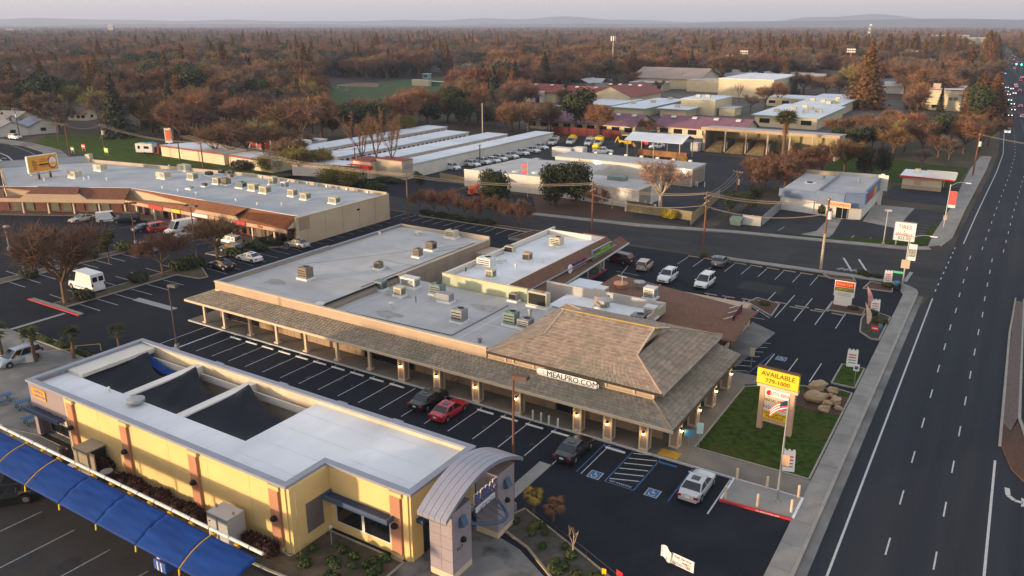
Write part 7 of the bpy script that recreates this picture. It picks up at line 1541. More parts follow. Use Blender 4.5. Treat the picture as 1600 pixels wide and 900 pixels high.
an_ = atan2(p2.y-p1.y, p2.x-p1.x); pm = (p1+p2)/2; pn = Vector((sin(an_),-cos(an_),0))*.03
text('Fast Service', sign_red, bn2,(pm.x+pn.x, pm.y+pn.y, .92),(pi/2,0, an_),.27,.004); text('7222-1180', sign_red, bn2,(pm.x+pn.x, pm.y+pn.y, .38),(pi/2,0, an_),.28,.004)
m_ = MB(); m_.quad((pm.x-.55+pn.x, pm.y+.28+pn.y, .6),(pm.x+.5+pn.x, pm.y-.25+pn.y, .58),(pm.x+.45+pn.x, pm.y-.22+pn.y, .66),(pm.x-.5+pn.x, pm.y+.25+pn.y, .7)); m_.build('print_car', hvac_grey, bn2)
yf = thing('small_flag', 'yellow feather flag tip at the lower photo edge', 'flag', (*(-18.64,41.2),.1)); MB().tube((0,0,0),(0,0,.8),.02,.02,4).build('pole', galv, yf, True); MB().quad((0,0,.8),(.28,.08,.75),(.28,.08,.2),(0,0,.2)).build('cloth', sign_yellow, yf, True).modifiers.new('solid', 'SOLIDIFY').thickness = .02
rf = thing('small_flag', 'red feather flag tip at the lower photo edge', 'flag', (*(-17.74,41.6),.1)); MB().tube((0,0,0),(0,0,.8),.02,.02,4).build('pole', galv, rf, True); MB().quad((0,0,.8),(.4,.08,.6),(.4,.08,.2),(0,0,.2)).build('cloth', sign_red, rf, True).modifiers.new('solid', 'SOLIDIFY').thickness = .02
# rocks on the lawn
for px, sz, lb in (((-12.42,76.4),(2.3,1.4,1.15), 'largest rounded boulder of the lawn rock pile'),((-12.77,78.92),(2.4,1.2,1.2), 'long boulder at the back left of the rock pile'),((-11.32,79.12),(1.2,.9,.8), 'small boulder at the back right of the rock pile'),((-10.59,76.89),(1.6,1.0,.9), 'pale slanted boulder at the right of the rock pile'),((-11.21,75.85),(1.0,.8,.7), 'medium boulder in the middle of the rock pile'),((-11.22,74.41),(1.2,.9,.75), 'blocky boulder at the front of the rock pile'),((-10.12,75.73),(.9,.6,.4), 'small flat stone at the front right of the rock pile'),((-11.31,78.11),(.7,.5,.5), 'smallest stone wedged in the rock pile')):
 o = MB().blob((0,0, sz[2]*.42), sz[0]*.5, sz[1]*.52, sz[2]*.5,.24,9,6, int(sz[0]*100)).build('boulder', rock_m, bevel=.05, seg=2); o.location = (px[0], px[1], .1); o.rotation_euler = (0,0, sz[0]*3); tag(o, lb, 'boulder', 'boulders on the corner lawn')
m_ = MB(); cx_, cy_ = (-11.55,76.62); pts = [(cx_+3.3*cos(a*pi/7)*(1+.1*sin(3*a)), cy_+2.6*sin(a*pi/7)) for a in range(14)]; m_.prism(pts, .05,.118); mo = m_.build('rock_bed', bark_mulch, lawn)
# yard details across the street
tk = thing('green_dumpster', 'pale green dumpster by the white fence panels across the street', 'dumpster', (-41.2,144.6)); MB().hexa([(-.9,-.7,.1),(.9,-.7,.1),(.9,.7,.1),(-.9,.7,.1),(-1.1,-.9,1.3),(1.1,-.9,1.3),(1.1,.9,1.5),(-1.1,.9,1.5)]).build('body', mat('dumpster_green', (.20,.28,.22),.7,.1,1), tk, True); MB().hexa([(-1.1,-.9,1.31),(1.1,-.9,1.31),(1.1,.9,1.51),(-1.1,.9,1.51),(-1.1,-.9,1.38),(1.1,-.9,1.38),(1.1,.9,1.58),(-1.1,.9,1.58)]).build('lid', hvac_green, tk, True)
for k, (a, b_, h, m, nm, lb) in enumerate((((-40.3,145.7),(-37,146),1.9, white_wall, 'white_fence', 'white panel fence facing the side street beside the dark yard'),((-37,146),(-37.6,162.1),1.9, mat('fence_grey', (.30,.30,.30),.8,.08,1), 'grey_fence', 'grey fence running back to the blue workshop'),((-48.4,140.1),(-51.6,166.5),2.0, mat('fence_tan', (.30,.24,.13),.9,.15,2), 'wooden_fence', 'tan wooden fence running back between works yard and fenced lot'),((-116.4,153.3),(-107.7,151.1),1.5, mat('fence_olive', (.25,.20,.11),.9,.15,2), 'wooden_fence', 'low brown fence in front of the works car park'),((-63.5,144.5),(-49.5,143.6),1.8, mat('fence_olive', (.25,.20,.11)), 'slatted_gate', 'long slatted fence behind the yellow bushes'))):
 o = thing(nm, lb, 'fence', a); L = sqrt((a[0]-b_[0])**2+(a[1]-b_[1])**2); n_ = max(2, int(L/2.4))
 for j in range(n_):
  t0, t1 = j/n_+.003,(j+1)/n_-.003; wall_line(o, 'panel', lerp3(a, b_, t0), lerp3(a, b_, t1),.05, h, .06, m)
 for j in range(n_+1): c = lerp3(a, b_, j/n_); MB().cbox(c[0], c[1], 0,.12,.12, h+.08).build('post', m, o)
gt2 = thing('black_gate', 'dark mesh yard gate with white notices between two white posts', 'gate', (-66.5,142.6)); a, b_ = (-71.5,140.2),(-57.8,144.7)
wall_line(gt2, 'mesh', (-64.2,146.1),(-58,145.9),.1,1.8,.05, mat('mesh_brown', (.12,.09,.06),.9,.2,2))
for k, p in enumerate(((-65.2,150.5),(-63.4,150.1),(-62.4,150.1),(-61.8,151.2),(-60,150.1))): MB().cbox(p[0], p[1]-1.2,.8,.6,.05,.6).build('notice', sign_white, gt2)
for p in ((-63.5,144.5),(-57.7,145.4)): MB().cbox(p[0], p[1], 0,.35,.35,1.9).build('post', white_wall, gt2)
for k, (p, r_) in enumerate((((-98.2,140.5),.75),((-98.9,141),.6),((-99,142.1),.85),((-98.8,143.4),.7),((-98.6,141),.7),((-97.2,142.2),.6))):
 o = MB().blob((0,0,0), r_, r_, r_, 0,12,8).build('safety_ball', orange_pl, smooth=True); o.location = (p[0], p[1], r_+(.9 if k in (0,3) else 0)); tag(o, 'orange ball in the cluster beside the works office evergreen', 'ball', 'orange balls by the works office')
cn = thing('concrete_pedestal', 'white pedestal behind the orange ball cluster', 'pedestal', (-99.8,144.5)); MB().hexa([(-.9,-.9,0),(.9,-.9,0),(.9,.9,0),(-.9,.9,0),(-.6,-.6,.9),(.6,-.6,.9),(.6,.6,.9),(-.6,.6,.9)]).build('block', white_wall, cn, True)
wf = thing('flagpole', 'thin white flagpole before the works office', 'flagpole', (-87.2,145.8)); MB().tube((0,0,0),(0,0,7.76),.06,.04,6).build('pole', white_wall, wf, True)
for z, lb in ((1.1, 'upper small red flag at the works office flagpole'),(2.4, 'lower small red flag at the works office flagpole')): o = thing('flag', lb, 'flag', (*(-87.2,145.8),7.76-z)); MB().quad((-.05,0,.5),(-1.7,.2,.35),(-1.7,.1,-.5),(-.05,0,-.4)).build('cloth', mat('cloth_pinkred', (.62,.12,.13),.8,.2,2), o, True).modifiers.new('solid', 'SOLIDIFY').thickness = .02
tr_ = thing('camper_trailer', 'white camper trailer parked on the corner lawn', 'trailer', (-211.9,139.9), None, .35); MB().cbox(0,0,.5,5.6,2.4,2.5).build('body', hvac_white, tr_, True, .12); MB().cbox(.8,-1.21,1.6,1.6,.04,.7).build('window', glass_dark, tr_, True); MB().cbox(-1.6,-1.21,1.5,.7,.04,.9).build('window', glass_dark, tr_, True); MB().cbox(1.5,0,3.01,2.2,2.0,.25).build('roof_cover', sign_cyan, tr_, True)
for s_ in (-1,1): MB().tube((0, s_*1.0,.36),(0, s_*1.22,.36),.36,.36,12).build('wheel', rubber, tr_, True)
dc = thing('red_dumpster', 'dark red dumpster beside the white camper trailer', 'dumpster', (-209.3,141.6)); MB().cbox(0,0,.1,3.4,2,1.9,.1).build('body', wood_red, dc, True, .03)
for px, m, lb in (((-232.2,133.1), sign_red, 'red and white yard sign on the corner lawn'),((-230.2,128.6), sign_green, 'green and red yard sign by the billboard pole'),((-219.6,132.3), sign_lime, 'small lime yard sign by the transformer pole')):
 o = thing('yard_sign', lb, 'sign', px); MB().box(-.9,.9,-.04,.04,.7,2.0).build('plate', m, o, True); MB().box(-.7,.7,-.06,-.041,1.2,1.6).build('print_line', sign_white, o, True)
 for x in (-.7,.7): MB().tube((x, 0,0),(x, 0,.8),.05,.05,4).build('stake', hvac_white, o, True)
gl = thing('soccer_goal', 'white goal frame on the sports field', 'goal', (-327.8,342.7)); MB().path([(-3.6,0,0),(-3.6,0,2.6),(3.6,0,2.6),(3.6,0,0)], .12,5).path([(-3.6,0,2.6),(-3.6,1.8,0),(3.6,1.8,0),(3.6,0,2.6)], .05,4).build('frame', hvac_white, gl, True)
ct = thing('field_container', 'cream storage container at the sports field edge', 'container', (-311.2,394)); MB().cbox(0,0,0,12.5,3,3.4,.05).build('body', cream_wall, ct, True); MB().cbox(0,0,3.4,12.7,3.2,.15,.05).build('lid', hvac_white, ct, True)
dg = thing('green_dugout', 'green dugout with white roof right of the cream container', 'dugout', (-302.9,399.2)); MB().cbox(0,0,0,12,3,2.4,.05).build('wall', mat('dugout_green', (.04,.20,.11),.7,.1,1), dg, True); MB().cbox(0,-.3,2.4,12.6,4,.25,.05).build('roof', hvac_white, dg, True)
sb = thing('score_booth', 'small teal score booth behind the dugout', 'booth', (-349.2,448.2)); MB().cbox(0,0,0,5,3.5,3.2).build('wall', mat('booth_teal', (.25,.38,.36),.7,.1,1), sb, True); MB().cbox(0,0,3.2,5.6,4.2,.3).build('roof', hvac_white, sb, True); MB().cbox(0,-1.77,1.4,3.2,.05,1.0).build('window', glass_dark, sb, True)

# ------------------------------------------------------------------ vehicles
car('sedan', (-44.51,55.84),90, 'charcoal', 'black sedan parked nose in beside the red coupe at the arcade', None); car('sedan', (-41.49,55.02),90, 'red', 'bright red coupe parked nose in at the arcade', None, .96); car('sedan', (-27.93,54.87),90, 'black', 'black sedan parked by the blue accessible bay line', None); car('sedan', (-16.87,54.93),90, 'palesilver', 'silver sedan parked beside the flagpole pad', None)
car('suv', (-49.4,110.7),170, 'darkred', 'dark red sport utility car under the mansard end', None); car('hatch', (-44.6,109.6),95, 'beige', 'beige boxy hatchback driving through the right car park', None, 1.02); car('suv', (-39.5,106),-90, 'white', 'white sport utility car facing the cafe roof', None); car('wagon', (-34.1,106.6),-90, 'white', 'white minivan right of the white sport utility car', None); car('sedan', (-35.5,117.8),90, 'grey', 'dark grey sedan at the street side of the right car park', None)
car('sedan', (-147.2,81.8),-92, 'champagne', 'pale silver car half hidden behind the big bare tree', None); car('van', (-142.9,84.5),60, 'white', 'small white delivery van at the strip corner', None, .78); car('suv', (-139.3,85.6),-125, 'charcoal', 'dark sport utility car right of the white delivery van', None, 1.1); car('sedan', (-130.5,83.6),85, 'darkblue', 'dark blue sedan left of the red wagon', None, .95); car('wagon', (-128.5,85.4),78, 'red', 'red estate car before the strip shops', None, .95)
car('van', (-123.4,85.8),-100, 'white', 'white high roof van facing the car park', None); car('sedan', (-120.4,85.1),-100, 'lightblue', 'silver blue sedan beside the high roof van', None); car('suv', (-109.7,85.2),185, 'champagne', 'silver estate car beside the hedge island', None, 1.05); car('suv', (-105.8,82.4),180, 'darkblue', 'dark blue car beside the hedge before the shops', None, .95); car('sedan', (-99.2,80.5),180, 'white', 'white sedan parked behind the black sedan by the long roof', None); car('sedan', (-99.7,75.6),180, 'black', 'black sedan parked near the hedge island end', None); car('suv', (-118.1,75.2),180, 'champagne', 'silver sport utility car under the small bare tree', None); car('sedan', (-99,90.4),180, 'silver', 'silver sedan parked beside the tan end wall', None)
cv = car('van', (-107.4,58.7),180, 'white', 'big white camper van with dark side stripes by the large bare tree', None, 1.1); car('wagon', (-89.25,39.87),-88, 'lightblue', 'pale blue estate car by the terrace railing', None, .97); car('suv', (-62.21,24.98),-130, 'black', 'black sport utility car under the vacuum canopy edge', None, 1.05)
car('suv', (-276.5,136.4),10, 'white', 'white car parked at the left street house', None)
for k, (p, kd, a) in enumerate((((-121.2,165.2), 'suv', -12),((-119.6,171.9), 'suv', -12),((-119.4,176.8), 'suv', -15),((-118.2,180), 'hatch', -15),((-118.5,183.6), 'suv', -15),((-118.5,188.8), 'pickup', -15),((-118.9,195.3), 'pickup', -15),((-118.7,201.1), 'pickup', -15),((-119.8,207.8), 'pickup', -15),((-106.3,180.2), 'hatch', -20),((-105.9,182.8), 'suv', -20))):
 car(kd, p, a, 'white', ['white sport utility car alone at the yard entrance', 'white car second in the works yard row', 'white car third in the works yard row', 'white small car fourth in the works yard row', 'white car fifth in the works yard row', 'first white pickup in the works yard row', 'second white pickup in the works yard row', 'third white pickup in the works yard row', 'farthest white pickup in the works yard row', 'left white car behind the works office roof', 'right white car behind the works office roof'][k], 'white works yard vehicles')
for k, (p, lb) in enumerate((((-121.3,217.9), 'white works truck leftmost before the red yard wall'),((-117.2,222.1), 'white works truck second before the red yard wall'),((-111.2,222.6), 'white works truck third before the red yard wall'),((-108.2,222.8), 'white tipper truck rightmost before the red yard wall'))):
 o = car('pickup', p, -75, 'white', lb, 'white works trucks before the red yard wall', 1.1); MB().box(-3.6,-.9,-1.05,1.05,1.0,1.9 if k != 3 else 2.3).build('service_body', hvac_white if k % 2 == 0 else sign_yellow, o, True)
 MB().cbox(-2.4,0,1.9 if k != 3 else 2.3,1.6,1.2,.35).build('load', hvac_brown if k != 1 else sign_yellow, o, True)
tk2 = car('pickup', (-100.2,209.8),10, 'white', 'white truck with a yellow mixer drum in the works yard', None, 1.1); MB().tube((-2.6,0,1.3),(-1.2,0,1.9),.85,.75,10).build('mixer_drum', sign_yellow, tk2, True)
car('pickup', (-90.8,227.5),-110, 'white', 'white pickup under the yard shelter', None)
bh_ = thing('backhoe_loader', 'yellow backhoe loader by the works yard wall', 'digger', (-100.5,226.1), None, .4); MB().cbox(0,0,.8,3.6,1.6,1.1).build('body', sign_yellow, bh_, True, .1); MB().cbox(-.2,0,1.9,1.6,1.5,1.5).build('cab', glass_dark, bh_, True); MB().cbox(-.2,0,3.4,1.8,1.7,.12).build('cab_roof', sign_yellow, bh_, True); MB().path([(-1.8,0,1.2),(-2.3,0,3.0),(-3.2,0,1.2)], .13,5).build('arm', sign_yellow, bh_, True); MB().hexa([(2.4,-1.1,.2),(3.2,-1.1,.2),(3.2,1.1,.2),(2.4,1.1,.2),(2.2,-1.1,1.2),(2.4,-1.1,1.2),(2.4,1.1,1.2),(2.2,1.1,1.2)]).build('bucket', sign_orange, bh_, True)
for x, r_ in ((1.2,.5),(-1.1,.75)):
 for s_ in (-1,1): MB().tube((x, s_*.75, r_),(x, s_*1.15, r_), r_, r_, 12).build('wheel', rubber, bh_, True)
rt = thing('red_tractor', 'red tractor under the yard shelter', 'tractor', (-95.4,229.3)); MB().cbox(0,0,.6,2.6,1.2,1.0).build('body', sign_red, rt, True, .1); MB().cbox(-.6,0,1.6,1.2,1.2,1.2).build('cab', glass_dark, rt, True)
for x, r_ in ((.9,.4),(-.7,.7)):
 for s_ in (-1,1): MB().tube((x, s_*.6, r_),(x, s_*.95, r_), r_, r_, 12).build('wheel', rubber, rt, True)
bo = thing('portable_toilet', 'blue portable toilet under the yard shelter', 'toilet', (-93.7,230.3)); MB().cbox(0,0,0,1.2,1.2,2.2).build('cabin', sign_cyan, bo, True); MB().cbox(0,0,2.2,1.3,1.3,.2).build('roof', hvac_white, bo, True)
fx = thing('forklift', 'orange forklift beside the long works shed', 'forklift', (-75.5,207.9)); MB().cbox(0,0,.3,2.4,1.2,1.0).build('body', sign_orange, fx, True, .05); MB().path([(-.8,-.5,1.3),(-.7,-.5,2.2),(.5,-.5,2.2),(.8,-.5,1.3)], .05,4).build('guard', pole_dark, fx, True)
wt2 = thing('works_container', 'white box container stack beside the long works shed', 'container', (-107.1,198.6)); MB().cbox(0,0,0,6,2.6,2.6).build('body', hvac_white, wt2, True); MB().cbox(4.8,1.0,0,3,2.6,3.0).build('box', white_wall, wt2, True)
# people
def person(p, rz, shirt, label, hgt=1.75, arms=((.22,.05,-.62),(-.22,.15,-.58))):
 o = thing('person', label, 'person', (p[0], p[1], .015), None, rz); s = hgt/1.75
 J = [(0,0,.95),(0,.02,1.2),(0,.02,1.42),(0,.04,1.52),(.19,.02,1.40),(.26,.04,1.12),(.25,.16,.88),(-.19,.02,1.40),(-.26,.04,1.12),(-.25,.18,.90),(.10,0,.90),(.11,.03,.50),(.12,-.02,.08),(.13,.12,.03),(-.10,0,.90),(-.11,.06,.50),(-.12,.0,.08),(-.13,.14,.03),(0,.06,1.62),(0,.05,1.72)]
 E = [(0,1),(1,2),(2,3),(2,4),(4,5),(5,6),(2,7),(7,8),(8,9),(0,10),(10,11),(11,12),(12,13),(0,14),(14,15),(15,16),(16,17),(3,18),(18,19)]
 rad = [.15,.15,.16,.055,.07,.05,.038,.07,.05,.038,.09,.065,.045,.04,.09,.065,.045,.04,.10,.085]
 me = bpy.data.meshes.new('body'); me.from_pydata([tuple(c*s for c in j) for j in J], E, []); ob = bpy.data.objects.new('body', me); COL.objects.link(ob); ob.parent = o
 me.materials.append(shirt)
 sk = ob.modifiers.new('skin', 'SKIN'); me.skin_vertices if hasattr(me, 'skin_vertices') else None
 if not me.skin_vertices:
  bpy.context.view_layer.objects.active = ob
 for k, v in enumerate(me.skin_vertices[0].data if me.skin_vertices else []): v.radius = (rad[k]*s, rad[k]*s*.85)
 if me.skin_vertices: me.skin_vertices[0].data[0].use_root = True
 ob.modifiers.new('sub', 'SUBSURF').render_levels = 1
 MB().blob((0,.06*s, 1.66*s),.085*s, .10*s, .12*s, .0,10,8).build('head', skin, o, True, smooth=True); MB().blob((0,.04*s, 1.70*s),.092*s, .105*s, .10*s, .03,10,8).build('hair', letter_brown, o, True, smooth=True)
 m_ = MB()
 for sx in (-1,1): m_.tube((sx*.10*s, 0,.92*s),(sx*.11*s, .045*s, .50*s),.105*s, .085*s, 8).tube((sx*.11*s, .045*s, .50*s),(sx*.12*s, .0,.06*s),.085*s, .065*s, 8)
 m_.build('trousers', denim, o, True, smooth=True)
 for sx in (-1,1):
  hx, hy, hz = sx*.25*s, .17*s, .86*s; h_ = MB(); h_.blob((hx, hy, hz),.03*s, .045*s, .05*s, 0,8,6)
  for q in range(4): h_.tube((hx, hy-.03*s+q*.02*s, hz-.03*s),(hx, hy-.025*s+q*.022*s, hz-(.10+.012*(q in (1,2)))*s),.010*s, .008*s, 5)
  h_.tube((hx, hy+.04*s, hz),(hx-sx*.015*s, hy+.075*s, hz-.05*s),.012*s, .009*s, 5); h_.build('hand', skin, o, True, smooth=True)
 return o
person((-61.04,25.3),2.2, black, 'person in dark top and blue jeans standing by the black car'); person((-118.2,181.2),.5, orange_pl, 'person in an orange vest in the works yard')
vc = thing('vacuum_station', 'blue vacuum stand with two canisters under the canopy edge', 'vacuum', (-44.42,26.25)); MB().cbox(0,0,.1,1.3,.8,.8).build('cabinet', sign_blue, vc, True, .03)
for x in (-.32,.32): MB().lathe(x, 0, [(.26,.9),(.28,1.4),(.2,1.55),(.1,1.6)], 12).build('canister', black if x > 0 else hvac_white, vc, True)
for x in (-.2,.2): MB().box(x-.05, x+.05,-.42,-.401,.15,.85).build('stripe', sign_white, vc, True)
# traffic far along the road: positions on the two carriageways
TC = ['white', 'silver', 'charcoal', 'grey', 'white', 'black', 'palesilver', 'darkred', 'lightblue']
ON = ((-2.4,324.9),(-3,385.9),(-5.9,424),(-2.5,413),(-3.3,443.1),(-4.9,465.1),(-8.8,488),(-6.3,503.2),(-9.9,515.5),(-7.8,526.9),(-8.7,559.1),(-5.9,549.5),(-12.3,593.7),(-4,514.3),(-15.9,737.2),(-14.1,718.8),(-20.8,754.7),(-19.7,788.4),(-17,790.1),(-18.9,837.6),(-21.6,848.9),(-19.4,892),(-25,918.6),(-21.7,952.8),(-28.3,983.1),(-27.2,1040.1),(-35.1,1221.5),(-45,1441),(-54.4,1653.2),(-32.5,1122.5),(-24.4,968))
OUT = ((-0.1,431),(1.2,383.1),(-1.9,530.6),(-4,567.8),(-4.7,585.7),(-3,634.1),(-2.8,672.9),(-23.7,1062.6),(-36.8,1340.2),(-44.5,1610.7),(-34.9,1527.4),(-31.5,1529.6),(-18.4,1155),(-14.9,1110.8),(-14.2,1010.1),(-10.2,943.7),(-13.4,895.8),(-9.6,806.3),(-2.5,673.1),(-29.6,1224.9))
for k, p in enumerate(ON+OUT):
 onc = k < len(ON); c = TC[(k*5+k//3) % len(TC)]
 lab = ('%s car with lit headlights coming toward the camera in the main road traffic' if onc else '%s car with red tail lights driving away in the main road traffic') % c.replace('palesilver', 'pale silver').replace('darkred', 'dark red').replace('lightblue', 'light blue')
 copy_tree(TR['suv' if k % 3 == 0 else 'sedan'], None, (p[0], p[1], .01), radians(-90 if onc else 90)+.03, None, lab, 'cars in the main road traffic', {base_paint.name: paints[c]})
for p, lb in (((-8.3,762.5), 'left'),((-4.8,754.3), 'right')):
 o = thing('traffic_signal', '%s green traffic signal over the far lanes' % lb, 'traffic light', (p[0], p[1])); MB().tube((0,0,0),(0,0,5.6),.15,.12,6).build('pole', galv, o, True); MB().cbox(0,0,5.6,.5,.4,1.3).build('housing', black, o, True); MB().blob((0,-.25,5.85),.3,.12,.3,0,8,6).build('green_lamp', green_on, o, True)

# ------------------------------------------------------------------ houses among the trees
def house(p, w, d, rz, wm, rm, label, h=2.8, rise=2.0):
 o = thing('house', label, 'house', (p[0], p[1]), 'houses among the trees', rz); x, y = w/2, d/2; e = .5
 MB().box(-x, x, -y, y, 0, h).build('wall', wm, o, True)
 MB().slab((-x-e, -y-e, h-.2),(x+e, -y-e, h-.2),(x+e, 0, h+rise),(-x-e, 0, h+rise),.18).build('roof', rm, o, True); MB().slab((-x-e, 0, h+rise),(x+e, 0, h+rise),(x+e, y+e, h-.2),(-x-e, y+e, h-.2),.18).build('roof', rm, o, True)
 for s in (-1,1): MB().hexa([(s*x-.08,-y, h),(s*x+.08,-y, h),(s*x+.08, y, h),(s*x-.08, y, h),(s*x-.08,-.1, h+rise-.2),(s*x+.08,-.1, h+rise-.2),(s*x+.08,.1, h+rise-.2),(s*x-.08,.1, h+rise-.2)]).build('gable', wm, o, True)
 for k in (-.55,.1,.6): MB().box(k*x-.7, k*x+.7,-y-.05,-y-.002,.9,2.1).build('window', glass_dark, o, True)
 MB().box(x+.002, x+.05,-.8,.8,1.0,2.1).build('window', glass_dark, o, True); MB().box(-x*.4,-x*.4+.7,.8,1.5, h+rise*.5, h+rise+.6).build('chimney', brick_red, o, True)
 return o
r_gr, r_lt, r_bn = mat('house_roof_grey', (.20,.20,.205),.9,.15,1), mat('house_roof_pale', (.38,.37,.36),.9,.12,1), mat('house_roof_brown', (.13,.09,.07),.9,.15,1)
HS = []
def H(p, *a, **k): HS.append((*p, len(HS))); return house(p, *a, **k)
H((-288.2,150.2),14,9,-.25, white_wall, mat('solar_blue', (.02,.04,.12),.3,.1,2), 'house with dark blue solar panel roof on the left street'); H((-289.4,141.4),12,9,-.3, white_wall, r_gr, 'white garage house at the left photo edge'); H((-320,159.2),12,8,.2, cream_wall, r_gr, 'cream house behind the garage house at left'); H((-309.6,149.5),10,8,.1, white_wall, r_gr, 'grey roofed house cut by the left edge')
H((-343.2,203.1),12,11,.8, white_wall, r_lt, 'pale house with large roof facing the trees at left', 4.5,2.6); H((-344.8,229.6),16,9,.1, white_wall, r_gr, 'white gabled house with grey roof deep among evergreens', 3,2.2); H((-348,220.4),10,8,.3, white_wall, r_gr, 'small grey roofed house left of the white gabled house'); H((-318.1,232.1),12,8,.2, cream_wall, r_lt, 'small cream house half hidden behind rust coloured trees'); H((-260.5,214),14,10,.2, white_wall, r_lt, 'white house behind the large bare tree by the storage sheds'); H((-288.4,228),8,7,.2, white_wall, r_gr, 'little white house between rust trees and conifers'); H((-272.8,228.7),9,7,.3, white_wall, r_lt, 'white porch house near dark bushes'); H((-310.8,179.9),8,6,.4, cream_wall, r_bn, 'tiny cream cottage in the dark trees at left')
for k, (p, c, rm, lb) in enumerate((((-881.5,692.2), white_wall, r_lt, 'white house far left of the sports field trees'),((-849.8,611.5), cream_wall, r_lt, 'cream far house beside two conifers'),((-772.2,536), white_wall, r_gr, 'grey far house beside a sycamore'),((-721.5,411.2), white_wall, r_gr, 'white far house left of the pale sycamore'),((-692.6,356.3), white_wall, r_lt, 'flat white far house near the left edge'),((-770.8,452.3), cream_wall, r_gr, 'cream far house behind the pale sycamore'),((-702.1,703.9), cream_wall, r_gr, 'far house left end of the row beyond the field'),((-651.8,669.8), white_wall, r_gr, 'far house second in the row beyond the field'),((-711.1,746.4), cream_wall, r_lt, 'far house third in the row beyond the field'),((-649.2,692.4), mat('wall_ochre', (.45,.38,.14),.9,0), r_gr, 'ochre far house beyond the field'),((-723.7,790.9), mat('wall_orange', (.80,.28,.05),.9,0), r_gr, 'orange gabled far house beyond the field'),((-653.2,734.4), white_wall, r_gr, 'far house right end of the row beyond the field'),
 ((-576.2,696.9), white_wall, r_bn, 'far house near the rust redwoods'),((-604.6,788.4), white_wall, r_lt, 'white far house with long roof right of the field'),((-551.7,753.4), white_wall, r_gr, 'white gabled far house with two bright gables'),((-514.9,715.7), white_wall, r_gr, 'second white gabled far house'),((-425.2,596.6), cream_wall, r_gr, 'long grey roofed house beyond the field fence'),((-389,557.5), cream_wall, r_gr, 'cream gabled house beyond the field fence'),((-347.1,520.2), white_wall, r_lt, 'low white shed at the field end'),((-412.2,761.2), white_wall, r_gr, 'white far house left of the antenna mast'),((-492,1055.5), white_wall, r_lt, 'pale far house right of the antenna mast'),((-288.7,478.1), white_wall, r_lt, 'white blossom lane house'),((-306.7,727.2), cream_wall, r_gr, 'grey house behind the gymnasium roof'),((-193.9,587.8), cream_wall, r_gr, 'grey house behind the auditorium left'),((-173.3,574.6), stucco_tan, r_lt, 'pale roofed house between two masts'),((-120.2,599.5), stucco_tan, r_bn, 'tan gabled house below the floodlights'),((-109.9,589.9), stucco_tan, r_bn, 'second tan gabled house below the floodlights'),((-44.7,672.2), white_wall, r_bn, 'long brown roofed house by the redwoods'),((-34.3,637.2), mat('wall_yellow2', (.60,.38,.05),.9,0), r_lt, 'yellow walled house by the main road redwoods'),((-68.3,521.8), white_wall, r_gr, 'grey roofed house behind the blossom tree'))):
 H(p, 15 if k % 3 else 20,10,(k*.7) % 1.2-.4, c, rm, lb, 3.2,2.4)
for p, w_, h_, m, lb in (((-538.5,2615.3),60,9, stucco_tan, 'far tan block left of the lattice tower'),((-336.5,2529.8),75,12, stucco_tan, 'far peach block behind the redwood row'),((-223.6,2256.1),40,11, stucco_tan, 'far small peach block between redwoods'),((-139.6,1826.7),60,14, cream_wall, 'far cream block beside the main road redwoods'),((-82.5,1587),52,13, stucco_tan, 'far orange block by the main road'),((-661.2,2616.6),90,10, white_wall, 'far white block on the horizon wood'),((-3876.5,2011.1),90,14, white_wall, 'pale far warehouse on the left horizon'),((-3266.2,2074.9),24,30, hvac_grey, 'far grey tower block on the left horizon')):
 o = thing('far_building', lb, 'building', p, None, .4); MB().cbox(0,0,0, w_, w_*.5, h_).build('wall', m, o, True); MB().cbox(0,0, h_, w_*1.03, w_*.53, h_*.15).build('roof', roof_grey, o, True)
 for k in range(5): MB().box(-w_*.4+k*w_*.17,-w_*.4+k*w_*.17+w_*.09,-w_*.25-.2,-w_*.25-.01, h_*.35, h_*.7).build('window', beige_wall, o, True)

# ------------------------------------------------------------------ trees one by one
T = tree
T('bare_big', (-104.3,53.9),12.29, 'huge bare tree in the left car park island behind the camper van', None, 'tree', 1.3); T('bare_small', (-104.3,68.5),7.64, 'small bare tree beside the dark hedge of the left car park', None, 'tree', 1.35); T('bare_a', (-105,78.9),7.63, 'bare tree between the lamp post and the parked dark blue car', None, 'tree', 1.35); T('street_leafy', (-116.6,67.9),5.35, 'small yellowish tree right of the huge bare tree')
for k, p in enumerate(((-97,120.9),(-93.2,120.6),(-89.9,120.8),(-86.5,121.1),(-82.8,120.9),(-78.8,121.1),(-75.1,121),(-73.8,121.3))): T('bare_small', p, 5.4+(k % 3)*.5, ['leftmost', 'second', 'third', 'fourth', 'fifth', 'sixth', 'seventh', 'rightmost'][k]+' bare street tree in the row along the side street', 'bare street trees along the side street')
for k, p in enumerate(((-95.1,120.8),(-91.4,120.5),(-87.8,120.3),(-84.1,120.1),(-80.6,120.5))): bush('dark', p, 1.7,1.0,1.0, ['leftmost', 'second', 'middle', 'fourth', 'rightmost'][k]+' dark clipped bush between the street trees', 'clipped bushes between the street trees')
T('magnolia', (-87.2,132.4),8.34, 'single broad dark evergreen before the works office porch', None, 'tree', .95); T('magnolia', (-77.7,141.2),9.22, 'left dark evergreen of the double crown', None, 'tree', .9); T('magnolia', (-74.2,143.4),9.48, 'right dark evergreen of the double crown', None, 'tree', .8); T('street_leafy', (-108.4,135),5.48, 'round leafy tree by the works car park wall'); T('sycamore', (-56.9,146),12.58, 'pale pinkish bare sycamore before the long works shed', None, 'tree', 1.25); T('bare_small', (-67.6,140.6),5.65, 'small grey bare tree beside the double evergreen'); T('sapling', (-66.8,145.2),4.5, 'thin sapling near the works gate')
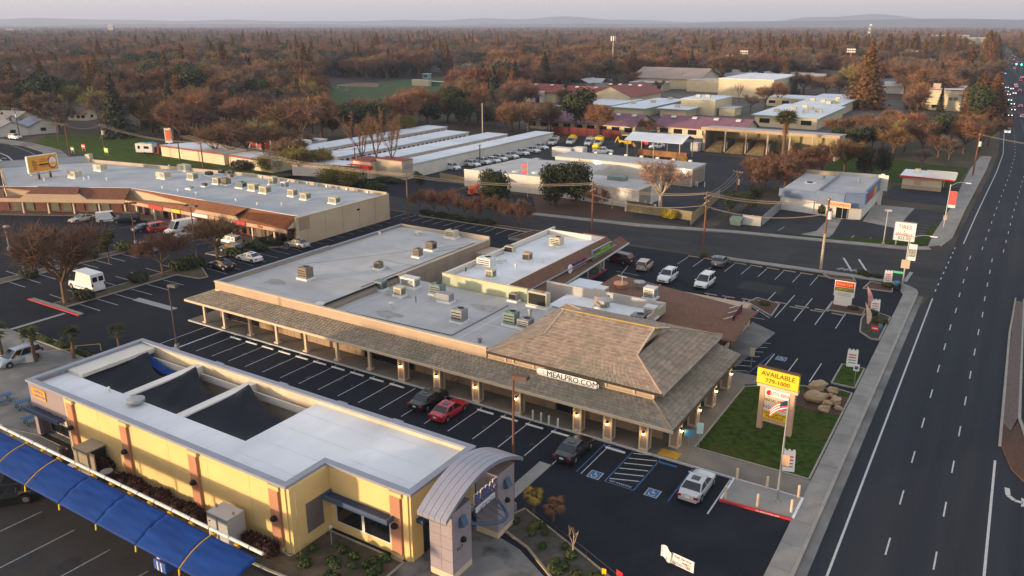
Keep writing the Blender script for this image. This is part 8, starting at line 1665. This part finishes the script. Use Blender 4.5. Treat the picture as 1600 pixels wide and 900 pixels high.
T('olive', (-132.2,133),5.05, 'low golden green tree behind the strip roof', None, 'tree', 1.9); T('olive', (-127.4,133.3),5.14, 'golden green tree at the right of the pair behind the strip roof', None, 'tree', 1.8); T('bare_willow', (-148.3,138.5),8.18, 'yellow green willow behind the strip roof', None, 'tree', 1.7); T('bare_willow', (-146.2,141.9),7.46, 'second yellow green willow behind the strip roof', None, 'tree', 1.6); T('olive', (-159.2,138.1),5, 'low olive bush tree left of the willows', None, 'tree', 1.9)
T('bare_tall', (-136.6,147.9),1.18*13.99, 'slim tall rust tree at the storage gate, left', None, 'tree', 1.5); T('bare_tall', (-132.7,149.2),1.18*14.54, 'slim tall rust tree at the storage gate, middle', None, 'tree', 1.2); T('bare_tall', (-126.8,147.8),1.18*15.3, 'slim tall rust tree at the storage gate, right', None, 'tree', 1.3); T('bare_big', (-179.9,143.9),12.03, 'large spreading bare tree over the cream storage building', None, 'tree', 1.9); T('bare_willow', (-185.3,159.5),10.3, 'olive bare tree beside the large spreading one', None, 'tree', 1.8); T('bare_d', (-177.3,164.4),7.02, 'low bare tree before the orange storage doors', None, 'tree', 1.7)
T('olive', (-103.5,179.6),2.5, 'little shrub tree by the works shed'); T('street_leafy', (-44.4,149.9),5.27, 'dark green tree in the junk yard across the street', None, 'tree', 1.3); T('ever_a', (-43.2,157.2),4, 'dark low tree behind the white fence panels', None, 'tree', 1.5); T('ever_b', (-43.6,165.4),3.6, 'dark tree in the middle of the fenced dark lot', None, 'tree', 1.5)
for k, (p, t, kd, w_) in enumerate((((-49.2,183.1),238, 'bare_a', 1.2),((-45.5,180.2),236, 'bare_b', 1.2),((-42.8,180.1),232, 'bare_a', 1.2),((-43.1,194.3),222, 'bare_d', 1.3),((-40.3,198),224, 'bare_b', 1.3),((-38,201.3),228, 'bare_a', 1.2),((-45.9,176.5),255, 'bare_d', 1.0),((-41.5,181),250, 'bare_d', 1.1),((-34.7,211.6),238, 'bare_b', 1.2))):
 T(kd, p, (p[1]*.0+ (hz_ := 7.5+(k % 3)*1.2)), ['leftmost bare tree', 'second bare tree', 'third bare tree', 'reddish bare tree', 'broad reddish bare tree', 'sixth bare tree', 'low bare tree at front left', 'low bare tree at front middle', 'bare tree beside the white banner'][k]+' in the thicket left of the blue workshop', 'bare thicket by the blue workshop', 'tree', w_)
T('palm_tall', (-52.2,221.3),14.59, 'tall shaggy fan palm rising over the open bay shed', None, 'palm', 1.5); T('maroon', (-29.7,210.6),7.81, 'dark brown bushy tree behind the blue workshop', None, 'tree', .95); T('maroon', (-26.6,216.7),6.99, 'dark brown bushy tree right behind the blue workshop', None, 'tree', .9)
T('redwood', (-58.6,387.6),28.69, 'giant redwood, tallest tree right of the school', None, 'tree', 1.3); T('redwood', (-38.5,400.2),16.42, 'pointed redwood left of the three storey cream building', None, 'tree', 1.4); T('conifer', (-29.2,393.1),10.95, 'small dark conifer before the three storey cream building', None, 'tree', .8); T('redwood', (-13.2,358.4),19.01, 'left big redwood at the main road', None, 'tree', 1.6); T('redwood', (-9,371.3),18.07, 'right big redwood at the main road', None, 'tree', 1.5); T('conifer', (-101.1,439.3),12.9, 'olive cone tree right of the auditorium')
T('orange_oak', (-137.4,565),15.28, 'orange autumn oak behind the auditorium', None, 'tree', 1.2); T('rust_cone', (-296.8,409.3),14.02, 'bright rust red conifer at the field edge'); T('blossom', (-192.9,236.2),8.43, 'white blossom tree by the storage row ends'); T('sycamore', (-310.1,480.8),15.81, 'pale bare sycamore at the end of the field'); T('sycamore', (-485.7,278.7),13.74, 'pale bare sycamore among the left wood', None, 'tree', 1.2); T('sycamore', (-476,361),13.38, 'pale forked sycamore in the left wood', None, 'tree', 1.2); T('bare_a', (-279.5,483.9),13, 'golden bare tree behind the red tiled hall', None, 'tree', 1.3); T('bare_b', (-116.5,240.1),12.38, 'rust tree standing at the red yard wall', None, 'tree', 1.2); T('bare_a', (-162.6,322.6),8.27, 'rust tree before the red tiled gable', None, 'tree', 1.2); T('bare_d', (-183,338.1),8, 'dark bare tree in the school court'); T('bare_small', (-169.1,458.8),9.4, 'round bare tree before the gymnasium'); T('bare_tall', (-116.9,395),9.37, 'slim rust tree before the auditorium', None, 'tree', 1.6); T('bare_c', (-96.7,344.8),8.18, 'bare tree right of the auditorium', None, 'tree', 1.2); T('bare_c', (-101,269.3),5.94, 'round bare tree before the right purple roof', None, 'tree', 1.3); T('bare_d', (-87.2,448),12.26, 'reddish round tree behind the wide right classroom', None, 'tree', 1.3); T('blossom', (-118.1,663.4),9, 'pale blossom tree below the giant redwood')
rw_ = random.Random(9)
for k in range(46):  # the long row of redwoods behind the floodlight masts
 d = rw_.uniform(760,930); a = radians(32)-atan2(375+385*(k+rw_.random())/46,1311); x, y = -d*sin(a), d*cos(a)
 if edge(y, -10) < x < edge(y, 34): continue
 T('redwood' if k % 3 == 0 else 'redwood_b', (x, y), rw_.uniform(21,30), 'orange brown redwood in the far row behind the floodlight masts', 'far redwoods by the masts', 'tree', rw_.uniform(1.2,1.7))
for k, p in enumerate(((-684,763.3),(-621.8,709.6),(-672.3,722.5),(-696.8,807.7),(-589.5,550.3),(-725.4,644.8),(-778.8,655.9),(-858.8,706.4),(-639.6,657.2),(-591.3,728.6),(-548.6,519.4),(-694.4,484.8),(-818.7,545.2))): T('redwood' if k % 2 else 'redwood_b', p, 21+(k*7 % 9), 'orange brown redwood in the wood beyond the sports field', 'far redwoods beyond the field', 'tree', 1.25)
for k, p in enumerate(((-23.9,694.1),(-24.2,774.3),(-32.2,842.3),(-28.6,932.1),(-35.5,1035),(-29.8,749.1))): T('redwood', p, 25+k % 3*3, 'dark redwood crowding the far left edge of the main road', 'redwoods at the far road edge', 'tree', 1.4)
for kd, p, v, t_, nm in (('bare_willow', (-26.8,258.6),238,178, 'broad olive brown bare tree'),('bare_b', (-28.1,246.7),246,192, 'rust bare tree'),('bare_a', (-21.8,256.1),242,178, 'tall brown bare tree'),('bare_d', (-17.4,253.3),246,205, 'low brown bare tree'),('ever_a', (-19.6,278.3),228,172, 'dark green evergreen'),('ever_b', (-38.2,251.5),238,196, 'dark evergreen'),('ever_a', (-35.1,256.3),236,192, 'dark green bushy tree'),('bare_b', (-11.8,265.1),240,178, 'large rust bare tree'),('bare_a', (-8,270.3),238,182, 'brown bare tree beside the pavement'),('bare_c', (-19.2,232.3),262,228, 'small grey bare tree'),('bare_a', (-34.1,269.2),228,172, 'golden brown bare tree'),('bare_b', (-28.2,282.8),222,168, 'brown bare tree before the pointed redwood')):
 T(kd, p, 35.5*(1-(t_-38)/(v-38)), nm+' in the cluster behind the small roadside stand', 'tree cluster behind the roadside stand', 'tree', 1.25)
for kd, p, v, t_, nm in (('bare_b', (-148.5,237.5),206,150, 'rust bare tree behind the storage row ends'),('bare_a', (-142.7,239.1),207,155, 'brown bare tree left of the red yard wall'),('bare_b', (-137.2,244.6),206,160, 'rust bare tree behind the first works truck'),('bare_c', (-159.2,243.6),200,150, 'grey bare tree right of the tall pale pole'),('bare_a', (-171.4,245),196,146, 'brown bare tree left of the tall pale pole'),('bare_d', (-183.2,247.2),192,152, 'spreading bare tree behind the second storage row'),('bare_a', (-95.8,364.4),170,128, 'brown bare tree at the auditorium corner'),('bare_b', (-94.9,382.2),165,122, 'rust bare tree right of the auditorium corner'),('bare_d', (-104.6,253.2),212,182, 'bare tree by the grey tanks before the right purple roof'),('bare_a', (-196.2,379.9),150,128, 'bare tree before the middle red tiled hall'),('bare_c', (-167,417.2),146,122, 'bare tree left before the gymnasium'),('bare_c', (-203,437.5),138,112, 'brown bare tree behind the right red tiled gable'),('bare_b', (-197.6,452.8),136,108, 'rust bare tree left of the gymnasium'),('bare_d', (-99,450),148,108, 'bare tree behind the olive cone tree'),('bare_a', (-81.5,451.6),150,120, 'brown bare tree before the giant redwood'),('bare_willow', (-169.3,207),215,172, 'olive bare tree among the storage rows'),('bare_b', (-191.9,194.7),214,178, 'rust bare tree at the left storage row end'),
 ('bare_big', (-185.5,143),250,186, 'big bare tree left of the large spreading one'),('bare_a', (-180.7,149.9),247,184, 'big brown bare tree right behind the large spreading one'),('bare_big', (-169.8,150.2),252,190, 'big bare tree before the storage sheds left of the willows'),('bare_d', (-159.1,144.9),262,206, 'spreading bare tree between the willows and the storage sheds'),('bare_willow', (-147.5,145.4),268,226, 'third yellow green willow behind the strip roof'),
 ('bare_a', (-44.6,272.6),222,176, 'brown bare tree right of the open bay shed'),('ever_b', (-44.4,256.5),232,196, 'dark evergreen at the right end of the open bay shed'),('bare_b', (-42,288.5),214,172, 'rust bare tree before the giant redwood foot'),('bare_d', (-37.6,306.9),206,166, 'spreading bare tree left of the pointed redwood'),('bare_c', (-32.6,306),208,170, 'grey bare tree under the pointed redwood'),('bare_a', (-23.7,296.2),216,178, 'bare tree before the three storey cream building'),('ever_a', (-16.9,289.9),222,180, 'dark evergreen before the three storey cream building'),('bare_b', (-11.4,300.3),218,172, 'rust bare tree at the foot of the main road redwoods'),('bare_a', (-6.6,286.4),228,178, 'bare tree leaning over the main road pavement'),('bare_b', (-52.1,286),212,180, 'rust bare tree right of the wide classroom'),('bare_c', (-14.4,249.9),250,214, 'small grey bare tree on the lawn behind the stand')):
 T(kd, p, 35.5*(1-(t_-38)/(v-38)), nm, None, 'tree', 1.25)
for k in range(16):
 p, q = (-223.3,222.1),(-210.3,261.9); t_ = (k+.5)/16
 T(('bare_d', 'bare_a', 'bare_b')[k % 3], (p[0]+(q[0]-p[0])*t_+rw_.uniform(-8,8), p[1]+(q[1]-p[1])*t_+rw_.uniform(-14,14)), rw_.uniform(5,7.5), 'low brown bare tree along the near edge of the sports field', 'low trees along the sports field edge', 'tree', 1.4)

# the woods: scattered trees, nearest ones singly, the rest as one far mass
def inside(p, poly):
 c = False; n = len(poly)
 for k in range(n):
  (x0, y0),(x1, y1) = poly[k], poly[k-1]
  if (y0 > p[1]) != (y1 > p[1]) and p[0] < (x1-x0)*(p[1]-y0)/(y1-y0)+x0: c = not c
 return c
EXC = [[(-226.7,370.2),(-173.9,403.2),(-111.7,260.5),(-146.3,238.9)], [(-259.7,255.3),(-240.4,294.9),(-183.6,228.3),(-195.5,192.5)], [(-236.5,290.1),(-258,360.3),(-239.9,343.5),(-200.8,254)], [(-35.6,383),(-18.6,393.6),(-5.3,262.2),(-37.4,242.1),(-47.6,313.4),(-39.7,341.8)], [(-150,246),(-42,246),(-42,440),(-60,500),(-215,500),(-215,335),(-180,300),(-166,262)], [(-124,120),(-8,120),(-8,246),(-124,246)], [(-172,100),(-118,100),(-118,222),(-172,222)], [(-400,0),(-172,0),(-172,138),(-205,141),(-236,161),(-275,146),(-330,152),(-400,160)],
       [(-391.9,383.7),(-261.1,254.5),(-240.4,294.9),(-265.5,370.9),(-276,449.1),(-310.8,505.8),(-353.9,478.9),(-371.4,403.8)], [(-260.9,451.7),(-217.5,492.8),(-272.8,586.7),(-310.8,542.9)], [(-205,138),(-150,136),(-150,176),(-205,176)], [(-400,0),(40,0),(40,140),(-400,120)], [(-272.9,129.8),(-274.8,142.9),(-288.9,153.9),(-299.5,143.1)]]
def road_clear(x, y): return not (y > 0 and edge(min(y, 2299),-7) < x < edge(min(y, 2299),36))
def ok(x, y):
 if not road_clear(x, y): return False
 for e in EXC:
  if inside((x, y), e): return False
 for h in HS:
  dx, dy = x-h[0], y-h[1]; dl = sqrt(h[0]**2+h[1]**2)
  if dx*dx+dy*dy < 80: return False
  # keep the line of sight over a front garden open: streets lie before these houses
  t = (x*h[0]+y*h[1])/dl; off = abs(x*h[1]-y*h[0])/dl
  if 0 < dl-t < (14 if h[2] < 12 else min(30+dl*.12, t*.3)) and off < 5: return False
 return True
def gap(x, y): return (int(x//55)*7919+int(y//55)*104729) % 97 < 21
rr = random.Random(42); PTS = []
def scatter(d0, d1, area):
 n = int(.5*1.26*(d1*d1-d0*d0)/area)
 for k in range(n):
  d = sqrt(rr.uniform(d0*d0, d1*d1)); a = radians(32.0)+rr.uniform(-.63,.63); x, y = -d*sin(a), d*cos(a)
  if d > 330 and gap(x, y) and rr.random() < .8: continue
  if ok(x, y): PTS.append((d, x, y))
scatter(205,420,70); scatter(420,900,105); scatter(900,2400,230); scatter(2400,6500,1200)
PTS.sort()
KINDS = [('bare_a', 20, 'brown bare tree'),('bare_b', 22, 'rust coloured bare tree'),('bare_c', 15, 'grey brown bare tree'),('bare_d', 14, 'spreading bare tree'),('bare_willow', 5, 'olive toned bare tree'),('ever_a', 6, 'dark round evergreen'),('ever_b', 5, 'dark uneven evergreen'),('redwood_b', 3, 'rust coloured conifer'),('conifer', 3, 'dark conifer'),('cypress', 1.5, 'thin dark cypress'),('blossom', 1.0, 'pale blossom tree')]
TOT = sum(k[1] for k in KINDS)
def pick():
 t = rr.random()*TOT
 for k in KINDS:
  t -= k[1]
  if t < 0: return k
 return KINDS[0]
def size(kd): return rr.uniform(13,21) if kd in ('redwood_b', 'conifer', 'cypress') else rr.uniform(10,16)
BYL = {}; placed = []; n_single = 296-NTREE[0]; far = []
for d, x, y in PTS:
 if len(placed) < n_single and d < 700:
  if any((x-a)**2+(y-b)**2 < 40 for a, b in placed): continue
  kd, _, nm = pick(); placed.append((x, y))
  reg = 'in the wood left of the storage sheds' if x < -215 and y < 300 else 'in the wood between sheds and sports field' if x < -150 else 'in the trees beyond the roadside stand' if x > -60 else 'in the wood around the school'
  tt = T(kd, (x, y), size(kd), nm+' '+reg, nm+'s '+reg, 'tree', rr.uniform(1.0,1.35)); BYL.setdefault(tt['label'], []).append((atan2(x, y), tt))
 else: far.append((d, x, y))
for lab, L in BYL.items():
 if len(L) == 1: continue
 if len(L) <= 12:
  for k, (_, o) in enumerate(sorted(L, key=lambda q: q[0])): o['label'] = ORD[k]+' '+lab.replace(' in the ', ' from the left in the ', 1)
me = bpy.data.meshes.new('far_wood'); me.from_pydata([(x, y, -.05) for d, x, y in far], [], []); fw = bpy.data.objects.new('far_wood', me); COL.objects.link(fw); fw['kind'] = 'stuff'; fw['label'] = 'endless brown wood of bare trees and dark conifers out to the hills'
src = bpy.data.collections.new('far_tree_kinds')
def merged(key):
 o = bpy.data.objects.new('far_'+key, None) ; ms = [bpy.data.objects[c.name].data for c in KID[TP[key].name]]
 v, f, mi = [], [], []
 for j, m in enumerate(ms):
  b0_ = len(v); v += [tuple(q.co) for q in m.vertices]; f += [tuple(i+b0_ for i in p.vertices) for p in m.polygons]; mi += [j]*len(m.polygons)
 m2_ = bpy.data.meshes.new('far_'+key); m2_.from_pydata(v, [], f)
 for m in ms: m2_.materials.append(m.materials[0])
 m2_.polygons.foreach_set('material_index', mi); return bpy.data.objects.new('far_'+key, m2_)
NI = 0
for key, n in (('bare_a', 3),('bare_b', 3),('bare_c', 3),('bare_d', 2),('ever_a', 2),('bare_willow', 1),('redwood_b', 1),('conifer', 1)):
 o = merged(key)
 for k in range(n):
  c = o if k == 0 else o.copy(); s = 1+.12*k; sh = 12.5/HH[key] if key[0] in 'be' else .95; c.scale = (s*sh*1.3, s*sh*1.3, s*sh); src.objects.link(c); NI += 1
g = bpy.data.node_groups.new('scatter_trees', 'GeometryNodeTree'); g.interface.new_socket('Geometry', in_out='INPUT', socket_type='NodeSocketGeometry'); g.interface.new_socket('Geometry', in_out='OUTPUT', socket_type='NodeSocketGeometry')
gi = g.nodes.new('NodeGroupInput'); go = g.nodes.new('NodeGroupOutput'); ip = g.nodes.new('GeometryNodeInstanceOnPoints'); ci = g.nodes.new('GeometryNodeCollectionInfo'); ci.inputs['Collection'].default_value = src; ci.inputs['Separate Children'].default_value = True; ci.inputs['Reset Children'].default_value = False
ri = g.nodes.new('FunctionNodeRandomValue'); ri.data_type = 'INT'; ri.inputs[4].default_value = 0; ri.inputs[5].default_value = NI-1
rv = g.nodes.new('FunctionNodeRandomValue'); rv.data_type = 'FLOAT_VECTOR'; rv.inputs[1].default_value = (0,0,6.28); rs_ = g.nodes.new('FunctionNodeRandomValue'); rs_.data_type = 'FLOAT'; rs_.inputs[2].default_value = .8; rs_.inputs[3].default_value = 1.4; rs_.inputs['Seed'].default_value = 5
g.links.new(gi.outputs[0], ip.inputs['Points']); g.links.new(ci.outputs[0], ip.inputs['Instance']); ip.inputs['Pick Instance'].default_value = True
g.links.new(ri.outputs[2], ip.inputs['Instance Index']); g.links.new(rv.outputs[0], ip.inputs['Rotation']); g.links.new(rs_.outputs[1], ip.inputs['Scale']); g.links.new(ip.outputs[0], go.inputs[0])
fw.modifiers.new('scatter', 'NODES').node_group = g

# shrubs and plants close by
for k, (p, rx, ry, h, kd, lb) in enumerate((((-120.1,57.5),1.6,1.1,1.3, 'dark', 'dark shrub at the far left of the left car park'),((-122.3,68.1),1.8,1.2,1.4, 'dark', 'dark shrub behind the huge bare tree'),((-121.1,73.8),2.6,1.4,1.5, 'dark', 'dark hedge clump left of the silver sport utility car'),((-104.4,64.7),1.5,1.3,1.3, 'dark', 'round dark shrub in the tree island'),((-103.7,56.1),1.8,1.2,1.2, 'dark', 'dark shrub beside the huge trunk'),((-104.2,71.6),1.9,1.5,1.6, 'dark', 'left half of the dark hedge by the lamp post'),((-104.2,74),1.9,1.5,1.6, 'dark', 'right half of the dark hedge by the lamp post'),((-103.2,81.3),2.6,1.2,1.2, 'dark', 'dark hedge before the parked dark blue car'),((-104,85.9),2.6,1.2,1.2, 'dark', 'dark hedge middle piece before the strip shops'),((-103.9,89.3),2.6,1.2,1.2, 'dark', 'dark hedge end piece before the strip shops'),
 ((-201,142.6),3.5,2,2.0, 'dark', 'clipped dark bush left in front of the cream storage building'),((-195,142.3),3.5,2,2.0, 'dark', 'clipped dark bush right in front of the cream storage building'),((-187.7,141.6),3.0,1.6,1.4, 'dark', 'low bush left of the large bare tree'),((-183,142),3.0,1.6,1.4, 'dark', 'low bush right before the large bare tree'),((-167.7,137.2),3.5,2.5,2.2, 'brown', 'brown bramble bush behind the strip roof'),((-124.2,136.2),4,2,1.5, 'dark', 'dark hedge left at the storage office entrance'),((-123.4,143.1),4,1.6,1.2, 'dark', 'dark hedge right at the storage office entrance'),((-120.8,134.8),3,1.6,1.5, 'dark', 'dark hedge front at the storage entrance'),
 ((-54.6,143.5),1.2,1.0,1.5, 'yellow', 'yellow bush left before the slatted fence'),((-53.3,143.1),1.2,1.0,1.6, 'yellow', 'yellow bush middle before the slatted fence'),((-52.4,144.9),1.2,1.0,1.4, 'yellow', 'yellow bush right before the slatted fence'),((-29.4,161.8),.9,.9,2.4, 'dark', 'upright dark shrub left of the workshop doors'),((-27.7,161.6),.9,.9,2.4, 'dark', 'upright dark shrub right of the workshop driveway pole'),((-15.8,123.8),.8,.7,.8, 'dark', 'left low shrub in the corner planter'),((-15,123.2),.6,.6,.6, 'dark', 'middle low shrub in the corner planter'),((-13.7,123.3),.7,.6,.6, 'dark', 'right low shrub in the corner planter'),((-11.8,119.5),.8,.7,.7, 'olive', 'olive shrub at the end planter'),((-10.4,119.3),.6,.6,.9, 'dark', 'dark shrub by the corner street lamp'),((-24.47,102.59),.7,.6,.6, 'olive', 'low shrub in the diamond planter'),((-14.17,106.96),.7,.5,.5, 'olive', 'low shrub in the red cafe planter'),((-10.41,103.48),.9,.8,.6, 'olive', 'olive shrub in the dark planter'),((-11.79,106.16),.8,.7,.7, 'dark', 'dark shrub under the feather banner'),
 ((-62.08,31.63),1.6,1.0,1.5, 'maroon', 'maroon bush beside the beige shed'),((-60.18,31.49),1.4,1.0,1.4, 'maroon', 'second maroon bush beside the beige shed'),((-39.1,120.6),.5,.5,.8, 'olive', 'small palm like plant at the pole foot'))):
 bush(kd, p, rx, ry, h, lb)
for k in range(9): bush('maroon', (-56.6+k*1.15,31.1+.2*sin(k*2),.05),.9,.7,.95-.1*(k % 2), 'maroon hedge piece along the yellow wall between the pilasters', 'maroon hedge along the yellow wall')
for k in range(3): bush('maroon', (-41.4+k*.9,31.1,.05),.8,.7,1.1, 'maroon bush right of the electrical cabinet', 'maroon bushes by the electrical cabinet')
for k in range(26): bush('grass', (rr.uniform(-44,-31.6), rr.uniform(30.1,31.6) if k % 2 else rr.uniform(31.2,35.2),.06) if k % 2 == 0 else (rr.uniform(-37.6,-31.6), rr.uniform(31,35.2),.06), rr.uniform(.4,.9), rr.uniform(.4,.8), rr.uniform(.15,.45), 'ragged green grass clump below the dark car wash window', 'grass clumps below the car wash window')
V = [(-28,42.8),(-24.4,41.6),(-20.6,39.2),(-17.6,34.3),(-15,28),(-14.3,28),(-15.9,40.2),(-20.5,42.4),(-27,45.2)]
k = 0
while k < 44:
 x, y = rr.uniform(-28,-14.3), rr.uniform(28,45)
 if inside((x, y), V): bush('grass' if k % 3 else 'olive', (x, y, .08), rr.uniform(.4,.8), rr.uniform(.4,.8), rr.uniform(.18,.5), 'low weedy clump in the verge planting by the gate drive', 'weedy clumps in the verge planting'); k += 1
T('palm_yellow', (-26.39,45.25),2.6, 'small yellow fan palm in the verge by the gate', None, 'palm'); T('palm_dead', (-24.62,45.18),2.3, 'small withered brown fan palm in the verge', None, 'palm'); T('sapling', (-21.4,42.28),2.6, 'leafless sapling in the verge planting')
for k, p in enumerate(((-91.24,39.25),(-87.63,40.89),(-84.95,43.61),(-81.87,47.25))): T('palm', p, 4.6-.3*k, ['fan palm cut by the left photo edge', 'tallest fan palm beside the pale blue estate car', 'fan palm in the middle of the yellow railing', 'fan palm peeking over the car wash corner'][k], None, 'palm')
for k in range(6):
 bush('dark', (-97+k*4,44.8,.1),1.6,.5,.6, 'low green hedge strip along the terrace railing', 'low hedge along the terrace railing')

# ------------------------------------------------------------------ hills, far specks, haze
rh = random.Random(3)
def ridge(name, dist, a0, a1, prof, depth):
 m_ = MB(); n = 90; rows = []
 for k in range(n+1):
  t = k/n; a = radians(32)-(a0+(a1-a0)*t); h = prof(t); row = []
  for dd_, hh in ((0,0),(depth*.35,.55),(depth*.6,.9),(depth*.8,1),(depth*1.6,0)): d = dist+dd_; row.append((-d*sin(a), d*cos(a), max(-.01, h*hh*(1+.05*sin(31*t+hh*5)))-.02))
  rows.append(row)
 for k in range(n):
  for j in range(4): m_.quad(rows[k][j], rows[k+1][j], rows[k+1][j+1], rows[k][j+1])
 return struct(name, m_, hill_m)
def gs(t, c, w, h): return h*math.exp(-((t-c)/w)**2)
ridge('hills_near', 7000,-.72,.72, lambda t: 24+6*sin(17*t)+gs(t, .27,.08,22)+gs(t, .72,.10,34)+gs(t, .85,.1,40)+gs(t, .58,.05,22)+5*sin(40*t),900)
ridge('hills', 10800,-.72,.72, lambda t: 60+gs(t, .16,.13,40)+gs(t, .475,.03,45)+gs(t, .545,.035,70)+gs(t, .60,.03,40)+gs(t, .40,.08,26)+gs(t, .735,.02,55)+gs(t, .782,.026,88)+gs(t, .84,.12,26)+7*sin(50*t)+5*sin(93*t+1),1200)
m_ = MB()
for k in range(9000):
 d = 480+6000*rh.random()**1.7; a = radians(32)+rh.uniform(-.62,.62); x, y = -d*sin(a), d*cos(a)
 if len(m_.f) > 12000 or not gap(x, y) or not ok(x, y): continue
 w_ = rh.uniform(6,9)*(1+d/6000); q = rh.choice((1,-1)); h_ = rh.uniform(2.8,4)+d*.0012; z2 = h_+2.2
 X, Y = (w_, w_*.6) if q > 0 else (w_*.6, w_)
 m_.box(x-X, x+X, y-Y, y+Y, 0, h_)
 if q > 0: m_.quad((x-X-.5, y-Y-.6, h_),(x+X+.5, y-Y-.6, h_),(x+X+.5, y, z2),(x-X-.5, y, z2)).quad((x-X-.5, y, z2),(x+X+.5, y, z2),(x+X+.5, y+Y+.6, h_),(x-X-.5, y+Y+.6, h_))
 else: m_.quad((x-X-.6, y+Y, h_),(x-X-.6, y-Y, h_),(x, y-Y, z2),(x, y+Y, z2)).quad((x, y+Y, z2),(x, y-Y, z2),(x+X+.6, y-Y, h_),(x+X+.6, y+Y, h_))
m_.build('far_houses', mat('far_house_mix', (.36,.35,.34),.9,0, isl=.55), None, kind='stuff')
hz = bpy.data.materials.new('haze'); hz.use_nodes = True; hn = hz.node_tree.nodes; hn.clear(); ho = hn.new('ShaderNodeOutputMaterial'); pv = hn.new('ShaderNodeVolumePrincipled'); pv.inputs['Color'].default_value = (.62,.72,.95,1); pv.inputs['Density'].default_value = .000125; pv.inputs['Anisotropy'].default_value = .1
hz.node_tree.links.new(pv.outputs[0], ho.inputs['Volume'])
MB().box(-15000,15000,-3200,15000,-1.2,330).build('haze', hz, None, kind='stuff')
